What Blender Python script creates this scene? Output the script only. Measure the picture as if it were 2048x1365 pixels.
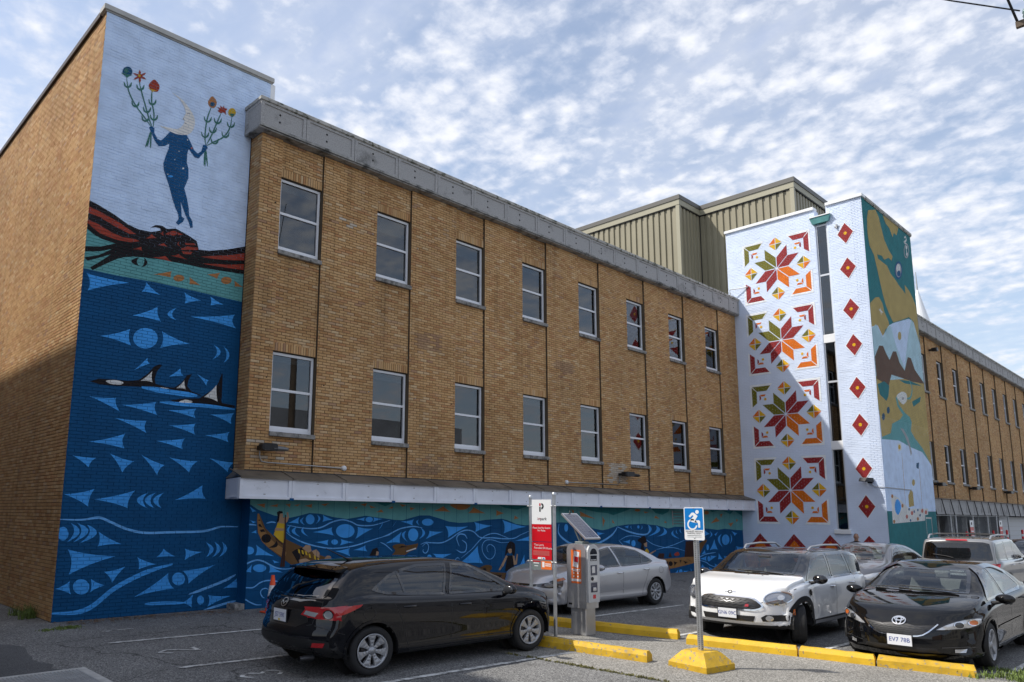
import bpy, bmesh, math, random
import numpy as np
from mathutils import Vector, Matrix
from mathutils.bvhtree import BVHTree
from mathutils.geometry import delaunay_2d_cdt, tessellate_polygon

for o in list(bpy.data.objects):
    bpy.data.objects.remove(o)
scene = bpy.context.scene
COL = scene.collection
RNG = random.Random(7)
NPR = np.random.default_rng(5)

# ------------------------------------------------------------------ camera
EYE = Vector((0.0, 0.0, 1.95))
YAW, PITCH, ROLL = math.radians(43.0), math.radians(9.236), math.radians(0.556)
F_PX, CX, CY, WPX, HPX = 1494.3, 900.1, 786.8, 2048.0, 1365.0
fwd = Vector((math.sin(YAW) * math.cos(PITCH), math.cos(YAW) * math.cos(PITCH), math.sin(PITCH)))
right = Vector((math.cos(YAW), -math.sin(YAW), 0.0))
up = right.cross(fwd)
r2 = right * math.cos(ROLL) + up * math.sin(ROLL)
u2 = up * math.cos(ROLL) - right * math.sin(ROLL)
cam_data = bpy.data.cameras.new("camera")
cam = bpy.data.objects.new("camera", cam_data)
COL.objects.link(cam)
cam.matrix_world = Matrix(((r2.x, u2.x, -fwd.x, EYE.x), (r2.y, u2.y, -fwd.y, EYE.y), (r2.z, u2.z, -fwd.z, EYE.z), (0, 0, 0, 1)))
cam_data.sensor_width = 36.0
cam_data.sensor_fit = 'HORIZONTAL'
cam_data.lens = 36.0 * F_PX / WPX
cam_data.shift_x = (WPX / 2 - CX) / WPX
cam_data.shift_y = (CY - HPX / 2) / WPX
cam_data.clip_start = 0.1
cam_data.clip_end = 3000.0
scene.camera = cam

# ------------------------------------------------------------------ sky, sun, exposure
SUN_TRAVEL = Vector((0.72, -0.69, -1.22)).normalized()
SUN_STRENGTH = 3.5
SKY_STRENGTH = 0.13
EXPOSURE = 0.52
world = bpy.data.worlds.new("World")
scene.world = world
world.use_nodes = True
wt = world.node_tree
wt.nodes.clear()
def wn(t, **kw):
    n = wt.nodes.new(t)
    for k, v in kw.items():
        setattr(n, k, v)
    return n
def wl(a, b):
    wt.links.new(a, b)
def wmath(op, a, b=None):
    n = wn('ShaderNodeMath', operation=op)
    for i, v in enumerate((a, b)):
        if v is None:
            continue
        if isinstance(v, (int, float)):
            n.inputs[i].default_value = v
        else:
            wl(v, n.inputs[i])
    return n.outputs[0]
sky = wn('ShaderNodeTexSky', sky_type='NISHITA')
sky.sun_disc = False
sky.sun_elevation = math.asin(-SUN_TRAVEL.z)
sky.sun_rotation = math.atan2(-SUN_TRAVEL.x, -SUN_TRAVEL.y)
sky.altitude = 30.0
sky.air_density = 1.0
sky.dust_density = 1.4
tc = wn('ShaderNodeTexCoord')
sep = wn('ShaderNodeSeparateXYZ')
wl(tc.outputs['Generated'], sep.inputs[0])
zc = wmath('MAXIMUM', sep.outputs[2], 0.0)
den = wmath('ADD', zc, 0.16)
comb = wn('ShaderNodeCombineXYZ')
wl(wmath('DIVIDE', sep.outputs[0], den), comb.inputs[0])
wl(wmath('DIVIDE', sep.outputs[1], den), comb.inputs[1])
def wnoise(scale, detail, rough, dist=0.0, off=(0, 0, 0), rot=0.0, sc=(1, 1, 1)):
    m = wn('ShaderNodeMapping')
    m.inputs['Location'].default_value = off
    m.inputs['Rotation'].default_value = (0, 0, rot)
    m.inputs['Scale'].default_value = sc
    wl(comb.outputs[0], m.inputs[0])
    n = wn('ShaderNodeTexNoise')
    n.inputs['Scale'].default_value = scale
    n.inputs['Detail'].default_value = detail
    n.inputs['Roughness'].default_value = rough
    n.inputs['Distortion'].default_value = dist
    wl(m.outputs[0], n.inputs[0])
    return n.outputs['Fac']
warp_n = wn('ShaderNodeTexNoise')
warp_n.inputs['Scale'].default_value = 5.0
warp_n.inputs['Detail'].default_value = 3.0
wl(comb.outputs[0], warp_n.inputs[0])
warp = wn('ShaderNodeVectorMath', operation='MULTIPLY_ADD')
wl(warp_n.outputs['Color'], warp.inputs[0])
warp.inputs[1].default_value = (0.10, 0.10, 0.0)
wl(comb.outputs[0], warp.inputs[2])
def cells(scale, off, sm=0.7):
    """rounded cloudlets"""
    m = wn('ShaderNodeMapping')
    m.inputs['Location'].default_value = off
    m.inputs['Rotation'].default_value = (0, 0, 0.5)
    m.inputs['Scale'].default_value = (1.0, 0.8, 1.0)
    wl(warp.outputs[0], m.inputs[0])
    v = wn('ShaderNodeTexVoronoi', feature='SMOOTH_F1')
    v.inputs['Scale'].default_value = scale
    v.inputs['Smoothness'].default_value = sm
    wl(m.outputs[0], v.inputs['Vector'])
    return wmath('SUBTRACT', 1.0, v.outputs['Distance'])
c1 = cells(15.0, (0.3, 0.7, 0))
c2 = cells(31.0, (2.3, 1.7, 0))
fine = wnoise(34.0, 6.0, 0.60, 0.2, (1.3, 0.4, 0))
wisp = wnoise(7.0, 6.0, 0.58, 0.5, (3.1, 2.2, 0), 0.9, (1.0, 0.6, 1))
cover = wnoise(1.25, 4.0, 0.55, 0.3, (0.9, 5.3, 0))
s0 = wmath('ADD', wmath('MULTIPLY', c1, 0.22), wmath('MULTIPLY', c2, 0.16))
s1 = wmath('ADD', s0, wmath('ADD', wmath('MULTIPLY', fine, 0.30), wmath('MULTIPLY', wisp, 0.38)))
s2 = wmath('ADD', s1, wmath('MULTIPLY', cover, 0.62))
ramp = wn('ShaderNodeMapRange', interpolation_type='SMOOTHSTEP')
ramp.inputs['From Min'].default_value = 0.70
ramp.inputs['From Max'].default_value = 1.02
ramp.inputs['To Min'].default_value = 0.24
ramp.inputs['To Max'].default_value = 0.98
wl(s2, ramp.inputs[0])
veil = wnoise(2.6, 5.0, 0.6, 0.6, (7.3, 1.1, 0), 0.8, (1.0, 0.35, 1))
vr = wn('ShaderNodeMapRange')
vr.inputs['From Min'].default_value = 0.35
vr.inputs['From Max'].default_value = 0.75
vr.inputs['To Min'].default_value = 0.1
vr.inputs['To Max'].default_value = 0.75
wl(veil, vr.inputs[0])
horiz = wn('ShaderNodeMapRange')           # cloud seen edge-on towards the horizon closes up
horiz.inputs['From Min'].default_value = 0.02
horiz.inputs['From Max'].default_value = 0.45
horiz.inputs['To Min'].default_value = 0.70
horiz.inputs['To Max'].default_value = 0.0
wl(zc, horiz.inputs[0])
mask = wmath('MAXIMUM', ramp.outputs[0], wmath('MAXIMUM', vr.outputs[0], horiz.outputs[0]))
shade = wn('ShaderNodeMapRange')
shade.inputs['From Min'].default_value = 0.72
shade.inputs['From Max'].default_value = 1.08
wl(s2, shade.inputs[0])
ccol = wn('ShaderNodeMix', data_type='RGBA')
ccol.inputs[6].default_value = (3.7, 4.1, 5.15, 1)
ccol.inputs[7].default_value = (5.65, 5.7, 5.85, 1)
wl(shade.outputs[0], ccol.inputs[0])
blue = wn('ShaderNodeMix', data_type='RGBA')
blue.blend_type = 'MULTIPLY'
blue.inputs[0].default_value = 1.0
blue.inputs[7].default_value = (1.15, 1.1, 1.02, 1)
wl(sky.outputs[0], blue.inputs[6])
mixc = wn('ShaderNodeMix', data_type='RGBA')
wl(mask, mixc.inputs[0])
wl(blue.outputs[2], mixc.inputs[6])
wl(ccol.outputs[2], mixc.inputs[7])
bg = wn('ShaderNodeBackground')
bg.inputs['Strength'].default_value = SKY_STRENGTH
wl(mixc.outputs[2], bg.inputs[0])
wout = wn('ShaderNodeOutputWorld')
wl(bg.outputs[0], wout.inputs[0])

sun_data = bpy.data.lights.new("sun", 'SUN')
sun_data.energy = SUN_STRENGTH
sun_data.angle = math.radians(0.9)
sun_data.color = (1.0, 0.95, 0.87)
sun = bpy.data.objects.new("sun", sun_data)
COL.objects.link(sun)
sun.rotation_euler = SUN_TRAVEL.to_track_quat('-Z', 'Y').to_euler()
sun.location = (-20, 40, 50)

vs = scene.view_settings
vs.view_transform = 'Standard'
vs.look = 'None'
vs.exposure = EXPOSURE
vs.gamma = 1.0
vs.use_curve_mapping = False
scene.render.engine = 'CYCLES'
try:
    scene.cycles.max_bounces = 6
    scene.cycles.diffuse_bounces = 3
    scene.cycles.glossy_bounces = 3
    scene.cycles.transparent_max_bounces = 8
    scene.cycles.caustics_reflective = False
    scene.cycles.caustics_refractive = False
    scene.cycles.sample_clamp_indirect = 6.0
except Exception:
    pass

# ------------------------------------------------------------------ materials
MATS = {}
def mat(name, color, rough=0.6, metal=0.0, spec=0.5, coat=0.0, var=0.0, vscale=3.0, bump=0.0, bscale=60.0, detail=4.0, sheen=None, dirt=None):
    """procedural principled material: colour with noise variation and a fine noise relief"""
    if name in MATS:
        return MATS[name]
    m = bpy.data.materials.new(name)
    m.use_nodes = True
    nt = m.node_tree
    b = nt.nodes['Principled BSDF']
    b.inputs['Base Color'].default_value = (*color, 1)
    b.inputs['Roughness'].default_value = rough
    b.inputs['Metallic'].default_value = metal
    b.inputs['Specular IOR Level'].default_value = spec
    if coat:
        b.inputs['Coat Weight'].default_value = coat
        b.inputs['Coat Roughness'].default_value = 0.03
    geo = nt.nodes.new('ShaderNodeNewGeometry')
    col_out = None
    if var:
        n = nt.nodes.new('ShaderNodeTexNoise')
        n.inputs['Scale'].default_value = vscale
        n.inputs['Detail'].default_value = detail
        nt.links.new(geo.outputs['Position'], n.inputs['Vector'])
        mr = nt.nodes.new('ShaderNodeMapRange')
        mr.inputs['From Min'].default_value = 0.3
        mr.inputs['From Max'].default_value = 0.7
        mr.inputs['To Min'].default_value = 1 - var
        mr.inputs['To Max'].default_value = 1 + var
        nt.links.new(n.outputs['Fac'], mr.inputs[0])
        mx = nt.nodes.new('ShaderNodeMix')
        mx.data_type = 'RGBA'
        mx.blend_type = 'MULTIPLY'
        mx.inputs[0].default_value = 1.0
        mx.inputs[6].default_value = (*color, 1)
        nt.links.new(mr.outputs[0], mx.inputs[7])
        col_out = mx.outputs[2]
    if dirt:                                    # blotches of another colour with a shape of their own: (colour, scale, lo, hi)
        dc, ds, lo, hi = dirt
        n = nt.nodes.new('ShaderNodeTexNoise')
        n.inputs['Scale'].default_value = ds
        n.inputs['Detail'].default_value = 6.0
        n.inputs['Roughness'].default_value = 0.65
        nt.links.new(geo.outputs['Position'], n.inputs['Vector'])
        mr = nt.nodes.new('ShaderNodeMapRange')
        mr.inputs['From Min'].default_value = lo
        mr.inputs['From Max'].default_value = hi
        nt.links.new(n.outputs['Fac'], mr.inputs[0])
        mx = nt.nodes.new('ShaderNodeMix')
        mx.data_type = 'RGBA'
        nt.links.new(mr.outputs[0], mx.inputs[0])
        mx.inputs[7].default_value = (*dc, 1)
        if col_out:
            nt.links.new(col_out, mx.inputs[6])
        else:
            mx.inputs[6].default_value = (*color, 1)
        col_out = mx.outputs[2]
    if col_out:
        nt.links.new(col_out, b.inputs['Base Color'])
    if bump:
        n = nt.nodes.new('ShaderNodeTexNoise')
        n.inputs['Scale'].default_value = bscale
        n.inputs['Detail'].default_value = 3.0
        nt.links.new(geo.outputs['Position'], n.inputs['Vector'])
        bp = nt.nodes.new('ShaderNodeBump')
        bp.inputs['Strength'].default_value = bump
        bp.inputs['Distance'].default_value = 0.01
        nt.links.new(n.outputs['Fac'], bp.inputs['Height'])
        nt.links.new(bp.outputs[0], b.inputs['Normal'])
    MATS[name] = m
    return m

def brick_mat(name, stops, rough=0.85, grime=0.25):
    """fired brick: every brick (mesh island or object) draws its own colour"""
    m = bpy.data.materials.new(name)
    m.use_nodes = True
    nt = m.node_tree
    b = nt.nodes['Principled BSDF']
    b.inputs['Roughness'].default_value = rough
    b.inputs['Specular IOR Level'].default_value = 0.3
    geo = nt.nodes.new('ShaderNodeNewGeometry')
    oi = nt.nodes.new('ShaderNodeObjectInfo')
    ad = nt.nodes.new('ShaderNodeMath'); ad.operation = 'ADD'
    nt.links.new(geo.outputs['Random Per Island'], ad.inputs[0])
    nt.links.new(oi.outputs['Random'], ad.inputs[1])
    fr = nt.nodes.new('ShaderNodeMath'); fr.operation = 'FRACT'
    nt.links.new(ad.outputs[0], fr.inputs[0])
    rp = nt.nodes.new('ShaderNodeValToRGB')
    cr = rp.color_ramp
    while len(cr.elements) < len(stops):
        cr.elements.new(0.5)
    for e, (p, c) in zip(cr.elements, stops):
        e.position = p
        e.color = (*c, 1)
    nt.links.new(fr.outputs[0], rp.inputs[0])
    # firing patches: neighbouring bricks of one load share a tint
    n = nt.nodes.new('ShaderNodeTexNoise')
    n.inputs['Scale'].default_value = 0.55
    n.inputs['Detail'].default_value = 5.0
    nt.links.new(geo.outputs['Position'], n.inputs['Vector'])
    mr = nt.nodes.new('ShaderNodeMapRange')
    mr.inputs['From Min'].default_value = 0.3
    mr.inputs['From Max'].default_value = 0.7
    mr.inputs['To Min'].default_value = 1 - grime
    mr.inputs['To Max'].default_value = 1 + grime * 0.6
    nt.links.new(n.outputs['Fac'], mr.inputs[0])
    n2 = nt.nodes.new('ShaderNodeTexNoise')
    n2.inputs['Scale'].default_value = 45.0
    n2.inputs['Detail'].default_value = 3.0
    nt.links.new(geo.outputs['Position'], n2.inputs['Vector'])
    mr2 = nt.nodes.new('ShaderNodeMapRange')
    mr2.inputs['To Min'].default_value = 0.78
    mr2.inputs['To Max'].default_value = 1.2
    nt.links.new(n2.outputs['Fac'], mr2.inputs[0])
    # rain streaks: narrow, long and faint
    mp = nt.nodes.new('ShaderNodeMapping')
    mp.inputs['Scale'].default_value = (3.0, 3.0, 0.22)
    nt.links.new(geo.outputs['Position'], mp.inputs['Vector'])
    n3 = nt.nodes.new('ShaderNodeTexNoise')
    n3.inputs['Scale'].default_value = 1.6
    n3.inputs['Detail'].default_value = 6.0
    n3.inputs['Roughness'].default_value = 0.65
    nt.links.new(mp.outputs[0], n3.inputs['Vector'])
    mr3 = nt.nodes.new('ShaderNodeMapRange')
    mr3.inputs['From Min'].default_value = 0.52
    mr3.inputs['From Max'].default_value = 0.75
    mr3.inputs['To Min'].default_value = 1.0
    mr3.inputs['To Max'].default_value = 0.70
    nt.links.new(n3.outputs['Fac'], mr3.inputs[0])
    m0 = nt.nodes.new('ShaderNodeMath'); m0.operation = 'MULTIPLY'
    nt.links.new(mr.outputs[0], m0.inputs[0])
    nt.links.new(mr3.outputs[0], m0.inputs[1])
    mm = nt.nodes.new('ShaderNodeMath'); mm.operation = 'MULTIPLY'
    nt.links.new(m0.outputs[0], mm.inputs[0])
    nt.links.new(mr2.outputs[0], mm.inputs[1])
    mx = nt.nodes.new('ShaderNodeMix'); mx.data_type = 'RGBA'; mx.blend_type = 'MULTIPLY'
    mx.inputs[0].default_value = 1.0
    nt.links.new(rp.outputs[0], mx.inputs[6])
    nt.links.new(mm.outputs[0], mx.inputs[7])
    nt.links.new(mx.outputs[2], b.inputs['Base Color'])
    bp = nt.nodes.new('ShaderNodeBump')
    bp.inputs['Strength'].default_value = 0.35
    bp.inputs['Distance'].default_value = 0.004
    nt.links.new(n2.outputs['Fac'], bp.inputs['Height'])
    nt.links.new(bp.outputs[0], b.inputs['Normal'])
    MATS[name] = m
    return m

def glass_mat(name, tint=(0.75, 0.8, 0.82), refl=0.12, rough=0.0, top=0.75):
    """clear sheet glass: see-through, with a mirror part that grows at grazing angles"""
    m = bpy.data.materials.new(name)
    m.use_nodes = True
    nt = m.node_tree
    nt.nodes.clear()
    out = nt.nodes.new('ShaderNodeOutputMaterial')
    tr = nt.nodes.new('ShaderNodeBsdfTransparent')
    tr.inputs[0].default_value = (*tint, 1)
    gl = nt.nodes.new('ShaderNodeBsdfGlossy')
    gl.inputs['Color'].default_value = (0.95, 0.97, 1.0, 1)
    gl.inputs['Roughness'].default_value = rough
    lw = nt.nodes.new('ShaderNodeLayerWeight')
    lw.inputs['Blend'].default_value = 0.5
    fr = nt.nodes.new('ShaderNodeMath')
    fr.operation = 'POWER'
    fr.inputs[1].default_value = 4.0
    nt.links.new(lw.outputs['Facing'], fr.inputs[0])
    mr = nt.nodes.new('ShaderNodeMapRange')
    mr.inputs['From Min'].default_value = 0.0
    mr.inputs['From Max'].default_value = 1.0
    mr.inputs['To Min'].default_value = refl
    mr.inputs['To Max'].default_value = top
    nt.links.new(fr.outputs[0], mr.inputs[0])
    mx = nt.nodes.new('ShaderNodeMixShader')
    nt.links.new(mr.outputs[0], mx.inputs[0])
    nt.links.new(tr.outputs[0], mx.inputs[1])
    nt.links.new(gl.outputs[0], mx.inputs[2])
    nt.links.new(mx.outputs[0], out.inputs[0])
    MATS[name] = m
    return m

# ------------------------------------------------------------------ mesh helpers
def mesh_np(name, V, F, mats, idx=None, smooth=False):
    """V (n,3) array, F list or (m,k) array of faces"""
    me = bpy.data.meshes.new(name)
    if isinstance(F, np.ndarray):
        n, k = F.shape
        me.vertices.add(len(V))
        me.vertices.foreach_set('co', np.asarray(V, dtype=np.float32).ravel())
        me.loops.add(n * k)
        me.loops.foreach_set('vertex_index', F.astype(np.int32).ravel())
        me.polygons.add(n)
        me.polygons.foreach_set('loop_start', np.arange(0, n * k, k, dtype=np.int32))
        me.polygons.foreach_set('loop_total', np.full(n, k, dtype=np.int32))
        me.update(calc_edges=True)
    else:
        me.from_pydata([tuple(map(float, v)) for v in V], [], F)
        me.update()
    for m in (mats if isinstance(mats, (list, tuple)) else [mats]):
        me.materials.append(m)
    if idx is not None:
        me.polygons.foreach_set('material_index', np.asarray(idx, dtype=np.int32))
    me.polygons.foreach_set('use_smooth', np.full(len(me.polygons), bool(smooth)))
    return me

ROOTLOC = {}
def link(name, me, parent=None, world=True):
    """world=True: the mesh is in world coordinates although it hangs under a root that stands elsewhere"""
    o = bpy.data.objects.new(name, me)
    COL.objects.link(o)
    if parent is not None:
        o.parent = parent
        if world:
            r = parent
            while r.parent is not None:
                r = r.parent
            if parent is r:
                o.matrix_parent_inverse = Matrix.Translation(-r.location)
    return o
def tag(o, label=None, cat=None, group=None, kind=None):
    if label: o['label'] = label
    if cat: o['category'] = cat
    if group: o['group'] = group
    if kind: o['kind'] = kind
    return o
def thing(name, label, cat, loc=(0, 0, 0), rz=0.0, group=None):
    o = bpy.data.objects.new(name, None)
    COL.objects.link(o)
    o.location = loc
    o.rotation_euler = (0, 0, rz)
    o.empty_display_size = 0.3
    return tag(o, label, cat, group)

class MB:
    """collects shapes into one mesh"""
    def __init__(self):
        self.v, self.f, self.s = [], [], []
    def add(self, vs, fs, smooth=False):
        n = len(self.v)
        self.v += [tuple(v) for v in vs]
        self.f += [tuple(i + n for i in f) for f in fs]
        self.s += [smooth] * len(fs)
        return self
    def box(self, x0, x1, y0, y1, z0, z1):
        return self.add([(x0, y0, z0), (x1, y0, z0), (x1, y1, z0), (x0, y1, z0), (x0, y0, z1), (x1, y0, z1), (x1, y1, z1), (x0, y1, z1)],
                        [(0, 3, 2, 1), (4, 5, 6, 7), (0, 1, 5, 4), (1, 2, 6, 5), (2, 3, 7, 6), (3, 0, 4, 7)])
    def bbox(self, x0, x1, y0, y1, z0, z1, b=0.01):
        """box with chamfered edges"""
        vs = []
        for x, sx in ((x0, 1), (x1, -1)):
            for y, sy in ((y0, 1), (y1, -1)):
                for z, sz in ((z0, 1), (z1, -1)):
                    vs += [(x, y + sy * b, z + sz * b), (x + sx * b, y, z + sz * b), (x + sx * b, y + sy * b, z)]
        me = bmesh.new()
        for v in vs: me.verts.new(v)
        bmesh.ops.convex_hull(me, input=me.verts)
        me.verts.index_update()
        V = [v.co[:] for v in me.verts]
        F = [tuple(v.index for v in f.verts) for f in me.faces]
        me.free()
        return self.add(V, F)
    def hull(self, pts):
        me = bmesh.new()
        for v in pts: me.verts.new(v)
        bmesh.ops.convex_hull(me, input=me.verts)
        bmesh.ops.delete(me, geom=[v for v in me.verts if not v.link_faces], context='VERTS')
        me.verts.index_update()
        V = [v.co[:] for v in me.verts]
        F = [tuple(v.index for v in f.verts) for f in me.faces]
        me.free()
        return self.add(V, F)
    def quad(self, a, b, c, d):
        return self.add([a, b, c, d], [(0, 1, 2, 3)])
    def prism(self, poly, lo, hi, axis=2):
        """extrude a 2D polygon along axis; tessellated caps"""
        n = len(poly)
        def p(a, b, t):
            return (a, b, t) if axis == 2 else ((a, t, b) if axis == 1 else (t, a, b))
        vs = [p(a, b, lo) for a, b in poly] + [p(a, b, hi) for a, b in poly]
        tri = tessellate_polygon([[Vector((a, b, 0)) for a, b in poly]])
        fs = [tuple(t) for t in tri] + [tuple(i + n for i in reversed(t)) for t in tri]
        fs += [(i, (i + 1) % n, (i + 1) % n + n, i + n) for i in range(n)]
        return self.add(vs, fs)
    def tube(self, pts, r, n=8, smooth=True, cap=True):
        pts = [Vector(p) for p in pts]
        rr = r if isinstance(r, (list, tuple)) else [r] * len(pts)
        rings = []
        prev = None
        for i, p in enumerate(pts):
            d = (pts[min(i + 1, len(pts) - 1)] - pts[max(i - 1, 0)]).normalized()
            a = prev if prev is not None and abs(prev.dot(d)) < 0.95 else (Vector((0, 0, 1)) if abs(d.z) < 0.9 else Vector((1, 0, 0)))
            u = d.cross(a).normalized()
            w = d.cross(u).normalized()
            prev = a
            rings.append([p + (u * math.cos(2 * math.pi * k / n) + w * math.sin(2 * math.pi * k / n)) * rr[i] for k in range(n)])
        vs = [v for ring in rings for v in ring]
        fs = []
        for i in range(len(pts) - 1):
            for k in range(n):
                fs.append((i * n + k, i * n + (k + 1) % n, (i + 1) * n + (k + 1) % n, (i + 1) * n + k))
        self.add(vs, fs, smooth)
        if cap:
            self.add(rings[0], [tuple(range(n))]); self.add(rings[-1], [tuple(reversed(range(n)))])
        return self
    def lathe(self, prof, c=(0, 0, 0), axis='Z', n=24, smooth=True, closed=False):
        """prof: (radius, height) pairs"""
        c = Vector(c)
        vs = []
        for r, h in prof:
            for k in range(n):
                a = 2 * math.pi * k / n
                x, y = r * math.cos(a), r * math.sin(a)
                v = (x, y, h) if axis == 'Z' else ((x, h, y) if axis == 'Y' else (h, x, y))
                vs.append(c + Vector(v))
        fs = []
        m = len(prof)
        for i in range(m if closed else m - 1):
            j = (i + 1) % m
            for k in range(n):
                fs.append((i * n + k, i * n + (k + 1) % n, j * n + (k + 1) % n, j * n + k))
        return self.add(vs, fs, smooth)
    def ellipsoid(self, c, r, n=14, m=10):
        vs = []; fs = []
        for i in range(m + 1):
            t = math.pi * i / m
            for k in range(n):
                a = 2 * math.pi * k / n
                vs.append((c[0] + r[0] * math.sin(t) * math.cos(a), c[1] + r[1] * math.sin(t) * math.sin(a), c[2] + r[2] * math.cos(t)))
        for i in range(m):
            for k in range(n):
                fs.append((i * n + k, i * n + (k + 1) % n, (i + 1) * n + (k + 1) % n, (i + 1) * n + k))
        return self.add(vs, fs, True)
    def mesh(self, name, m):
        me = bpy.data.meshes.new(name)
        me.from_pydata(self.v, [], self.f)
        me.polygons.foreach_set('use_smooth', np.array(self.s, dtype=bool))
        for k in (m if isinstance(m, (list, tuple)) else [m]):
            me.materials.append(k)
        bm = bmesh.new(); bm.from_mesh(me)
        bmesh.ops.recalc_face_normals(bm, faces=bm.faces)
        bm.to_mesh(me); bm.free()
        me.update()
        return me
    def build(self, name, m, parent=None, world=True):
        return link(name, self.mesh(name, m), parent, world)

GA, GB = 0.06 - 0.017 * 14.4, 0.017
def gz(x, y):
    """height of the lot: it falls gently away from the building"""
    return GA + GB * min(max(y, -60.0), 14.4)

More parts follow.
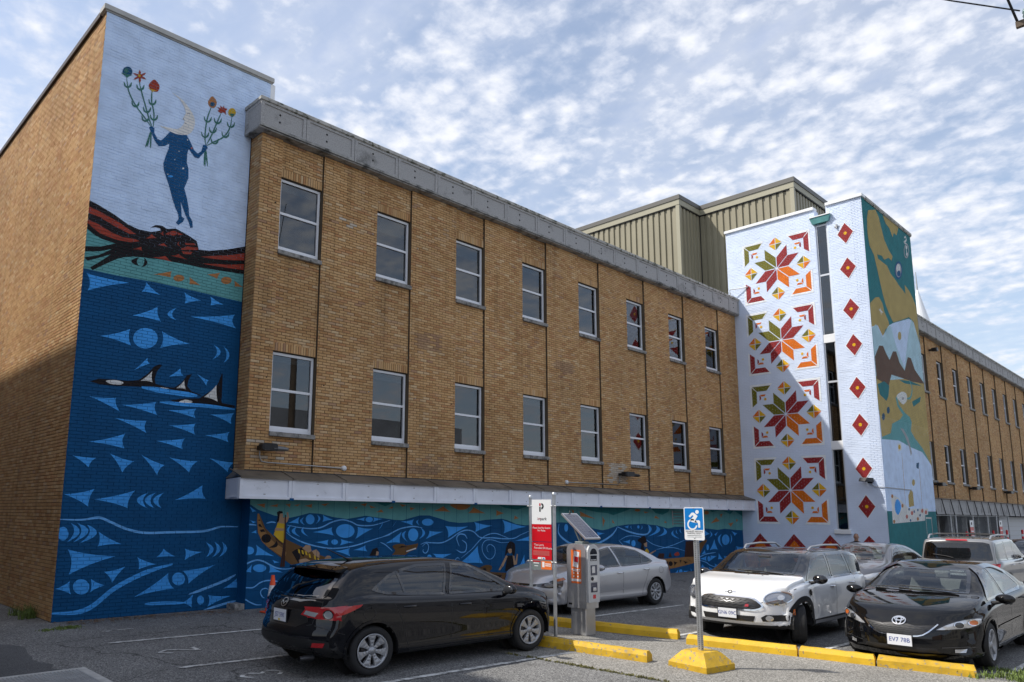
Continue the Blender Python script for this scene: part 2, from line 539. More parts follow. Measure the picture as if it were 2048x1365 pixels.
def text_mesh(body, size, m, align='CENTER', thick=0.0, sx=1.0):
    c = bpy.data.curves.new('lettering', 'FONT')
    c.body = body
    c.size = size
    c.align_x = align
    c.align_y = 'CENTER'
    c.extrude = thick
    c.offset = 0.0
    c.resolution_u = 3
    t = bpy.data.objects.new('tmp', c)
    COL.objects.link(t)
    dg = bpy.context.evaluated_depsgraph_get()
    me = bpy.data.meshes.new_from_object(t.evaluated_get(dg))
    bpy.data.objects.remove(t)
    bpy.data.curves.remove(c)
    me.materials.clear()
    me.materials.append(m)
    if sx != 1.0:
        for v in me.vertices: v.co.x *= sx
    return me
TOWER_PAINT = """#background
p1;;4045,7326 5026,7104 6275,7200 7305,7391 7333,6298 6171,6291 5387,6282 4686,6249 4053,6254
p2;;4043,6376 4677,6375 5378,6405 6164,6403 7364,6380 7502,-181 4006,-172
#moon_figure
l10;0.028;4545,10399 4600,10158 4704,9971 4835,9826 4983,9686 5100,9565
l10;0.028;4778,10467 4850,10231 4946,9970 5043,9709 5115,9571
l10;0.028;5051,10349 5059,10117 5123,9875 5130,9577
l10;0.028;5086,9461 5050,9282 5011,9104
l10;0.028;5098,9465 5108,9122
l10;0.028;5080,9458 5046,9132
l10;0.028;6304,10486 6231,10174 6210,9816 6235,9598
l10;0.028;6535,10454 6441,10150 6355,9870 6251,9604
l10;0.028;6779,10442 6757,10200 6631,9938 6415,9734 6252,9587
l10;0.028;6241,9496 6256,9121
l10;0.028;6251,9500 6309,9146
l10;0.028;6235,9494 6231,9137
l10;0.035;4502,10304 4529,10230 4580,10219 4627,10272 4642,10351
l10;0.035;4677,9966 4704,9892 4756,9880 4803,9932 4818,10011
l10;0.035;4891,9739 4917,9664 4970,9651 5019,9703 5034,9783
l10;0.035;4744,10352 4771,10277 4823,10266 4871,10320 4887,10400
l10;0.035;4906,9934 4933,9859 4986,9847 5035,9899 5051,9979
l10;0.035;5053,9826 5080,9751 5133,9738 5183,9791 5199,9871
l10;0.035;4999,10139 5026,10063 5079,10051 5128,10105 5144,10185
l10;0.035;6163,10225 6192,10145 6251,10133 6306,10189 6325,10274
l10;0.035;6129,9862 6158,9782 6217,9769 6271,9825 6290,9909
l10;0.035;6289,10028 6318,9948 6378,9935 6434,9991 6453,10076
l10;0.035;6384,10276 6414,10196 6474,10184 6530,10241 6550,10327
l10;0.035;6683,10304 6713,10222 6775,10210 6833,10268 6853,10356
l10;0.035;6575,10031 6605,9949 6666,9937 6723,9994 6743,10080
l10;0.035;6345,9796 6375,9716 6435,9703 6490,9758 6510,9843
e22;;4549,10540 4642,10581 4541,10646
e10;;4525,10549 4565,10567 4521,10603
t10;0.16;4422,10461 4653,10513 4551,10402
p5;;4810,10567 4878,10563 4926,10534 4859,10517 4794,10521
p5;;4811,10541 4820,10475 4804,10405 4776,10455 4772,10523
p5;;4792,10520 4733,10459 4671,10417 4708,10484 4768,10548
p5;;4770,10524 4703,10529 4656,10557 4721,10575 4787,10571
p5;;4769,10550 4760,10616 4776,10687 4804,10637 4809,10569
p5;;4789,10572 4848,10633 4911,10676 4873,10608 4812,10544
e11;;4781,10552 4807,10563 4778,10581
s5;;4977,10435 5077,10596 5190,10509 5156,10366 5042,10352
t11;0.16;4957,10369 5149,10383 5060,10319
s6;;6228,10590 6316,10747 6419,10657 6383,10518 6280,10487
e22;;6327,10566 6378,10587 6324,10618
p5;;6446,10464 6489,10507 6440,10552 6511,10551 6500,10608 6555,10580 6587,10643 6601,10588 6672,10598 6630,10527 6652,10447 6579,10482 6528,10440
e11;;6779,10558 6867,10593 6773,10654
p10;;6713,10507 6855,10556 6789,10443
s8;;5455,10468 5634,10422 5793,10314 5915,10182 5976,10022 5948,9838 5858,9701 5683,9611 5473,9620 5264,9662 5452,9690 5610,9727 5708,9826 5752,9946 5727,10028 5765,10137 5723,10268 5613,10396
l20;0.018;5786,10121 5827,10161 5863,10162
l20;0.016;5740,10023 5722,9992 5756,9981
l20;0.018;5754,9919 5800,9916
p9;;5049,9546 5098,9591 5155,9570 5159,9472 5229,9365 5302,9358 5388,9474 5473,9614 5586,9609 5715,9630 5817,9675 5890,9575 6002,9393 6081,9353 6154,9430 6178,9578 6251,9615 6289,9549 6221,9437 6105,9251 6022,9246 5883,9385 5857,9273 5864,9072 5906,8951 5919,8752 5847,8510 5921,8299 5969,8114 5986,7968 6066,7848 6081,7729 6030,7702 5989,7820 5912,7947 5836,8107 5787,8218 5819,8035 5835,7891 5895,7872 5874,7797 5784,7699 5725,7728 5775,7825 5762,7920 5697,8032 5621,8207 5564,8387 5484,8576 5413,8734 5383,8889 5426,9080 5468,9235 5476,9356 5387,9266 5265,9222 5180,9314 5110,9430
e7;;5796,8924 5815,8930 5795,8943
e7;;5685,9263 5698,9267 5684,9276
e7;;5844,9569 5857,9574 5843,9582
e7;;5609,9051 5619,9054 5609,9061
e7;;5491,8694 5504,8698 5490,8707
e21;;5943,9424 5963,9431 5942,9444
e3;;5550,8670 5600,8687 5548,8693
#bird
p4;;4040,7713 4265,7650 4526,7558 4795,7433 5005,7388 5244,7400 5437,7485 5419,7528 5327,7525 5232,7489 5324,7566 5445,7590 5557,7551 5727,7608 5890,7567 6056,7514 6184,7459 6242,7291 6467,7326 6872,7460 7291,7637 7327,7009 6799,6960 6293,6923 5903,6911 5496,6892 5135,6849 4931,6814 4761,6756 4651,6698 4439,6540 4232,6376 4188,6419 4378,6600 4533,6760 4346,6653 4137,6535 4066,6583 4316,6690 4552,6872 4337,6771 4044,6690 4035,6795 4330,6860 4599,6992 4345,7016 4174,7076 4058,7164
p5;;4051,7585 4246,7543 4593,7437 4969,7277 4839,7251 4544,7331 4284,7426 4061,7458
p5;;4058,7330 4267,7283 4498,7195 4730,7150 4962,7175 5037,7154 4880,7090 4622,7068 4309,7112 4165,7194 4063,7271
p5;;6294,7155 6608,7250 6949,7353 7299,7486 7309,7322 6887,7225 6545,7168
p5;;6320,7012 6620,7075 6962,7141 7314,7244 7322,7104 6794,7043
t5;0.16;5151,7232 5262,7363 5373,7307
t5;0.16;5383,7166 5517,7243 5592,7188
t5;0.16;4925,6968 5089,7058 5110,6975
t5;0.16;5312,6894 5566,6989 5713,6897
t5;0.16;5674,7016 5826,7093 6018,7020
t5;0.16;5427,7418 5484,7482 5497,7389
e5;;5687,7495 5768,7518 5684,7543
t5;0.16;5763,7542 5893,7522 5784,7476
t5;0.16;5513,7419 5601,7508 5613,7430
p5;;5865,7220 6005,7302 6223,7326 6213,7277 5883,7192
p5;;5885,7167 6109,7207 6080,7151 5921,7117
c5;0.5;5824,7363 5787,7288 5853,7263
p5;;5936,7360 6136,7396 6181,7368 5955,7322
c4;0.7;5062,6831 4915,6717 5075,6653
c4;0.7;5149,6853 5223,6746 5120,6649
#sky_motif
t6;0.1;5352,6556 5711,6704 5705,6574
t6;0.1;6450,6812 6733,6911 6674,6763
t6;0.1;6081,6667 6091,6520 6325,6546
t6;0.1;7053,6816 7078,6686 7272,6715
e6;;5867,6596 5977,6621 5863,6665
e6;;6880,6777 6997,6803 6875,6856
#sea_motif
t3;0.16;4130,6302 4927,6288 4179,5973
t3;0.16;5224,6370 5517,6169 5157,6163
t3;0.16;5998,6325 6365,6228 6023,6099
t3;0.16;6547,6361 6854,6242 6566,6171
t3;0.16;5014,5656 5489,5928 5571,5638
t3;0.16;6152,5852 7115,6080 7157,5787
t3;0.16;4467,5162 4996,5389 5041,5066
t3;0.16;5606,5452 6181,5290 5594,5116
t3;0.16;5365,4885 5414,4777 5123,4600
t3;0.16;6026,4772 6099,4627 5792,4564
t3;0.16;6365,4710 6627,4602 6592,4486
e3;;5298,5260 5532,5300 5283,5462
c3;0.5;5872,5980 5690,5817 5874,5726
c3;0.5;6695,5358 6846,5220 6682,5049
c3;0.5;6906,5360 7047,5195 6927,5011
#whale
p4;;4358,4290 4505,4361 4778,4376 5031,4389 5229,4426 5394,4577 5501,4729 5602,4786 5660,4782 5567,4647 5534,4490 5556,4396 5770,4362 5923,4366 6071,4483 6170,4652 6270,4684 6208,4563 6185,4435 6271,4343 6501,4276 6307,4279 5989,4309 5592,4310 5238,4302 4843,4268 4541,4259
p4;;5871,4107 6104,4171 6456,4215 6651,4370 6771,4429 6845,4598 6907,4794 6922,4770 6935,4240 6901,4310 6943,4172 7231,4150 7234,4096 6784,4093 6331,4071 5981,4068
s7;;4638,4335 4779,4370 4940,4353 4910,4302 4730,4291
t7;0.16;5473,4633 5494,4419 5265,4419
t7;0.16;6121,4536 6164,4364 5970,4362
p7;;5562,4312 5680,4342 5833,4339 5683,4306
t7;0.12;6803,4531 6848,4189 6553,4253
s7;;6044,4092 6171,4153 6318,4130 6199,4066
#sea_motif
l3;0.1;5294,4299 5710,4279 6097,4269 6408,4262
l3;0.07;5663,4054 6112,4056 6601,4078 7235,4069
t3;0.16;4367,4018 4838,4040 4927,3791
t3;0.16;4952,3923 5592,4046 5640,3788
t3;0.16;5812,3910 6403,4001 6403,3806
t3;0.16;6704,3913 7225,3996 7173,3758
t3;0.16;4856,3663 5443,3665 5448,3431
t3;0.16;5863,3620 6410,3699 6416,3475
t3;0.16;6618,3483 7145,3587 7134,3378
t3;0.16;4428,3189 5057,3388 5067,3107
t3;0.16;5635,3298 6211,3383 6182,3169
t3;0.16;4167,2933 4580,2907 4462,2731
t3;0.16;4813,3004 5261,2879 5062,2661
t3;0.16;5383,3015 5843,2840 5716,2638
t3;0.16;5920,2998 6496,2946 6343,2719
t3;0.16;6752,3025 7288,2968 7158,2764
t3;0.16;4096,2239 4596,2347 4520,2025
t3;0.16;4593,2160 5322,2341 5210,2011
t3;0.16;6092,2178 6638,2485 6723,2212
t3;0.16;4732,1585 5145,1361 4735,1323
t3;0.16;4237,1286 5067,1144 4291,852
t3;0.16;4882,874 5253,954 5036,671
t3;0.16;5455,1113 5813,972 5492,886
t3;0.16;5936,1258 6176,1107 5808,1102
t3;0.16;6357,1248 6702,1178 6363,1032
t3;0.16;4094,620 4318,741 4355,514
t3;0.16;4665,761 4912,636 4673,531
t3;0.16;5451,399 6063,803 6197,505
t3;0.16;6335,831 7001,920 6471,582
t3;0.16;7199,448 7490,634 7549,440
t3;0.16;6890,342 7370,295 6895,121
t3;0.16;6376,227 6580,374 6576,120
c3;0.55;5573,2308 5367,2164 5574,2016
c3;0.55;5715,2312 5515,2167 5708,2017
c3;0.55;5872,2316 5672,2170 5844,2019
c3;0.55;4251,1741 4410,1580 4216,1412
c3;0.55;4357,1741 4553,1590 4315,1403
c3;0.55;4521,1711 4698,1551 4415,1386
c3;0.55;6779,1363 6950,1222 6798,1072
c3;0.55;6959,1369 7096,1219 6933,1068
c3;0.55;7119,1366 7235,1215 7069,1064
e3;;4137,1557 4228,1556 4127,1675
e3;;4514,632 4651,624 4503,765
e3;;6269,681 6397,675 6260,802
e3;;6741,254 6812,249 6735,340
l23;0.045;4036,1804 4424,1797 4712,1836 4904,1768 5220,1631 5580,1558 6072,1566 6720,1581 7077,1663 7452,1662
l3;0.085;4055,212 4451,199 4729,287 5075,563 5481,771 5791,882 6135,964
l23;0.05;6494,379 6793,463 7236,604 7462,711
l23;0.045;6820,62 7264,152 7493,191
l3;0.06;5657,258 6000,249 6419,228"""

GROUND_PAINT = """#background
p1;;7400,2238 7505,2116 7689,2013 8058,1900 8394,1847 8647,1894 8906,1956 9174,1945 9544,1871 9899,1834 10187,1874 10408,1909 10815,1863 10909,1857 11251,1818 11519,1808 11764,1867 12042,1925 12356,1927 12709,1854 13009,1779 13377,1746 13850,1768 14340,1825 14950,1857 15194,1816 15514,1721 15913,1678 17498,1762 18280,1730 18683,1664 19095,1572 19518,1519 19809,1551 20256,1643 20869,1693 21826,1718 22059,1695 22623,1665 23349,1555 23807,1613 24908,1598 26154,1530 26805,1484 27394,1524 28180,1475 28997,1447 29854,2866 7251,2604
#sky_motif
p18;;10437,2274 10821,2170 10978,2132 11213,2207 11427,2221 11701,2195 11950,2294
p18;;14642,2278 15090,2145 15588,2103 15955,2180 16106,2378
p18;;18029,2278 18562,2155 19254,2071 19829,2043 20122,1985 20579,2075 21209,2222 21406,2332
p18;;22233,2260 22577,2071 23010,2015 23388,2117 23591,2318
p18;;26138,2291 26427,2135 27101,2217 27550,2145 27867,2071 28164,2207 28490,2120 28959,1966 29102,2353
t6;0.1;7643,2119 7842,2140 7837,2050
t6;0.1;7926,2087 8149,2136 8131,2072
t6;0.1;8316,2130 8442,2150 8425,2067
t6;0.1;8508,2114 8678,2145 8616,2097
t6;0.1;8778,2109 8975,2150 8968,2065
t6;0.1;9188,2144 9415,2176 9303,2107
t6;0.1;10058,2079 10179,2110 10156,2061
t6;0.1;10708,1987 10860,2059 10940,1989
t6;0.1;10251,2161 10449,2194 10401,2113
t6;0.1;10501,2145 10705,2098 10553,2076
t6;0.1;12500,2036 12823,2159 13067,2019
t6;0.1;13689,1992 13880,2152 14339,1993
t6;0.1;14744,2082 15055,2003 14744,1926
t6;0.1;15479,1947 15659,1869 15443,1835
t6;0.1;11059,2072 11189,2135 11217,2084
t6;0.1;11717,2122 11898,2093 11746,2038
t6;0.1;11401,2190 11619,2162 11484,2118
t6;0.1;12124,2085 12238,2108 12182,2043
t6;0.1;18371,2096 19190,1862 18407,1941
t6;0.1;19535,1948 19674,1813 19550,1603
t6;0.1;20058,1865 20200,1711 20052,1745
t6;0.1;17973,2148 18130,2102 18073,1955
t6;0.1;21849,2123 22178,2090 21911,2051
t6;0.1;22459,1896 22572,1993 22818,1878
t6;0.1;23102,1742 23144,1820 23288,1742
t6;0.1;26301,1720 26762,1955 27015,1806
t6;0.1;27041,2065 27269,2088 27116,1914
t6;0.1;28321,1896 28508,1852 28306,1763
t6;0.1;27644,1719 28116,1763 27863,1587
t6;0.1;25750,1783 25912,1699 25774,1574
s6;;13064,2206 13249,2099 13436,2074 13640,2103 13751,2206
e6;;26035,2110 26207,2112 26041,2178
e6;;21493,2155 21655,2156 21496,2199
#sea_motif
t3;0.16;7467,2098 7651,1977 7563,1958
t3;0.16;7514,1800 7663,1765 7586,1739
t3;0.16;7428,1608 7436,1469 7316,1388
t3;0.16;7672,1607 7676,1536 7557,1555
t3;0.16;7679,1309 8103,1069 7671,1100
t3;0.16;7382,1245 7410,1090 7248,941
t3;0.16;7448,771 7612,928 7602,765
t3;0.16;8000,896 8325,733 7998,747
t3;0.16;7338,700 7368,512 7162,506
t3;0.16;8399,1747 8670,1876 8655,1729
t3;0.16;9255,1917 9523,1817 9250,1766
t3;0.16;9013,1551 9507,1652 9572,1470
t3;0.16;10195,1659 10632,1617 10144,1386
t3;0.16;9079,1337 9426,1387 9420,1265
t3;0.16;9750,1392 10111,1319 9732,1259
t3;0.16;9597,1138 9995,1195 10014,1012
t3;0.16;10093,1145 10431,1244 10486,1106
t3;0.16;10140,1825 10410,1875 10388,1786
t3;0.16;10636,1876 10906,1837 10627,1766
t3;0.16;8066,1000 8232,941 8110,928
t3;0.16;8661,727 8793,667 8730,634
t3;0.16;11452,1777 11862,1830 11824,1684
t3;0.16;11004,1273 11486,1541 11438,1285
t3;0.16;12363,1555 12818,1530 12252,1355
t3;0.16;12890,1670 13692,1656 12984,1377
t3;0.16;13915,1768 14591,1672 13949,1509
t3;0.16;14985,1827 15950,1637 15036,1465
t3;0.16;14047,1161 14245,707 13327,708
t3;0.16;12489,1002 13125,985 12638,797
t3;0.16;15475,1261 16095,1383 16094,1251
t3;0.16;15869,886 15903,601 15649,563
t3;0.16;12121,867 12403,962 12377,816
t3;0.16;19232,1471 19630,1426 19227,1339
t3;0.16;20611,1150 21031,1212 20993,1074
t3;0.16;20695,1624 20960,1658 20924,1562
t3;0.16;19530,1093 19876,1053 19585,1025
t3;0.16;25728,1533 26222,1340 25700,1221
t3;0.16;26524,1316 26843,1420 26649,1251
t3;0.16;27893,1433 28355,1341 28153,1233
t3;0.16;26530,1147 26756,761 26146,755
t3;0.16;28207,858 28876,822 28306,461
t3;0.16;26810,633 27142,379 26721,403
t3;0.16;27178,516 27610,514 27332,255
t3;0.16;25404,466 25893,554 25876,369
t3;0.16;26193,566 26668,531 26087,351
t3;0.16;25554,277 25852,102 25394,110
t3;0.16;26027,157 26509,23 26052,-30
t3;0.16;26467,265 26939,142 26404,59
t3;0.16;23537,-17 23890,152 23915,-15
t3;0.16;24252,98 24584,84 24184,-27
t3;0.16;27344,148 27498,314 27571,139
t3;0.16;25787,784 25859,638 25520,606
t3;0.16;27812,238 28101,315 27993,188
e3;;7533,1199 7640,1196 7528,1277
e3;;7784,844 7933,838 7780,922
e3;;8934,1822 9045,1822 8930,1928
e3;;9861,1569 10113,1567 9855,1720
e3;;9585,1332 9673,1330 9582,1389
e3;;10516,1822 10622,1822 10514,1882
e3;;11843,1465 12004,1463 11839,1615
e3;;12302,1763 12490,1763 12300,1848
e3;;12376,900 12462,898 12374,984
e3;;21197,1087 21317,1085 21203,1192
e3;;21512,1612 21583,1612 21514,1662
e3;;17725,1603 17816,1602 17728,1714
e3;;27398,1112 27696,1108 27418,1307
e3;;26053,446 26160,442 26062,539
e3;;24056,67 24171,62 24062,155
e3;;26006,862 26100,860 26016,966
c3;0.5;8779,1867 8685,1784 8808,1701
c3;0.5;9097,1925 9191,1832 9083,1728
c3;0.5;8616,1665 8493,1565 8712,1453
c3;0.5;8788,1664 8728,1563 8907,1460
c3;0.5;8485,1711 8375,1602 8474,1510
c3;0.5;8512,761 8589,685 8476,628
c3;0.5;11634,1560 11488,1459 11668,1302
c3;0.5;12077,1630 12221,1492 12026,1358
c3;0.5;12016,1820 11933,1767 12047,1683
c3;0.5;11145,1818 11069,1706 10994,1595
c3;0.5;11331,1818 11254,1706 11176,1634
c3;0.5;10911,1787 10888,1686 10788,1586
c3;0.5;22059,1695 22293,1513 21898,1327
c3;0.5;22552,1665 22792,1471 22035,1297
c3;0.5;23018,1586 23226,1390 22600,1290
c3;0.5;23683,1484 23558,1328 24084,1192
c3;0.5;23896,1523 23831,1424 23980,1353
c3;0.5;24150,1561 24084,1452 24254,1380
c3;0.5;27103,1332 26791,1122 27143,838
c3;0.5;27788,1325 27907,1126 27701,934
c3;0.5;28158,837 28186,662 28073,490
c3;0.5;24710,168 24783,85 24696,-1
c3;0.5;26189,1446 26393,1318 26167,1215
c3;0.5;21117,1657 21051,1605 21173,1525
c3;0.5;21693,1674 21753,1584 21620,1523
l23;0.03;7090,1688 7300,1657 7470,1713 7666,1703
l23;0.028;7884,1738 8004,1765 8107,1751
l23;0.028;8380,1702 8703,1646 9032,1626 9255,1662 9502,1766 9781,1814 10021,1766 10194,1698 10466,1683 10717,1707 11129,1807
l23;0.028;8367,1548 8541,1437 8826,1323 9161,1242 9480,1198 9852,1208 10210,1259 10577,1350 11138,1473
l23;0.03;7152,675 7294,804 7477,933 7686,1003 7846,981 7989,914 8156,837 8363,802 8636,818
l23;0.025;7337,404 7446,473 7658,470 7810,556 7987,590 8191,563 8420,515
l23;0.022;8017,406 7935,437 7857,415 7831,348 7885,267 7926,252
l23;0.025;7180,218 7347,226 7478,251 7597,192 7736,131 7874,118
l23;0.028;10845,1406 11102,1483 11417,1603 11714,1653 11908,1658 12133,1624
l23;0.028;12085,1232 12254,1281 12397,1268 12777,1262 13075,1354 13380,1503 13629,1561 13884,1521 14144,1372 14608,1355 15018,1326 15440,1332 15728,1423 16097,1527
l23;0.022;13448,867 13823,1076 14144,1316 14407,1437 14710,1468 15018,1396 15227,1335
l23;0.02;15368,1239 14949,1223 14608,1298 14341,1290 14210,1157 14244,976 14409,825 14575,820 14693,942 14676,1102 14508,1185 14391,1131 14408,1017 14458,989
l23;0.022;12143,1179 12254,1260 12341,1196 12315,1070 12231,1020 12159,1074 12186,1115
l23;0.02;13402,835 13325,881 13234,808 13296,709 13450,692
l23;0.03;13663,1345 13567,1446 13380,1459 13289,1351 13383,1163
l23;0.03;13475,1315 13632,1213 13602,1038 13447,1009 13277,1078
l23;0.02;10848,1306 11005,1243 11218,1097
l23;0.06;17396,1715 17365,1463 17614,1272 18051,1122 18801,1099 19361,1146 19946,1338 20190,1489 20315,1608
l23;0.05;20316,1625 20858,1484 21483,1382 21937,1368 22140,1456 22120,1673
l23;0.02;20386,1188 20850,1319 21320,1322 21799,1245 22153,1115
l23;0.02;20386,1188 20651,1020
l23;0.02;21891,1215 22370,1037 23083,916 23678,894 24402,767
l23;0.02;22536,862 23083,916 23686,1001 24472,1157
l23;0.03;25305,510 25857,617 26592,660
l23;0.03;25298,429 25830,329 26117,215 26498,138
#canoe
p12;;7673,1933 7713,1933 7869,1641 8082,1461 8332,1422 8699,1270 9168,1075 9723,907 9733,643 8745,760 8527,877 8226,1066 7951,1250 7804,1376 7705,1554 7672,1783
p14;;7677,1933 7709,1933 7785,1712 7938,1480 8130,1317 8278,1243 8388,1133 8352,1026 8182,1120 7951,1250 7804,1376 7705,1554 7676,1783
e4;;7901,1433 8012,1432 7896,1522
p4;;7681,1800 7729,1818 7751,1783
p4;;7702,1712 7744,1730 7809,1650 7717,1677
p4;;7741,1606 7830,1623 7873,1570 7774,1562
c4;0.7;8137,1389 8154,1264 7951,1250
#paddler
p11;;8148,1756 8320,1729 8333,1602 8305,1332 8209,1388 8069,1506 8113,1640
p13;;8102,1649 8310,1630 8302,1584 8085,1586
p13;;8170,1937 8263,1938 8267,1856 8372,1866 8346,1956 8387,1975 8410,1857 8376,1774 8316,1729 8159,1747
p4;;8117,1964 8177,1995 8250,1983 8263,1947 8190,1937 8178,1783 8127,1756 8142,1873
p15;;8311,1911 8336,1911 8362,1241 8361,847 8247,852 8299,1242 8315,1422
p15;;8081,1479 8295,1314 8276,1297 8125,1407
#canoe_cargo
p4;;8513,1147 8638,1208 8731,1051 8685,907
p4;;8638,1199 8766,1232 8838,1084 8797,1030
p13;;8767,1214 8850,1282 8960,1274 8998,1153 8923,1118
p13;;9009,1153 9119,1187 9200,1111 9205,999 9080,1059
p13;;8692,979 8863,1010 9133,872 9025,821 8846,919 8719,869
p11;;8660,1202 8703,1188 8724,1105 8681,1121
p11;;8747,1181 8790,1168 8812,1085 8768,1101
p11;;8834,1161 8878,1147 8900,1064 8855,1080
p11;;8924,1104 8968,1090 8990,1006 8945,1022
p11;;9058,1063 9103,1049 9124,965 9079,981
p11;;9149,1005 9194,990 9216,906 9171,923
p11;;9196,948 9242,933 9263,849 9218,866
s13;;9341,977 9395,1040 9487,1028 9501,953 9401,909
s13;;9582,941 9627,982 9710,936 9631,892
#seated_paddler
p4;;10539,997 10634,1152 10759,1188 10813,1108 10767,951
p13;;10749,1109 10813,1088 10803,1009 10727,1011
p11;;10539,987 10791,989 10793,940 10553,947
#canoe_prow
s12;;11144,939 11297,1095 11215,1198 11319,1247 11533,1253 11643,1220 11917,1246 12000,1255 11947,1141 11728,1064 11594,986 11488,928
p7;;11632,1087 11933,1158 11942,1131 11646,1066
t4;0.16;11362,1155 11494,1213 11698,1188
#wolf_canoe
s12;;13891,499 14115,601 14343,659 14542,640 14575,560 14509,484 14947,442 15293,404 15153,261 15015,85 14676,104 14181,309
t4;0.16;14609,423 14964,373 14828,186
e4;;14294,538 14366,535 14294,587
c4;0.2;14575,413 14811,278 14844,95
c4;0.2;14526,375 14726,250 14777,99
c4;0.2;14476,337 14642,223 14709,102
c4;0.2;14426,299 14559,196 14642,106
p4;;15173,882 15401,876 15452,478 15085,470
p13;;15121,884 15190,858 15016,611 14879,502 14828,515 14982,704
p13;;15384,876 15455,874 15489,709 15562,918 15597,893 15560,637 15435,618
s4;;15086,885 15157,1138 15297,1252 15474,1178 15491,990 15437,851 15331,971 15191,951
s13;;15198,1032 15332,1052 15349,970 15261,931
#far_canoe
s4;;21440,1180 21803,1316 21960,1207 21919,1065 21784,997 21870,782 21617,894 21659,1070
p13;;21788,1068 21988,1117 21978,957 21848,978
p11;;21840,836 21976,921 22101,812 22063,723
p13;;21829,729 22071,741 22500,844 22516,815 22139,702 21861,691
p14;;22377,582 23094,540 24035,550 24904,583 25029,620 25005,338 24403,280 23628,211 23180,191 22902,393
e4;;23403,366 23545,360 23409,447
t4;0.16;23014,447 23272,457 23224,285
t4;0.16;23608,446 23870,398 23633,270
t4;0.16;23990,472 24144,467 24058,352
t4;0.16;24220,445 24568,373 24367,321
t4;0.16;24421,518 24926,361 24652,430
p15;;24467,1097 25276,1124 25227,553 24346,560
s12;;25389,999 25904,1135 25940,1072 25625,850 25441,649 25369,774
s5;;23662,678 23896,751 24004,649 23772,616
p15;;22591,594 22708,743 23033,715 22986,563
p15;;23282,592 23406,763 23505,585"""

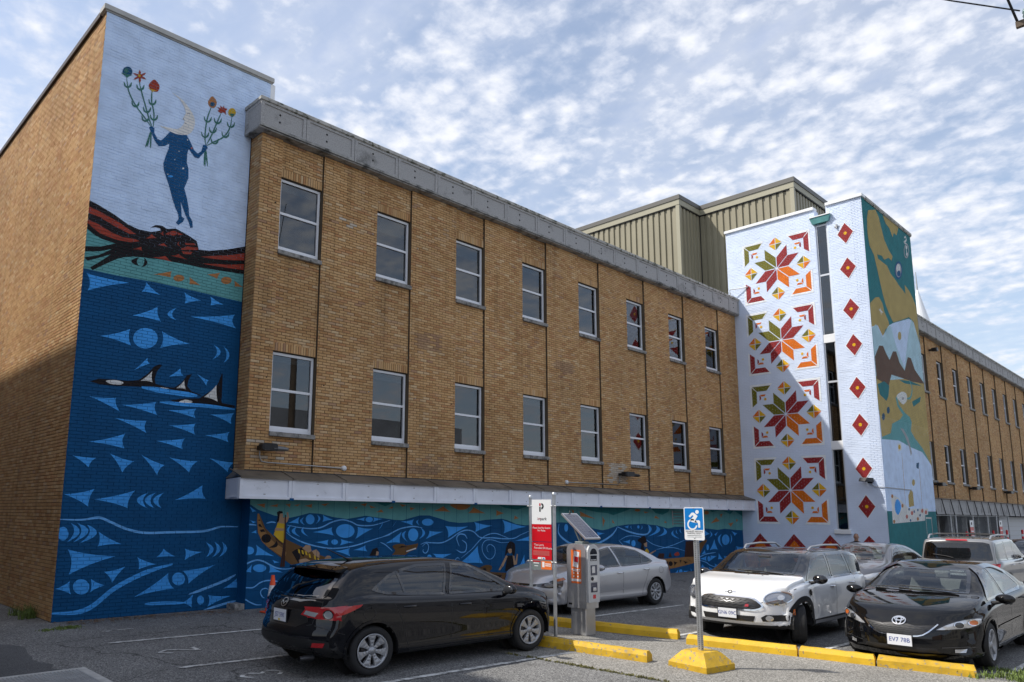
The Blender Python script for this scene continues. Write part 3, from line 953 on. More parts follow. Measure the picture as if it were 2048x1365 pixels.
MAP_PAINT = """#map
p16;;29519,13374 30376,13652 30688,13452 30891,13063 31123,12650 31555,12345 31980,12182 31800,11957 31466,11994 30908,11778 30684,11875 30133,11806 30191,11647 30706,11629 31199,11602 31562,11363 32134,11225 32489,11094 32965,10986 33252,10895 33231,11290 33755,11157 34169,10934 34485,10686 34576,10329 34570,9642 34480,9008 33969,9903 33426,9985 32049,9575 31344,9385 30953,9628 30644,9911 30385,10314 30176,10782 29969,11248 29781,11660 29350,11949 29247,12376 29319,12969
p16;;31204,13663 31900,13712 33089,13689 32757,13261 32401,13269 32217,13034 31890,13330 31480,13409
p16;;28882,9637 29514,9988 29929,10087 30255,9917 30379,9630 30790,9311 30851,9094 30373,8952 29951,8543 29489,8903 28830,8756
p0;;28830,8756 29496,8932 29966,8601 30839,9178 31336,9355 33408,9920 33959,9871 34583,9025 34972,7361 28482,6551
p17;;28864,8708 29312,8937 29982,8537 30693,9122 31005,9179 31479,8402 32258,7743 33021,9067 33696,9944 33899,9860 34583,9025 34972,7361 28558,6560
p16;;28801,6960 30203,6984 32318,7318 34991,7424 34873,6395 34637,4056 34212,4267 33557,4633 32151,4820 30800,4885 28953,4770 28843,6507
p19;;28907,7667 29467,8160 29907,8232 30168,7997 30520,7790 31003,8195 31386,8244 31678,7860 32225,7622 32752,8236 33160,8256 33562,7839 34690,7417 33034,7295 31780,7275 30593,7245 30146,6758 28930,6871
p18;;28960,6680 29701,6881 30233,6786 30051,6383 29758,6162 29103,6327
p18;;31405,7158 32850,7289 34352,7272 33187,7185 32082,7103
p18;;32799,6470 34021,6812 33857,6586 32927,6281
p1;;31156,6539 30841,6419 30957,6101 31525,5827 31165,5626 30194,5374 29940,5005 28959,4796 28940,4717 30778,4802 32102,4649 33531,4545 34524,4138 33584,4721 32749,5033 32317,5282 32526,5640 32345,5822 31761,5934 31144,6177 31066,6390
s7;;30976,6490 31631,6724 32151,6712 32168,6457 31673,6245 31190,6348
e20;;31701,6473 31844,6489 31717,6531
l1;0.1;32185,6516 32663,6628 32953,7010 32678,7325
e22;;29295,5545 29453,5560 29326,5675
e22;;29882,5837 30045,5854 29915,5969
p20;;31075,5288 31413,5290 31930,4971 32218,4434 32039,4300 31923,4637 31519,5050
p7;;30574,4652 31010,4737 31021,4467 30585,4385
e11;;30779,4559 30915,4568 30803,4647
p22;;32650,4067 32992,4114 32860,3853 32600,3897
l13;0.04;30991,4357 30931,2483
l13;0.04;32970,3915 32870,2349
e16;;32073,3310 32252,3316 32108,3432
p16;;31325,2811 31642,3024 31885,2960 31912,2445 31290,2383
p18;;28818,2214 34757,2257 34608,-15 28575,238
#banner
p7;;29381,2815 30139,2704 30814,2482 31275,2329 33619,2358 33549,2133 33164,2103 33064,1897 29350,1790
s3;;29772,2516 30045,2650 30334,2526 30359,2318 29978,2097 29705,2259
e6;;29517,2741 29627,2744 29534,2808
e6;;30551,2425 30666,2427 30569,2493
e6;;29492,1861 29601,1861 29509,1927
e6;;32212,1961 32337,1961 32233,2031
e21;;30941,2036 31075,2036 30961,2109
e21;;31573,2172 31712,2174 31595,2248
e21;;32844,2266 32992,2267 32868,2343
e21;;33292,2215 33442,2216 33316,2293
e9;;31268,2303 31353,2304 31281,2351
e9;;31850,2229 31937,2229 31864,2277
e9;;32308,2288 32398,2289 32323,2337
e9;;31326,1905 31411,1905 31339,1953
e9;;32522,2098 32612,2099 32536,2148
#emblem
e9;;32593,11755 33077,11869 32701,12160
e20;;32593,11755 32960,11842 32676,12068
e7;;32581,11843 32831,11903 32629,12026
e9;;32593,11621 32824,11675 32628,11751
e20;;33899,12897 34250,12986 33994,13239
e18;;33899,12897 34167,12965 33975,13170
e7;;33943,13054 34066,13086 33966,13136
e7;;33919,12762 34042,12794 33942,12844
l7;0.09;33848,13125 33952,12676
l7;0.08;33739,13413 33938,13517 33997,13386 33683,13208 33994,13239
l7;0.07;29763,9593 30228,9544
l7;0.07;29993,9695 30005,9417
e16;;31972,8958 32192,8996 32017,9130"""
# ================================================================== dimensions of the block (metres)
YM = 13.836          # brick face of the main wing
YT = 14.33           # painted face of the tall end block
XT0, XT1, ZT = 4.075, 7.683, 11.62
XL = 7.27            # left corner of the main wing
XS, YS, ZS = 28.868, 8.766, 13.72   # stair tower: side face, front face, top
XS2 = 34.62
YF = 9.45            # brick face of the far wing
YG = 13.957          # painted block wall of the ground floor
BAY0, BAYP, BAYW = 7.789, 2.648, 1.086
CH, BL, JT = 0.0635, 0.205, 0.010

BUFF = brick_mat('buff_brick', [(0.0, (0.42, 0.220, 0.090)), (0.2, (0.51, 0.300, 0.130)), (0.45, (0.55, 0.335, 0.152)), (0.70, (0.59, 0.375, 0.185)),
                                (0.86, (0.45, 0.225, 0.098)), (0.95, (0.63, 0.45, 0.255)), (1.0, (0.37, 0.205, 0.12))], grime=0.16)
PALEB = brick_mat('repaired_brick', [(0.0, (0.50, 0.42, 0.33)), (0.5, (0.56, 0.49, 0.40)), (1.0, (0.46, 0.33, 0.22))])
BROWNB = brick_mat('brown_brick', [(0.0, (0.36, 0.21, 0.11)), (0.5, (0.43, 0.27, 0.15)), (1.0, (0.38, 0.22, 0.13))])
MORTAR = mat('mortar', (0.105, 0.078, 0.050), 0.95, var=0.2, vscale=2.0)
CONC = mat('aggregate_concrete', (0.37, 0.365, 0.36), 0.9, var=0.3, vscale=55.0, bump=0.5, bscale=90, dirt=((0.09, 0.09, 0.085), 1.6, 0.56, 0.78))
CONC_EDGE = mat('stained_concrete', (0.34, 0.335, 0.32), 0.9, var=0.2, vscale=9.0, dirt=((0.075, 0.075, 0.07), 3.5, 0.48, 0.66))
COPE = mat('weathered_coping', (0.42, 0.41, 0.38), 0.85, var=0.15, vscale=6.0, dirt=((0.10, 0.105, 0.08), 7.0, 0.5, 0.62))
BOLT = mat('bolt_hole', (0.02, 0.02, 0.02), 0.8)
WHITEP = mat('white_painted_panel', (0.74, 0.76, 0.82), 0.55, var=0.06, vscale=2.5, dirt=((0.42, 0.42, 0.44), 4.0, 0.62, 0.78))
FLASH = mat('brown_sheet_flashing', (0.16, 0.135, 0.105), 0.55, 0.2, var=0.25, vscale=1.7, dirt=((0.06, 0.055, 0.05), 2.2, 0.55, 0.7))
DARKFL = mat('dark_brown_coping', (0.045, 0.028, 0.022), 0.5, 0.2)
GREYFL = mat('grey_metal_coping', (0.42, 0.41, 0.38), 0.45, 0.3, var=0.12, vscale=3.0)
WHITEFL = mat('white_metal_coping', (0.80, 0.81, 0.82), 0.4, var=0.05)
VINYL = mat('white_vinyl', (0.76, 0.77, 0.80), 0.35, var=0.03)
SILL = mat('stone_sill', (0.26, 0.25, 0.235), 0.9, var=0.25, vscale=14.0, dirt=((0.08, 0.08, 0.075), 8.0, 0.5, 0.65))
GASKET = mat('black_gasket', (0.012, 0.012, 0.014), 0.5)
BLIND = mat('roller_blind', (0.62, 0.63, 0.60), 0.8)
ROOM = mat('room_wall', (0.24, 0.25, 0.27), 0.9, var=0.1)
PANE = glass_mat('window_glass', (0.40, 0.45, 0.48), 0.085, 0.0, 0.8)
ROOFM = mat('roofing', (0.10, 0.10, 0.10), 0.9, var=0.2)
CONDUIT = mat('grey_conduit', (0.42, 0.42, 0.42), 0.45, 0.6)
LAMPBLK = mat('dark_lamp_housing', (0.016, 0.016, 0.018), 0.4, 0.3, var=0.3, vscale=9)
LAMPGREY = mat('grey_lamp_lens', (0.16, 0.165, 0.17), 0.3, 0.2)

PAINT_RGB = [(0.60, 0.74, 0.96), (0.12, 0.35, 0.36), (0.002, 0.072, 0.20), (0.055, 0.34, 0.84), (0.012, 0.009, 0.011), (0.34, 0.05, 0.03),
             (0.42, 0.18, 0.065), (0.70, 0.71, 0.70), (0.78, 0.77, 0.74), (0.006, 0.085, 0.23), (0.045, 0.17, 0.14), (0.62, 0.40, 0.03), (0.145, 0.075, 0.028),
             (0.42, 0.27, 0.17), (0.30, 0.155, 0.055), (0.05, 0.022, 0.016), (0.46, 0.345, 0.12), (0.44, 0.64, 0.72), (0.02, 0.18, 0.20), (0.13, 0.07, 0.045),
             (0.36, 0.36, 0.38), (0.52, 0.16, 0.13), (0.012, 0.08, 0.17), (0.14, 0.42, 0.84)]
PAINT_NAMES = ['pale_blue', 'teal', 'navy', 'mid_blue', 'black', 'brick_red', 'ochre_orange', 'white', 'moon_white', 'deep_blue', 'stem_green', 'yellow', 'brown',
               'skin_tan', 'tan', 'dark_brown', 'sand_ochre', 'ice_blue', 'dark_teal', 'mountain_brown', 'grey', 'coral', 'dark_blue', 'line_blue']
PAINTS = [mat('mural_paint_' + n, c, 0.7, spec=0.2, var=0.10, vscale=3.5, detail=8.0) for n, c in zip(PAINT_NAMES, PAINT_RGB)]

# ------------------------------------------------------------------ brickwork
def brick_rects(u0, u1, z0, z1, holes=(), bl=BL, ch=CH, stack=False, zorg=0.0):
    """running bond on one common grid, cut at the ends and round the openings"""
    out = []
    i0, i1 = int(math.floor((z0 - zorg) / ch + 1e-6)), int(math.ceil((z1 - zorg) / ch - 1e-6))
    for i in range(i0, i1):
        za, zb = max(zorg + i * ch, z0), min(zorg + (i + 1) * ch, z1)
        if zb - za < 0.018:
            continue
        zc = 0.5 * (za + zb)
        spans = [(u0, u1)]
        for (a, b, c, d) in holes:
            if c < zc < d:
                ns = []
                for s, e in spans:
                    if b <= s or a >= e:
                        ns.append((s, e))
                    else:
                        if a > s: ns.append((s, a))
                        if b < e: ns.append((b, e))
                spans = ns
        off = 0.0 if (stack or i % 2 == 0) else bl / 2
        for s, e in spans:
            k = math.floor((s - off) / bl)
            u = off + k * bl
            while u < e - 1e-6:
                a, b = max(u, s), min(u + bl, e)
                if b - a > 0.03:
                    out.append((a, b, za, zb))
                u += bl
    return out
def soldier_rects(u0, u1, z0, z1):
    n = round((u1 - u0) / CH)
    w = (u1 - u0) / n
    return [(u0 + i * w, u0 + (i + 1) * w, z0, z1) for i in range(n)]
def wall_pt(wall, u, d, z):
    return (u, wall[1] + d, z) if wall[0] == 'Y' else (wall[1] + d, u, z)
def bricks_mesh(name, rects, wall, m, depth=0.05, j=JT, jitter=0.0015):
    R = np.array(rects, dtype=np.float64)
    n = len(R)
    ua, ub, za, zb = R[:, 0] + j / 2, R[:, 1] - j / 2, R[:, 2] + j / 2, R[:, 3] - j / 2
    f = NPR.normal(0, jitter, n) if jitter else np.zeros(n)
    b = np.full(n, depth)
    c = 0.0035                                            # worn arris
    U = np.stack([ua + c, ub - c, ub - c, ua + c, ua, ub, ub, ua, ua, ub, ub, ua], 1)
    Z = np.stack([za + c, za + c, zb - c, zb - c, za, za, zb, zb, za, za, zb, zb], 1)
    Dp = np.stack([f, f, f, f, f + c, f + c, f + c, f + c, b, b, b, b], 1)
    if wall[0] == 'Y':
        V = np.stack([U, wall[1] + Dp, Z], 2).reshape(-1, 3)
    else:
        V = np.stack([wall[1] + Dp, U, Z], 2).reshape(-1, 3)
    q = np.array([[0, 1, 2, 3], [4, 5, 1, 0], [5, 6, 2, 1], [6, 7, 3, 2], [7, 4, 0, 3], [8, 9, 5, 4], [9, 10, 6, 5], [10, 11, 7, 6], [11, 8, 4, 7]])
    F = (q[None] + (np.arange(n) * 12)[:, None, None]).reshape(-1, 4)
    return mesh_np(name, V, F, m)
def px_size(wall, r):
    u, z = 0.5 * (r[0] + r[1]), 0.5 * (r[2] + r[3])
    p = Vector(wall_pt(wall, u, 0, z)) - EYE
    dist = p.length
    nrm = Vector((0, -1, 0)) if wall[0] == 'Y' else Vector((-1, 0, 0))
    return (r[1] - r[0]) * abs(p.normalized().dot(nrm)) / dist
def brickwork(parent, rects, wall, m, depth=0.05, singles=0, name='brickwork', sel=None, j=JT, jitter=0.0015, piece='brick'):
    """bricks of one wall: the largest in view as objects of their own, the rest as one field"""
    full = [r for r in rects if abs((r[1] - r[0]) - (BL if piece == 'brick' else 0.415)) < 1e-4 and abs((r[3] - r[2]) - (CH if piece == 'brick' else 0.2)) < 1e-4]
    if singles and full:
        cand = [r for r in full if sel is None or sel(r)]
        cand.sort(key=lambda r: -px_size(wall, r))
        chosen = set(cand[:singles])
        w, h = full[0][1] - full[0][0], full[0][3] - full[0][2]
        me = bricks_mesh(piece, [(-w / 2, w / 2, -h / 2, h / 2)], (wall[0], 0.0), m, depth, j, 0)
        for r in cand[:singles]:
            o = link(piece, me, parent)
            o.location = wall_pt(wall, 0.5 * (r[0] + r[1]), RNG.gauss(0, 0.0012), 0.5 * (r[2] + r[3]))
        rects = [r for r in rects if r not in chosen]
    o = link(name, bricks_mesh(name, rects, wall, m, depth, j, jitter), parent)
    return tag(o, kind='stuff')

# ------------------------------------------------------------------ mural painting: flat shapes cut by the joints
def quadb(a, b, c, n=9):
    return [((1 - t) ** 2 * a[0] + 2 * t * (1 - t) * b[0] + t * t * c[0], (1 - t) ** 2 * a[1] + 2 * t * (1 - t) * b[1] + t * t * c[1]) for t in [i / n for i in range(n)]]
def catmull(P, closed, n=6):
    out = []
    N = len(P)
    for i in range(N if closed else N - 1):
        p0, p1, p2, p3 = (P[(i + k) % N] if closed else P[min(max(i + k, 0), N - 1)] for k in (-1, 0, 1, 2))
        for s in range(n):
            t = s / n
            out.append(tuple(0.5 * ((2 * p1[k]) + (-p0[k] + p2[k]) * t + (2 * p0[k] - 5 * p1[k] + 4 * p2[k] - p3[k]) * t * t + (-p0[k] + 3 * p1[k] - 3 * p2[k] + p3[k]) * t ** 3) for k in (0, 1)))
    if not closed:
        out.append(P[-1])
    return out
def stroke(P, w, n=6, taper=True):
    P = catmull(P, False, n)
    L, R = [], []
    N = len(P)
    for i, p in enumerate(P):
        a, b = P[max(i - 1, 0)], P[min(i + 1, N - 1)]
        dx, dz = b[0] - a[0], b[1] - a[1]
        l = math.hypot(dx, dz) or 1
        k = w / 2 * (1.0 if not taper else min(1.0, 0.35 + 3.0 * min(i, N - 1 - i) / N))
        L.append((p[0] - dz / l * k, p[1] + dx / l * k)); R.append((p[0] + dz / l * k, p[1] - dx / l * k))
    return L, R
def shape_outline(kind, P, ex):
    if kind == 't':
        c = (sum(p[0] for p in P) / 3, sum(p[1] for p in P) / 3)
        poly = []
        for i in range(3):
            a, b = P[i], P[(i + 1) % 3]
            m = ((a[0] + b[0]) / 2, (a[1] + b[1]) / 2)
            poly += quadb(a, (m[0] + (c[0] - m[0]) * ex * 2.4, m[1] + (c[1] - m[1]) * ex * 2.4), b)
    elif kind == 'e':
        c, r, t = P
        ax, az, bx, bz = r[0] - c[0], r[1] - c[1], t[0] - c[0], t[1] - c[1]
        poly = [(c[0] + ax * math.cos(a) + bx * math.sin(a), c[1] + az * math.cos(a) + bz * math.sin(a)) for a in [2 * math.pi * i / 28 for i in range(28)]]
    elif kind == 'c':
        a, b, c = P
        k = (2 * b[0] - (a[0] + c[0]) / 2, 2 * b[1] - (a[1] + c[1]) / 2)
        m = ((a[0] + c[0]) / 2, (a[1] + c[1]) / 2)
        i2 = (m[0] + (k[0] - m[0]) * (1 - ex), m[1] + (k[1] - m[1]) * (1 - ex))
        poly = quadb(a, k, c, 10) + quadb(c, i2, a, 10)
    elif kind == 's':
        poly = catmull(P, True)
    else:
        poly = P
    return poly
def shape_tris(kind, P, ex):
    """triangles of one painted shape in wall coordinates"""
    if kind == 'l':
        L, R = stroke(P, ex)
        return [t for i in range(len(L) - 1) for t in ((L[i], R[i], R[i + 1]), (L[i], R[i + 1], L[i + 1]))]
    poly = shape_outline(kind, P, ex)
    idx = tessellate_polygon([[Vector((x, z, 0)) for x, z in poly]])
    return [tuple(poly[i] for i in t) for t in idx]
def clip(poly, a, b, c, d):
    for ax, val, keep in ((0, a, 1), (0, b, -1), (1, c, 1), (1, d, -1)):
        if not poly:
            return poly
        res = []
        for i, p in enumerate(poly):
            q = poly[i - 1]
            pi, qi = (p[ax] - val) * keep >= 0, (q[ax] - val) * keep >= 0
            if pi != qi:
                t = (val - q[ax]) / (p[ax] - q[ax])
                res.append((q[0] + t * (p[0] - q[0]), q[1] + t * (p[1] - q[1])))
            if pi:
                res.append(p)
        poly = res
    return poly
class Grid:
    """looks up the bricks a triangle covers"""
    def __init__(self, rects, j):
        self.rows = {}
        self.j = j
        for r in rects:
            self.rows.setdefault(round(r[2], 4), []).append(r)
        for k in self.rows:
            self.rows[k].sort()
        self.keys = sorted(self.rows)
    def pieces(self, tri):
        u0, u1 = min(p[0] for p in tri), max(p[0] for p in tri)
        z0, z1 = min(p[1] for p in tri), max(p[1] for p in tri)
        h = self.j / 2 - 0.0004
        for k in self.keys:
            if k > z1:
                break
            for r in self.rows[k]:
                if r[3] < z0: break
                if r[1] < u0: continue
                if r[0] > u1: break
                g = clip(list(tri), r[0] + h, r[1] - h, r[2] + h, r[3] - h)
                if len(g) > 2:
                    yield g
def parse_paint(data):
    groups, g = [], None
    for row in data.split('\n'):
        if row.startswith('#'):
            g = []; groups.append((row[1:], g)); continue
        k, ex, pts = row.split(';')
        P = [tuple(int(v) / 1000 for v in p.split(',')) for p in pts.split(' ')]
        g.append((k[0], int(k[1:]), P, float(ex) if ex else 0.0))
    return groups
def paint_wall(parent, groups, rects, wall, bounds, j=JT, jd=0.0055, lift=0.0055):
    """groups: (name, [(kind, colour, points, extra)]); paints brick faces and the joints behind them"""
    grid = Grid(rects, j)
    order = 0
    for gname, shapes in groups:
        V, F, I, cols = [], [], [], []
        for kind, col, P, ex in shapes:
            order += 1
            if col not in cols: cols.append(col)
            ci = cols.index(col)
            front = -lift - order * 2.5e-5
            back = jd - 0.0008 - order * 1.2e-5
            for tri in shape_tris(kind, P, ex):
                g = clip(list(tri), *bounds)
                if len(g) < 3:
                    continue
                for pc in grid.pieces(g):
                    n = len(V)
                    V += [wall_pt(wall, u, front, z) for u, z in pc]
                    F.append(tuple(range(n, n + len(pc)))); I.append(ci)
                n = len(V)
                V += [wall_pt(wall, u, back, z) for u, z in g]
                F.append(tuple(range(n, n + len(g)))); I.append(ci)
        if F:
            link('painted_' + gname, mesh_np('painted_' + gname, V, F, [PAINTS[c] for c in cols], I), parent)
def in_poly(p, poly):
    x, y = p
    c = False
    for i in range(len(poly)):
        (x1, y1), (x2, y2) = poly[i - 1], poly[i]
        if (y1 > y) != (y2 > y) and x < (x2 - x1) * (y - y1) / (y2 - y1) + x1:
            c = not c
    return c

# ------------------------------------------------------------------ windows (in walls that face -Y)
def window(parent, x0, x1, z0, z1, y, rail=0.47, blind=0.0, detail=True):
    f = MB()
    t, dp = 0.055, 0.075
    f.box(x0, x0 + t, y, y + dp, z0, z1).box(x1 - t, x1, y, y + dp, z0, z1)
    f.box(x0 + t, x1 - t, y + 0.002, y + dp, z1 - t, z1).box(x0 + t, x1 - t, y + 0.002, y + dp, z0, z0 + t * 1.5)
    zr = z0 + (z1 - z0) * (1 - rail) if rail > 0.5 else z0 + (z1 - z0) * (0.5 + (0.5 - rail))
    f.box(x0 + t, x1 - t, y + 0.006, y + dp - 0.01, zr - 0.027, zr + 0.027)
    if detail:
        f.box(x0 + t, x1 - t, y + 0.02, y + dp, z0 + t * 1.5, z0 + t * 1.5 + 0.045)
    w = f.build('window', VINYL, parent)
    for a, b in ((z0 + t * 1.5 + (0.045 if detail else 0), zr - 0.027), (zr + 0.027, z1 - t)):
        p = MB().box(x0 + t, x1 - t, y + 0.036, y + 0.042, a, b).build('pane', PANE, w)
    if detail:
        g = MB()
        g.box(x0 - 0.012, x0, y + 0.01, y + dp, z0, z1).box(x1, x1 + 0.012, y + 0.01, y + dp, z0, z1).box(x0, x1, y + 0.01, y + dp, z1, z1 + 0.014)
        g.build('seal', GASKET, w)
    MB().bbox(x0 - 0.03, x1 + 0.03, YM - 0.035 + (y - YM - 0.117), y + dp, z0 - 0.10, z0 - 0.004, 0.008).build('sill', SILL, w)
    if blind:
        MB().box(x0 + 0.03, x1 - 0.03, y + 0.13, y + 0.135, z1 - (z1 - z0) * blind, z1 - 0.01).build('blind', BLIND, w)
    r = MB()
    a, b, c, d, yy, ye = x0 - 0.25, x1 + 0.25, z0 - 0.5, z1 + 0.35, y + dp + 0.004, y + 2.6
    r.quad((a, ye, c), (b, ye, c), (b, ye, d), (a, ye, d)).quad((a, yy, c), (a, ye, c), (a, ye, d), (a, yy, d)).quad((b, yy, c), (b, ye, c), (b, ye, d), (b, yy, d))
    r.quad((a, yy, c), (b, yy, c), (b, ye, c), (a, ye, c)).quad((a, yy, d), (b, yy, d), (b, ye, d), (a, ye, d))
    r.box(a, x0, yy, yy + 0.01, c, d).box(x1, b, yy, yy + 0.01, c, d).box(x0, x1, yy, yy + 0.01, c, z0).box(x0, x1, yy, yy + 0.01, z1, d)
    r.build('room_interior', ROOM, w)
    return w

# ================================================================== tall end block with the moon mural
tower = thing('brick_building', 'tall buff brick end block painted with a blue moon figure and whale mural', 'building', (XT0, YT, 0))
wm = MB().box(XT0 + 0.012, XT1, YT + 0.008, YT + 0.5, -0.3, ZT).box(XT0 + 0.012, XT0 + 0.5, YT + 0.5, 34.0, -0.3, ZT).build('wall', MORTAR, tower)
wallA = ('Y', YT)
rectsA = brick_rects(XT0, XT1, 0.02, ZT)
gT = parse_paint(TOWER_PAINT)
gT[0] = (gT[0][0], [(k_, c_, [(7.75 if x_ > 7.2 else (3.95 if x_ < 4.2 else x_), z_) for x_, z_ in P_], e_) for k_, c_, P_, e_ in gT[0][1]])
zones = []
for g_, sh_ in gT[:1]:
    for k_, c_, P_, e_ in sh_:
        if k_ != 'l':
            o_ = shape_outline(k_, P_, e_)
            zones.append((c_, o_, min(p[0] for p in o_), max(p[0] for p in o_), min(p[1] for p in o_), max(p[1] for p in o_)))
buckets = {}
for r in rectsA:
    c, (u_, z_) = 0, (0.5 * (r[0] + r[1]), 0.5 * (r[2] + r[3]))
    for col, P, a_, b_, d_, e_ in zones:
        if a_ < u_ < b_ and d_ < z_ < e_ and in_poly((u_, z_), P): c = col
    buckets.setdefault(c, []).append(r)
MB().quad((XT0, YT + 0.0052, -0.1), (XT1, YT + 0.0052, -0.1), (XT1, YT + 0.0052, ZT), (XT0, YT + 0.0052, ZT)).build('painted_joints', PAINTS[0], wm)
for c_, rs_ in buckets.items():
    brickwork(wm, rs_, wallA, PAINTS[c_], name=PAINT_NAMES[c_] + '_brickwork', singles=150 if c_ == 2 else 0)
paint_wall(wm, gT, rectsA, wallA, (XT0, XT1, -0.1, ZT))
wallB = ('X', XT0)
brickwork(wm, brick_rects(YT, 26.0, 0.02, ZT), wallB, BUFF, name='side_brickwork', singles=150)
MB().box(XT0 - 0.05, XT0 + 0.25, YT + 0.26, 34.0, ZT + 0.003, ZT + 0.11).build('side_coping', DARKFL, tower)
cp = MB()
cp.bbox(XT0 - 0.06, XT1 + 0.06, YT - 0.05, YT + 0.25, ZT + 0.025, ZT + 0.14, 0.01)
cp.box(XT0 - 0.03, XT1 + 0.03, YT - 0.02, YT + 0.22, ZT + 0.002, ZT + 0.025)
cp.build('coping', GREYFL, tower)
MB().box(XT1 - 0.002, XT1 + 0.11, YT + 0.004, YT + 0.25, 10.3, ZT).build('corner_trim', WHITEFL, tower)
MB().box(XT0 + 0.5, XT1, YT + 0.5, 34.0, 10.4, ZT - 0.15).build('roof', ROOFM, tower)

# ================================================================== main wing
main = thing('brick_building', 'long two storey buff brick wing with eight window bays above a painted ground floor', 'building', (XL, YM, 0))
ZB0, ZB1 = 2.793, 10.14
ZU1, ZU0, ZL1, ZL0 = 9.244, 7.574, 5.335, 3.628
mw = MB()
mw.box(XL + 0.008, XS, YM + 0.16, YM + 0.45, ZB0 - 0.3, ZU0 - 0.6 if False else ZB0 - 0.001)
edges = [XL]
for i in range(8):
    edges += [BAY0 + i * BAYP, BAY0 + i * BAYP + BAYW]
edges.append(XS)
piers = [(edges[2 * i], edges[2 * i + 1]) for i in range(9)]
bays = [(edges[2 * i + 1], edges[2 * i + 2]) for i in range(8)]
for a, b in piers:
    mw.box(a + (0.008 if a == XL else 0.004), b - 0.004, YM + 0.011, YM + 0.4, ZB0, ZB1)
for a, b in bays:
    for c, d in ((ZB0, ZL0 - 0.01), (ZL1 + 0.016, ZU0 - 0.01), (ZU1 + 0.016, ZB1)):
        mw.box(a, b, YM + 0.061, YM + 0.38, c, d)
mw.box(XL + 0.008, XL + 0.3, YM + 0.4, YT - 0.002, ZB0, ZB1)
mwall = mw.build('wall', MORTAR, main)
prect, brect = [], []
for a, b in piers:
    prect += brick_rects(a, b, ZB0, ZB1)
for a, b in bays:
    holes = [(a - 1, b + 1, ZL0 - 0.1, ZL1 + 0.22), (a - 1, b + 1, ZU0 - 0.1, ZU1 + 0.22)]
    brect += brick_rects(a + 0.004, b - 0.004, ZB0, ZB1, holes)
    brect += soldier_rects(a + 0.004, b - 0.004, ZL1 + 0.016, ZL1 + 0.22) + soldier_rects(a + 0.004, b - 0.004, ZU1 + 0.016, ZU1 + 0.22)
patches = [((7.3, 8.3, 3.36, 3.46), PALEB), ((7.45, 8.35, 3.05, 3.13), PALEB), ((19.75, 20.75, 2.98, 3.62), PALEB), ((11.75, 12.55, 6.05, 6.5), BROWNB), ((17.2, 18.1, 6.2, 6.55), BROWNB), ((11.6, 12.6, 2.95, 3.2), BROWNB), ((9.4, 9.75, 8.6, 8.75), PALEB)]
def patch_of(r):
    u, z = 0.5 * (r[0] + r[1]), 0.5 * (r[2] + r[3])
    for (a, b, c, d), m in patches:
        if a < u < b and c < z < d and RNG.random() < 0.85:
            return m
    return BUFF
byp = {}
for r in prect:
    byp.setdefault(patch_of(r).name, []).append(r)
for k, rs in byp.items():
    brickwork(mwall, rs, ('Y', YM), MATS[k], depth=0.07, singles=300 if k == 'buff_brick' else 0, name='pier_' + k + 'work')
byp = {}
for r in brect:
    byp.setdefault(patch_of(r).name, []).append(r)
for k, rs in byp.items():
    brickwork(mwall, rs, ('Y', YM + 0.05), MATS[k], name='bay_' + k + 'work')
brickwork(mwall, brick_rects(YM + 0.004, YT - 0.004, ZB0, ZB1), ('X', XL), BUFF, name='return_brickwork')
MB().box(XL - 0.012, XL + 0.02, YT - 0.02, YT - 0.007, ZB0, ZB1).build('joint_seal', GASKET, main)
blinds_u = [0.12, 0.24, 0.22, 0.1, 0.08, 0.3, 0.0, 0.12]
blinds_l = [0.1, 0.12, 0.0, 0.14, 0.0, 0.2, 0.0, 0.5]
for i in range(8):
    a = BAY0 + i * BAYP
    window(main, a + 0.014, a + BAYW - 0.014, ZU0, ZU1, YM + 0.117, blind=blinds_u[i])
    window(main, a + 0.014, a + BAYW - 0.014, ZL0, ZL1, YM + 0.117, blind=blinds_l[i])
# small survey bosses beside the windows
bm_ = MB()
for i in range(6):
    a = BAY0 + i * BAYP
    for x, z in ((a - 0.13, 4.75), (a + BAYW + 0.2, 4.75), (a - 0.13, 8.6), (a + BAYW + 0.2, 8.6)):
        MB().lathe([(0.0, YM - 0.02), (0.013, YM - 0.018), (0.016, YM + 0.004)], (x, 0, z), 'Y', 8).build('wall_boss', COPE if i % 2 else BOLT, main)

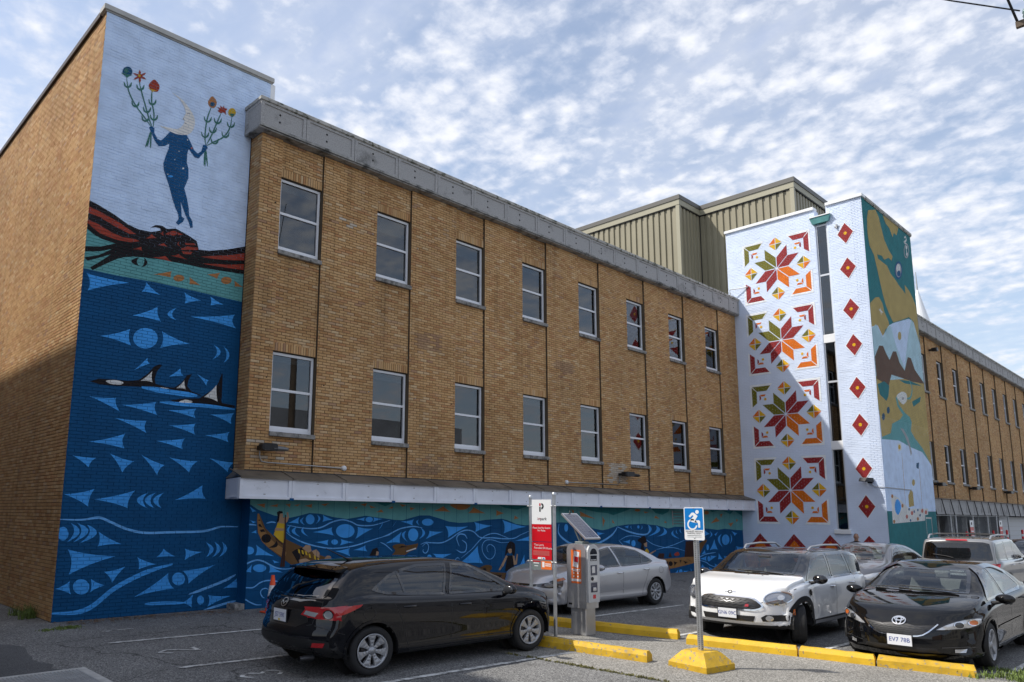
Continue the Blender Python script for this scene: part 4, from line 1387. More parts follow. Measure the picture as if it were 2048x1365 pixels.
# cornice of precast panels
PP = BAYP / 2
def cornice_panel_mesh(w, z0=10.129, z1=10.70, yf=13.631):
    m = MB()
    m.box(0.004, w - 0.004, 0.022, 0.6, z0 + 0.004, z1)                       # field
    m.box(0.006, 0.085, 0, 0.05, z0 + 0.004, z1 - 0.002).box(w - 0.085, w - 0.006, 0.001, 0.05, z0 + 0.004, z1 - 0.002)
    m.box(0.085, w - 0.085, 0.0015, 0.05, z0 + 0.002, z0 + 0.085).box(0.085, w - 0.085, 0.0015, 0.05, z1 - 0.05, z1 - 0.003)
    return m
def cornice(parent, x0, x1, yf, joints, left_return=None):
    js = [x0] + [j for j in joints if x0 + 0.2 < j < x1 - 0.2] + [x1]
    cache = {}
    for a, b in zip(js[:-1], js[1:]):
        w = round(b - a, 3)
        if w not in cache:
            cache[w] = (cornice_panel_mesh(w).mesh('cornice_panel', CONC),
                        MB().lathe([(0.0, -0.004), (0.024, -0.004), (0.024, 0.03)], (w * 0.42, 0.02, 0), 'Y', 10).mesh('bolt', BOLT),
                        MB().box(0.01, w - 0.01, -0.004, 0.05, 10.131, 10.185).mesh('stained_edge', CONC_EDGE))
        for k, nm in enumerate(('cornice_panel', 'bolt', 'stained_edge')):
            if k == 0:
                p = link(nm, cache[w][k], parent); p.location = (a, yf, 0)
            else:
                for zz in ((10.36, 10.53) if k == 1 else (0,)):
                    o = bpy.data.objects.new(nm, cache[w][k]); COL.objects.link(o); o.parent = p; o.location = (0, 0, zz)
    cpx = MB().bbox(x0 - 0.02, x1, yf - 0.03, yf + 0.5, 10.712, 10.80, 0.01).box(x0, x1, yf + 0.0, yf + 0.45, 10.695, 10.712)
    cpx.build('coping', COPE, parent)
    MB().box(x0 + 0.002, x1, yf + 0.03, yf + 0.62, 10.10, 10.1285).build('soffit', CONC_EDGE, parent)
cornice(main, 7.10, XS - 0.004, 13.631, [8.236 + PP * i for i in range(17)])
rt = MB()
rt.box(7.102, 7.4, 14.235, YT - 0.003, 10.131, 10.70).box(7.0985, 7.12, 13.66, YT - 0.004, 10.132, 10.21).box(7.0985, 7.12, 14.18, YT - 0.004, 10.21, 10.64).box(7.0985, 7.12, 13.66, YT - 0.004, 10.64, 10.698)
rt.build('cornice_end', CONC, main)
MB().bbox(7.075, 7.6, 14.12, YT - 0.002, 10.7125, 10.799, 0.008).build('coping', COPE, main)
MB().box(7.4, XS, 14.25, 30.0, 10.2, 10.5).build('roof', ROOFM, main)
MB().box(XS - 0.3, XS - 0.01, YM + 0.5, 30.0, 0.0, 10.1).build('inner_wall', ROOM, main)

# canopy: white panelled fascia under sloping sheet flashing
FZ0, FZ1, FY = 2.22, 2.63, 13.407
def fascia_panel_mesh(w):
    m = MB()
    m.box(0.003, w - 0.003, 0.032, 0.10, FZ0 + 0.002, FZ1 - 0.002)
    m.box(0.004, 0.075, 0, 0.05, FZ0, FZ1).box(w - 0.075, w - 0.004, 0.0006, 0.05, FZ0, FZ1)
    m.box(0.075, w - 0.075, 0.001, 0.05, FZ0, FZ0 + 0.055).box(0.075, w - 0.075, 0.001, 0.05, FZ1 - 0.03, FZ1)
    return m.mesh('fascia_panel', WHITEP)
js = [6.966] + [8.127 + PP * i for i in range(16)] + [XS - 0.004]
fcache = {}
clipm = MB().box(-0.045, 0.045, -0.012, 0.05, FZ0 - 0.02, FZ0 + 0.03).mesh('bracket', PAINTS[2])
rivm = MB().box(-0.02, 0.02, 0.024, 0.034, -0.01, 0.01).mesh('fixing', CONDUIT)
for n_, (a, b) in enumerate(zip(js[:-1], js[1:])):
    w = round(b - a, 3)
    if w not in fcache: fcache[w] = fascia_panel_mesh(w)
    p = link('fascia_panel', fcache[w], main); p.location = (a, FY, 0)
    for zz in (FZ1 - 0.075, FZ0 + 0.095):
        o = bpy.data.objects.new('fixing', rivm); COL.objects.link(o); o.parent = p; o.location = (w * 0.48, 0, zz)
    if n_ % 2 == 0 and n_ < len(js) - 2:
        o = bpy.data.objects.new('bracket', clipm); COL.objects.link(o); o.parent = p; o.location = (w, 0, 0)
    # flashing sheet over each panel, lapped at its seam
    s = MB()
    zt, zb_ = ZB0 + 0.005, FZ1 + 0.012
    s.add([(a, FY - 0.025, zb_), (b + 0.02, FY - 0.025, zb_), (b + 0.02, YM + 0.002, zt), (a, YM + 0.002, zt), (a, FY - 0.025, zb_ - 0.03), (b + 0.02, FY - 0.025, zb_ - 0.03)], [(0, 1, 2, 3), (4, 5, 1, 0)])
    s.tube([(a, FY - 0.03, zb_ + 0.006), (a, YM, zt + 0.008)], 0.012, 6)
    s.build('flashing_sheet', FLASH, main)
MB().prism([(6.966, FY + 0.014), (7.136, YT - 0.006), (7.4, YT - 0.006), (7.05, FY + 0.09)], FZ0 + 0.002, FZ1 - 0.002).build('fascia_end', WHITEP, main)
MB().add([(6.955, FY - 0.02, FZ1 + 0.012), (7.115, YT - 0.006, FZ1 + 0.012), (XL, YT - 0.006, ZB0), (XL, YM, ZB0)], [(0, 1, 2, 3)]).build('flashing_sheet', FLASH, main)
MB().box(7.0, XS, FY + 0.09, YG + 0.01, FZ0 + 0.03, FZ0 + 0.06).build('soffit', WHITEP, main)
MB().box(XL, XS, YM - 0.012, YM + 0.02, ZB0 - 0.004, ZB0 + 0.022).build('sealant_line', GASKET, main)

# ground floor: painted stack-bonded blocks
BLW, BLH = 0.415, 0.20
wallG = ('Y', YG)
vent = (23.62, 24.5, 1.66, 2.16)
grects = brick_rects(7.5, XS - 0.002, -0.2, 2.24, [vent], BLW, BLH, True, zorg=0.0)
gw = MB().box(7.506, XS, YG + 0.006, YG + 0.3, -0.3, 2.26).box(7.5, 7.7, YG + 0.3, YT, -0.3, 2.26).build('painted_block_wall', PAINTS[2], main)
# 24 columns of blocks stand nearest and largest in the picture
brickwork(gw, grects, wallG, PAINTS[2], depth=0.05, singles=280, j=0.008, jitter=0.0006, piece='block', name='blockwork')
paint_wall(gw, parse_paint(GROUND_PAINT), grects, wallG, (7.5, XS - 0.002, -0.1, 2.24), j=0.008, jd=0.006, lift=0.003)
lv = MB()
lv.box(vent[0], vent[0] + 0.04, YG - 0.02, YG + 0.1, vent[2], vent[3]).box(vent[1] - 0.04, vent[1], YG - 0.02, YG + 0.1, vent[2], vent[3])
lvo = lv.build('louvre_vent', CONDUIT, main)
for i in range(5):
    z = vent[2] + 0.04 + i * 0.1
    MB().hull([(vent[0] + 0.04, YG - 0.015, z), (vent[1] - 0.04, YG - 0.015, z), (vent[0] + 0.04, YG + 0.07, z + 0.06), (vent[1] - 0.04, YG + 0.07, z + 0.06), (vent[0] + 0.04, YG - 0.015, z + 0.02), (vent[1] - 0.04, YG - 0.015, z + 0.02)]).build('slat', LAMPGREY, lvo)
MB().box(vent[0], vent[1], YG + 0.08, YG + 0.09, vent[2], vent[3]).build('backing', GASKET, lvo)
MB().box(7.3, 7.56, YG + 0.02, YT - 0.004, -0.25, 0.16).build('plinth', CONC_EDGE, main)

# ================================================================== stair tower with quilt stars
stair = thing('stair_tower', 'white brick stair tower painted with four quilt stars and a map mural', 'building', (XS, YS, -0.05))
SLOT = (10.03, 10.46, 1.55, 13.08)
sw = MB()
sw.box(XS + 0.0058, XS + 0.4, YS + 0.4, SLOT[0], -0.4, ZS).box(XS + 0.0058, XS + 0.4, SLOT[1], 14.05, -0.4, ZS - 0.02)
sw.box(XS + 0.0058, XS + 0.4, SLOT[0], SLOT[1], -0.4, SLOT[2]).box(XS + 0.012, XS2 - 0.008, YS + 0.008, YS + 0.4, -0.4, ZS)
sw.box(XS2 - 0.4, XS2 - 0.008, YS + 0.4, 14.05, -0.4, ZS).box(XS + 0.4, XS2 - 0.4, 13.7, 14.05, -0.4, ZS - 0.02)
PW = mat('star_wall_white', (0.66, 0.745, 0.90), 0.55, var=0.05, vscale=1.5)
swall = sw.build('wall', PW, stair)
MB().box(XS + 0.45, XS2 - 0.45, YS + 0.45, 13.6, 13.2, 13.3).build('roof', ROOFM, stair)
wallS = ('X', XS)
srects = brick_rects(YS, 14.05, -0.1, ZS, [(SLOT[0] - 0.02, SLOT[1] + 0.02, SLOT[2] - 0.16, ZS + 1)])
tag(link('brickwork', bricks_mesh('brickwork', srects, wallS, PW, 0.05), swall), kind='stuff')
C_RED, C_ORN, C_YEL, C_OLV, C_WHT = [mat('star_paint_' + n, c, 0.65, spec=0.2, var=0.10, vscale=3.5, detail=8.0) for n, c in (('red', (0.30, 0.030, 0.032)), ('orange', (0.72, 0.17, 0.012)), ('yellow', (0.78, 0.45, 0.012)), ('olive', (0.165, 0.155, 0.02)), ('white', (0.84, 0.87, 0.90)))]
PAINTS += [C_RED, C_ORN, C_YEL, C_OLV, C_WHT]
KR, KO, KY, KG, KW = range(len(PAINTS) - 5, len(PAINTS))
def star(cy, cz):
    """one quilt block; right in the picture is towards -y"""
    S = []
    def P(col, *pts):
        S.append(('p', col, [(cy - a, cz + b) for a, b in pts], 0))
    for sx, sz, col in ((-1, 1, KG), (1, 1, KR), (1, -1, KO), (-1, -1, KR)):
        P(KW, *[(sx * a, sz * b) for a, b in ((1.35, 1.27), (0.45, 1.27), (0.62, 1.03), (1.12, 1.03), (1.12, 0.5), (1.35, 0.33))])
    a, g = 0.455, 0.016
    for sx, sz, col in ((-1, 1, KG), (1, 1, KR), (1, -1, KO), (-1, -1, KR)):
        P(col, *[(sx * u, sz * v) for u, v in ((g, g * 2.4), (g, a), (a - g, 2 * a - 0.03), (a - g, a + g * 0.4))])
        P(col, *[(sx * v, sz * u) for u, v in ((g, g * 2.4), (g, a), (a - g, 2 * a - 0.03), (a - g, a + g * 0.4))])
        P(col, *[(sx * u, sz * v) for u, v in ((1.265, 1.19), (0.53, 1.19), (0.69, 0.99), (1.075, 0.99))])
        P(col, *[(sx * u, sz * v) for u, v in ((1.28, 1.165), (1.09, 0.975), (1.09, 0.53), (1.28, 0.38))])
        c2 = KO
        P(c2, *[(sx * u, sz * v) for u, v in ((0.97, 0.85), (0.73, 0.85), (0.78, 0.78), (0.91, 0.78))])
        P(KR if col != KO else KO, *[(sx * u, sz * v) for u, v in ((0.985, 0.835), (0.925, 0.765), (0.925, 0.68), (0.985, 0.62))])
        S.append(('e', KY, [(cy - sx * 0.76, cz + sz * 0.66), (cy - sx * 0.76 + 0.05, cz + sz * 0.66), (cy - sx * 0.76, cz + sz * 0.66 + 0.05)], 0))
    h = 0.275
    for dx, dz, q in ((0, 1.02, (KO, KY, KY, KG)), (-1.04, 0, (KO, KY, KY, KG)), (1.04, 0, (KG, KY, KY, KO)), (0, -1.02, (KG, KY, KY, KO))):
        for (sx, sz), col in zip(((-1, 1), (1, 1), (-1, -1), (1, -1)), q):
            P(col, (dx + sx * 0.012, dz + sz * 0.012), (dx + sx * (h - 0.012), dz + sz * 0.012), (dx + sx * 0.012, dz + sz * (h - 0.012)))
    return S
sgroups = [('quilt_star', star(12.01, z)) for z in (11.725, 8.808, 5.893, 2.987)]
for z in (12.47, 11.12, 9.55, 8.2, 6.61, 5.27, 3.7, 2.37):
    sgroups.append(('diamond', [('p', KW, [(9.40 + a, z + b) for a, b in ((0.305, 0), (0, 0.435), (-0.305, 0), (0, -0.435))], 0),
                                ('p', KR, [(9.40 + a, z + b) for a, b in ((0.275, 0), (0, 0.40), (-0.275, 0), (0, -0.40))], 0),
                                ('e', KY, [(9.40, z), (9.455, z), (9.40, z + 0.06)], 0)]))
for y in (13.28, 11.99, 10.70, 9.40):
    sgroups.append(('triangle', [('p', KR, [(y, 1.36), (y - 0.75, 0.50), (y - 0.55, -0.1), (y + 0.55, -0.1), (y + 0.75, 0.50)], 0),
                                 ('p', KO, [(y, 1.12), (y - 0.56, 0.48), (y - 0.5, -0.1), (y + 0.5, -0.1), (y + 0.56, 0.48)], 0)]))
paint_wall(swall, sgroups, srects, wallS, (YS, 14.05, -0.1, ZS))
# slot window
SG = mat('stair_frame_grey', (0.62, 0.64, 0.68), 0.35, 0.3)
fr = MB()
x = XS + 0.05
fr.box(x, x + 0.08, SLOT[0], SLOT[0] + 0.05, SLOT[2], SLOT[3]).box(x, x + 0.08, SLOT[1] - 0.05, SLOT[1], SLOT[2], SLOT[3])
for z in (11.06, 6.95, 13.03):
    fr.box(x + 0.004, x + 0.07, SLOT[0] + 0.05, SLOT[1] - 0.05, z - 0.035, z + 0.035)
so = fr.build('slot_window', SG, stair)
for a, b in ((1.6, 4.42), (4.75, 6.91), (6.99, 8.42), (8.75, 11.02), (11.1, 12.99)):
    MB().box(x + 0.03, x + 0.036, SLOT[0] + 0.05, SLOT[1] - 0.05, a, b).build('pane', PANE, so)
for z in (4.585, 8.585):
    MB().bbox(x - 0.03, x + 0.1, SLOT[0] + 0.002, SLOT[1] - 0.002, z - 0.16, z + 0.16, 0.01).build('spandrel_panel', WHITEFL, so)
MB().bbox(XS - 0.10, XS + 0.2, SLOT[0] - 0.06, SLOT[1] + 0.06, 1.40, 1.56, 0.012).build('sill', WHITEFL, so)
ri = MB().box(x + 1.6, x + 1.7, SLOT[0] - 0.6, SLOT[1] + 0.6, 1.0, 13.2)
for z in (4.585, 8.585):
    ri.box(x + 0.1, x + 1.6, SLOT[0] - 0.5, SLOT[1] + 0.5, z - 0.15, z + 0.15)
ri.build('stair_interior', ROOM, so)
TEALM = mat('copper_teal_paint', (0.10, 0.30, 0.30), 0.5, var=0.2, vscale=6)
MB().hull([(XS - 0.14, 9.86, 13.34), (XS - 0.14, 10.60, 13.34), (XS - 0.09, 9.93, 13.10), (XS - 0.09, 10.53, 13.10), (XS + 0.1, 9.86, 13.34), (XS + 0.1, 10.60, 13.34), (XS + 0.1, 9.93, 13.10), (XS + 0.1, 10.53, 13.10)]).build('rain_box', TEALM, stair)
MB().box(XS - 0.16, XS + 0.1, 9.84, 10.62, 13.343, 13.38).build('rain_box_lid', WHITEFL, stair)
scp = MB()
scp.bbox(XS - 0.06, XS + 0.3, YS - 0.05, SLOT[0] - 0.0, ZS + 0.003, ZS + 0.12, 0.01)
scp.bbox(XS - 0.06, XS + 0.3, SLOT[1] + 0.0, 14.09, ZS - 0.017, ZS + 0.10, 0.01)
scp.build('coping', WHITEFL, stair)
MB().bbox(XS + 0.301, XS2 + 0.05, YS - 0.05, YS + 0.3, ZS + 0.004, ZS + 0.119, 0.01).box(XS + 0.31, XS2 + 0.03, YS - 0.03, YS + 0.2, ZS - 0.03, ZS + 0.003).build('front_coping', COPE, stair)
wallM = ('Y', YS)
DOOR = (33.2, 33.98, -0.2, 2.02)
mrects = brick_rects(XS, XS2, -0.1, ZS, [DOOR])
MB().box(XS + 0.02, DOOR[0], YS + 0.0055, YS + 0.05, -0.2, ZS - 0.001).box(DOOR[1], XS2, YS + 0.0055, YS + 0.05, -0.2, ZS - 0.001).box(DOOR[0], DOOR[1], YS + 0.0055, YS + 0.05, DOOR[3], ZS - 0.001).build('map_joints', PAINTS[18], swall)
mlow = [r for r in mrects if 2.2 < 0.5 * (r[2] + r[3]) < 5.6]
tag(link('brickwork', bricks_mesh('brickwork', [r for r in mrects if r not in set(mlow)], wallM, PAINTS[18], 0.04), swall), kind='stuff')
tag(link('brickwork', bricks_mesh('brickwork', mlow, wallM, PAINTS[0], 0.04), swall), kind='stuff')
gm = parse_paint(MAP_PAINT)
gm.insert(0, ('lower_sky', [('p', 0, [(XS, 2.2), (XS2, 2.26), (XS2, 4.4), (33.0, 5.3), (31.5, 5.55), (XS, 5.75)], 0)]))
paint_wall(swall, gm, mrects, wallM, (XS, XS2, -0.1, ZS))
dr = MB().box(DOOR[0] + 0.03, DOOR[1] - 0.03, YS + 0.06, YS + 0.11, -0.1, DOOR[3] - 0.03).build('door', mat('pale_door', (0.42, 0.46, 0.50), 0.5), stair)
MB().box(DOOR[0], DOOR[0] + 0.05, YS + 0.0, YS + 0.12, -0.1, DOOR[3]).box(DOOR[1] - 0.05, DOOR[1], YS + 0.0, YS + 0.12, -0.1, DOOR[3]).box(DOOR[0], DOOR[1], YS + 0.002, YS + 0.12, DOOR[3] - 0.05, DOOR[3] + 0.01).build('door_frame', CONDUIT, dr)
MB().tube([(XS - 0.02, 14.0, 10.85), (XS - 0.06, 13.95, 11.1), (XS - 0.2, 13.9, 11.2), (XS - 0.02, 13.2, 11.22)], 0.02, 8).build('overflow_pipe', CONDUIT, stair)
MB().box(XS - 0.06, XS - 0.002, 9.66, 9.70, 12.72, 12.9).box(XS - 0.03, XS - 0.002, 9.60, 9.76, 12.79, 12.83).build('wall_fitting', CONDUIT, stair)

# ================================================================== metal-clad penthouse on the roof
pent = thing('penthouse', 'khaki ribbed metal penthouse standing on the roof behind the star tower', 'building', (28.6, 16.0, 10.5))
KHAKI = mat('khaki_cladding', (0.265, 0.24, 0.165), 0.5, 0.1, var=0.06, vscale=0.8)
KTRIM = mat('khaki_trim', (0.33, 0.31, 0.225), 0.5, 0.1)
KCOP = mat('grey_brown_fascia', (0.11, 0.105, 0.095), 0.5, 0.2)
def ribbed(wall, u0, u1, z0, z1, pitch=0.30, d=0.055):
    us = []
    u = u0
    while u < u1 - 1e-6:
        for s, k in ((0.0, 0.0), (0.55, 0.0), (0.62, d), (0.93, d), (1.0, 0.0)):
            a = u + s * pitch
            if a <= u1: us.append((a, k))
        u += pitch
    m = MB()
    vs = [wall_pt(wall, a, k, z) for a, k in us for z in (z0, z1)]
    return m.add(vs, [(2 * i, 2 * i + 2, 2 * i + 3, 2 * i + 1) for i in range(len(us) - 1)])
ZP = 16.0
for (wall, a, b) in ((('X', 28.6), 16.12, 30.0), (('Y', 16.0), 28.72, 30.42), (('X', 30.42), 11.9, 16.0), (('Y', 11.78), 30.54, 36.0)):
    ribbed(wall, a, b, 10.5, ZP - 0.50).build('ribbed_cladding', KHAKI, pent)
MB().box(28.66, 36, 16.08, 30, 10.5, ZP - 0.2).box(30.48, 36, 11.84, 16.08, 10.5, ZP - 0.2).build('core', KCOP, pent)
MB().box(28.55, 28.68, 15.95, 16.12, 10.5, ZP - 0.46).build('corner_trim', KTRIM, pent)
MB().box(30.37, 30.5, 11.73, 11.9, 10.5, ZP - 0.46).build('corner_trim', KTRIM, pent)
t1, t2, t3 = MB(), MB(), MB()
for (x0, x1, y0, y1) in ((28.54, 36, 15.94, 30), (30.36, 36.02, 11.72, 15.939)):
    t1.box(x0, x1, y0, y1, ZP - 0.45, ZP - 0.20); t2.box(x0 - 0.03, x1, y0 - 0.03, y1, ZP - 0.197, ZP)
    t3.box(x0 + 0.02, x1, y0 + 0.02, y1, ZP - 0.49, ZP - 0.452)
t1.build('trim_band', KTRIM, pent); t2.build('roof_fascia', KCOP, pent); t3.build('drip_groove', GASKET, pent)
vt = MB().box(28.5, 28.62, 18.65, 19.75, 11.15, 12.25).build('roof_vent', KTRIM, pent)
for i in range(5):
    MB().hull([(28.47, 18.7, 11.25 + i * 0.2), (28.47, 19.7, 11.25 + i * 0.2), (28.5, 18.7, 11.33 + i * 0.2), (28.5, 19.7, 11.33 + i * 0.2), (28.49, 18.7, 11.22 + i * 0.2), (28.49, 19.7, 11.22 + i * 0.2)]).build('slat', GASKET, vt)

# ================================================================== far wing beyond the stair tower
far = thing('brick_building', 'far buff brick wing receding beyond the map mural with narrow windows', 'building', (XS2, YF, 0))
XF1 = 82.0
fw = MB()
fb, fp = [], []
fe = [XS2]
i = 0
while 36.95 + i * BAYP < XF1 - 3:
    fe += [36.95 + i * BAYP, 36.95 + i * BAYP + BAYW]; i += 1
fe.append(XF1)
for a, b in zip(fe[0::2], fe[1::2]):
    fw.box(a + 0.003, b - 0.003, YF + 0.008, YF + 0.4, ZB0, 10.14); fp.append((a, b))
for a, b in zip(fe[1:-1:2], fe[2:-1:2]):
    for c, d in ((ZB0, ZL0 - 0.01), (ZL1 + 0.016, ZU0 - 0.01), (ZU1 + 0.016, 10.14)):
        fw.box(a, b, YF + 0.058, YF + 0.38, c, d)
    fb.append((a, b))
fwall = fw.build('wall', MORTAR, far)
rr = []
for a, b in fp: rr += brick_rects(a, min(b, 64.0), ZB0, 10.14) if a < 64 else []
tag(link('pier_brickwork', bricks_mesh('pier_brickwork', rr, ('Y', YF), BUFF, 0.07), fwall), kind='stuff')
rr = []
for a, b in fb:
    if a < 64:
        rr += brick_rects(a + 0.004, b - 0.004, ZB0, 10.14, [(a - 1, b + 1, ZL0 - 0.1, ZL1 + 0.016), (a - 1, b + 1, ZU0 - 0.1, ZU1 + 0.016)])
tag(link('bay_brickwork', bricks_mesh('bay_brickwork', rr, ('Y', YF + 0.05), BUFF, 0.05), fwall), kind='stuff')
MB().box(64.0, XF1, YF + 0.002, YF + 0.006, ZB0, 10.14).build('distant_wall', mat('distant_buff_brick', (0.38, 0.235, 0.10), 0.9, var=0.15, vscale=1.5), far)
_YM = YM
YM = YF
for a, b in fb:
    if a < 72:
        window(far, a + 0.014, b - 0.014, ZU0, ZU1, YF + 0.117, detail=False, blind=0.0)
        window(far, a + 0.014, b - 0.014, ZL0, ZL1, YF + 0.117, detail=False, blind=RNG.choice((0, 0.3)))
YM = _YM
cornice(far, XS2 + 0.003, XF1, YF - 0.205, [35.3 + PP * i for i in range(40)])
MB().box(XS2, XF1, YF + 0.45, 30, 10.2, 10.5).build('roof', ROOFM, far)
# open ground floor: stained precast canopy over a fenced, dark undercroft
js = [XS2 + 0.003] + [35.3 + PP * i for i in range(35)]
fcm = cornice_panel_mesh(PP, 2.16, 2.78)
pm = fcm.mesh('canopy_panel', CONC)
for a in js[1:]:
    p = link('canopy_panel', pm, far); p.location = (a, YF - 0.43, 0)
    MB().tube([(a - 0.05, YF - 0.44, 2.8), (a + 0.42, YF - 0.445, 2.14)], 0.018, 6).build('stay_cable', GASKET, far)
MB().add([(XS2, YF - 0.45, 2.79), (XF1, YF - 0.45, 2.79), (XF1, YF, 2.88), (XS2, YF, 2.88)], [(0, 1, 2, 3)]).build('flashing_sheet', FLASH, far)
MB().box(XS2, XF1, YF - 0.02, YF + 0.02, 2.78, ZB0 + 0.03).build('sealant_line', GASKET, far)
MB().box(XS2 + 0.05, XF1, YF + 2.5, YF + 2.6, -0.2, 2.2).box(XS2 + 0.05, XF1, YF - 0.3, YF + 2.5, 2.17, 2.2).box(47.5, 50.0, YF + 0.9, YF + 1.0, -0.2, 2.15).build('undercroft', ROOM, far)
sh = MB().box(49.0, XF1, YF + 0.05, YF + 0.1, -0.2, 2.12).build('roller_shutter', mat('pale_shutter', (0.50, 0.52, 0.55), 0.5), far)
for i in range(8):
    MB().box(49.0, XF1, YF + 0.035, YF + 0.049, 0.1 + i * 0.25, 0.12 + i * 0.25).build('slat', CONDUIT, sh)
for xx in [35.6, 38.0, 40.3, 42.6, 44.9, 47.2]:
    MB().box(xx - 0.09, xx + 0.09, YF + 0.1, YF + 0.28, -0.2, 2.17).build('column', CONC_EDGE, far)

# neighbour across the lane: stands outside the picture, its roof line shades the side wall
nb = thing('neighbour_building', 'plain grey building across the lane at the left', 'building', (-7.0, 20.0, 0))
MB().box(-13.0, -2.0, 8.0, 48.0, -0.3, 15.08).build('wall', mat('neighbour_stucco', (0.34, 0.34, 0.33), 0.9, var=0.15), nb)
MB().box(-13.1, -1.95, 7.9, 48.1, 15.083, 15.26).build('coping', GREYFL, nb)

# the far side of the street, behind the camera: seen only as reflections in the glass
for i, (x0, x1, h, c, nm, lb) in enumerate(((-26, -4, 9.5, (0.30, 0.17, 0.12), 'street_building', 'red brick building across the street behind the camera'), (-2.5, 19, 7.2, (0.42, 0.40, 0.36), 'street_building', 'low grey building across the street behind the camera'), (22, 52, 10.5, (0.24, 0.25, 0.27), 'street_building', 'dark grey building across the street behind the camera'))):
    b_ = thing(nm, lb, 'building', (x0, -26, gz(0, -26)))
    MB().box(x0, x1, -42, -26, -2, h).build('wall', mat('street_wall_%d' % i, c, 0.9, var=0.15, vscale=0.7), b_)
    for k in range(int((x1 - x0) / 3.2)):
        for z in ([1.2] + ([4.6] if h > 7 else [])):
            MB().box(x0 + 0.9 + k * 3.2, x0 + 2.5 + k * 3.2, -25.99, -25.93, z, z + 1.7).build('window', LAMPGREY, b_)
# ================================================================== ground
def ground_mat(name, base, speck, speck2, scale=170.0, patch=0.18, rough=0.92, crack=False, stain=None):
    m = bpy.data.materials.new(name)
    m.use_nodes = True
    nt = m.node_tree
    b = nt.nodes['Principled BSDF']
    b.inputs['Roughness'].default_value = rough
    b.inputs['Specular IOR Level'].default_value = 0.25
    geo = nt.nodes.new('ShaderNodeNewGeometry')
    def noise(s, d=3.0, r=0.5):
        n = nt.nodes.new('ShaderNodeTexNoise')
        n.inputs['Scale'].default_value = s
        n.inputs['Detail'].default_value = d
        n.inputs['Roughness'].default_value = r
        nt.links.new(geo.outputs['Position'], n.inputs['Vector'])
        return n.outputs['Fac']
    vo = nt.nodes.new('ShaderNodeTexVoronoi')               # single aggregate stones
    vo.inputs['Scale'].default_value = scale
    nt.links.new(geo.outputs['Position'], vo.inputs['Vector'])
    rp = nt.nodes.new('ShaderNodeValToRGB')
    e = rp.color_ramp.elements
    e[0].position, e[0].color = 0.0, (*speck, 1)
    e[1].position, e[1].color = 1.0, (*speck2, 1)
    mid = rp.color_ramp.elements.new(0.55); mid.color = (*base, 1)
    sv = nt.nodes.new('ShaderNodeSeparateColor')
    nt.links.new(vo.outputs['Color'], sv.inputs[0])
    nt.links.new(sv.outputs[0], rp.inputs[0])
    mr = nt.nodes.new('ShaderNodeMapRange')
    mr.inputs['From Min'].default_value = 0.3; mr.inputs['From Max'].default_value = 0.7
    mr.inputs['To Min'].default_value = 1 - patch; mr.inputs['To Max'].default_value = 1 + patch
    nt.links.new(noise(0.7, 7, 0.62), mr.inputs[0])
    mx = nt.nodes.new('ShaderNodeMix'); mx.data_type = 'RGBA'; mx.blend_type = 'MULTIPLY'; mx.inputs[0].default_value = 1.0
    nt.links.new(rp.outputs[0], mx.inputs[6]); nt.links.new(mr.outputs[0], mx.inputs[7])
    col = mx.outputs[2]
    if stain:
        ms = nt.nodes.new('ShaderNodeMapRange')
        ms.inputs['From Min'].default_value = 0.60; ms.inputs['From Max'].default_value = 0.74
        ms.inputs['To Max'].default_value = 0.55
        nt.links.new(noise(0.9, 5, 0.55), ms.inputs[0])
        m2 = nt.nodes.new('ShaderNodeMix'); m2.data_type = 'RGBA'
        nt.links.new(ms.outputs[0], m2.inputs[0]); nt.links.new(col, m2.inputs[6]); m2.inputs[7].default_value = (*stain, 1)
        col = m2.outputs[2]
    if crack:
        vc = nt.nodes.new('ShaderNodeTexVoronoi'); vc.feature = 'DISTANCE_TO_EDGE'
        vc.inputs['Scale'].default_value = 0.28
        wob = nt.nodes.new('ShaderNodeTexNoise'); wob.inputs['Scale'].default_value = 1.7; wob.inputs['Detail'].default_value = 6
        nt.links.new(geo.outputs['Position'], wob.inputs['Vector'])
        av = nt.nodes.new('ShaderNodeVectorMath'); av.operation = 'MULTIPLY_ADD'
        nt.links.new(wob.outputs['Color'], av.inputs[0]); av.inputs[1].default_value = (0.9, 0.9, 0); nt.links.new(geo.outputs['Position'], av.inputs[2])
        nt.links.new(av.outputs[0], vc.inputs['Vector'])
        mc = nt.nodes.new('ShaderNodeMapRange')
        mc.inputs['From Min'].default_value = 0.001; mc.inputs['From Max'].default_value = 0.0045
        mc.inputs['To Min'].default_value = 0.45; mc.inputs['To Max'].default_value = 1.0
        nt.links.new(vc.outputs['Distance'], mc.inputs[0])
        m3 = nt.nodes.new('ShaderNodeMix'); m3.data_type = 'RGBA'; m3.blend_type = 'MULTIPLY'; m3.inputs[0].default_value = 1.0
        nt.links.new(col, m3.inputs[6]); nt.links.new(mc.outputs[0], m3.inputs[7])
        col = m3.outputs[2]
    nt.links.new(col, b.inputs['Base Color'])
    bp = nt.nodes.new('ShaderNodeBump')
    bp.inputs['Strength'].default_value = 0.55
    bp.inputs['Distance'].default_value = 0.006
    nt.links.new(vo.outputs['Distance'], bp.inputs['Height'])
    nt.links.new(bp.outputs[0], b.inputs['Normal'])
    MATS[name] = m
    return m
ASPH = ground_mat('worn_asphalt', (0.155, 0.153, 0.15), (0.065, 0.064, 0.063), (0.31, 0.305, 0.295), 75.0, 0.2, crack=True, stain=(0.065, 0.062, 0.058))
LANE = ground_mat('smooth_lane_asphalt', (0.095, 0.096, 0.10), (0.055, 0.055, 0.057), (0.15, 0.15, 0.15), 150.0, 0.22, stain=(0.06, 0.06, 0.06))
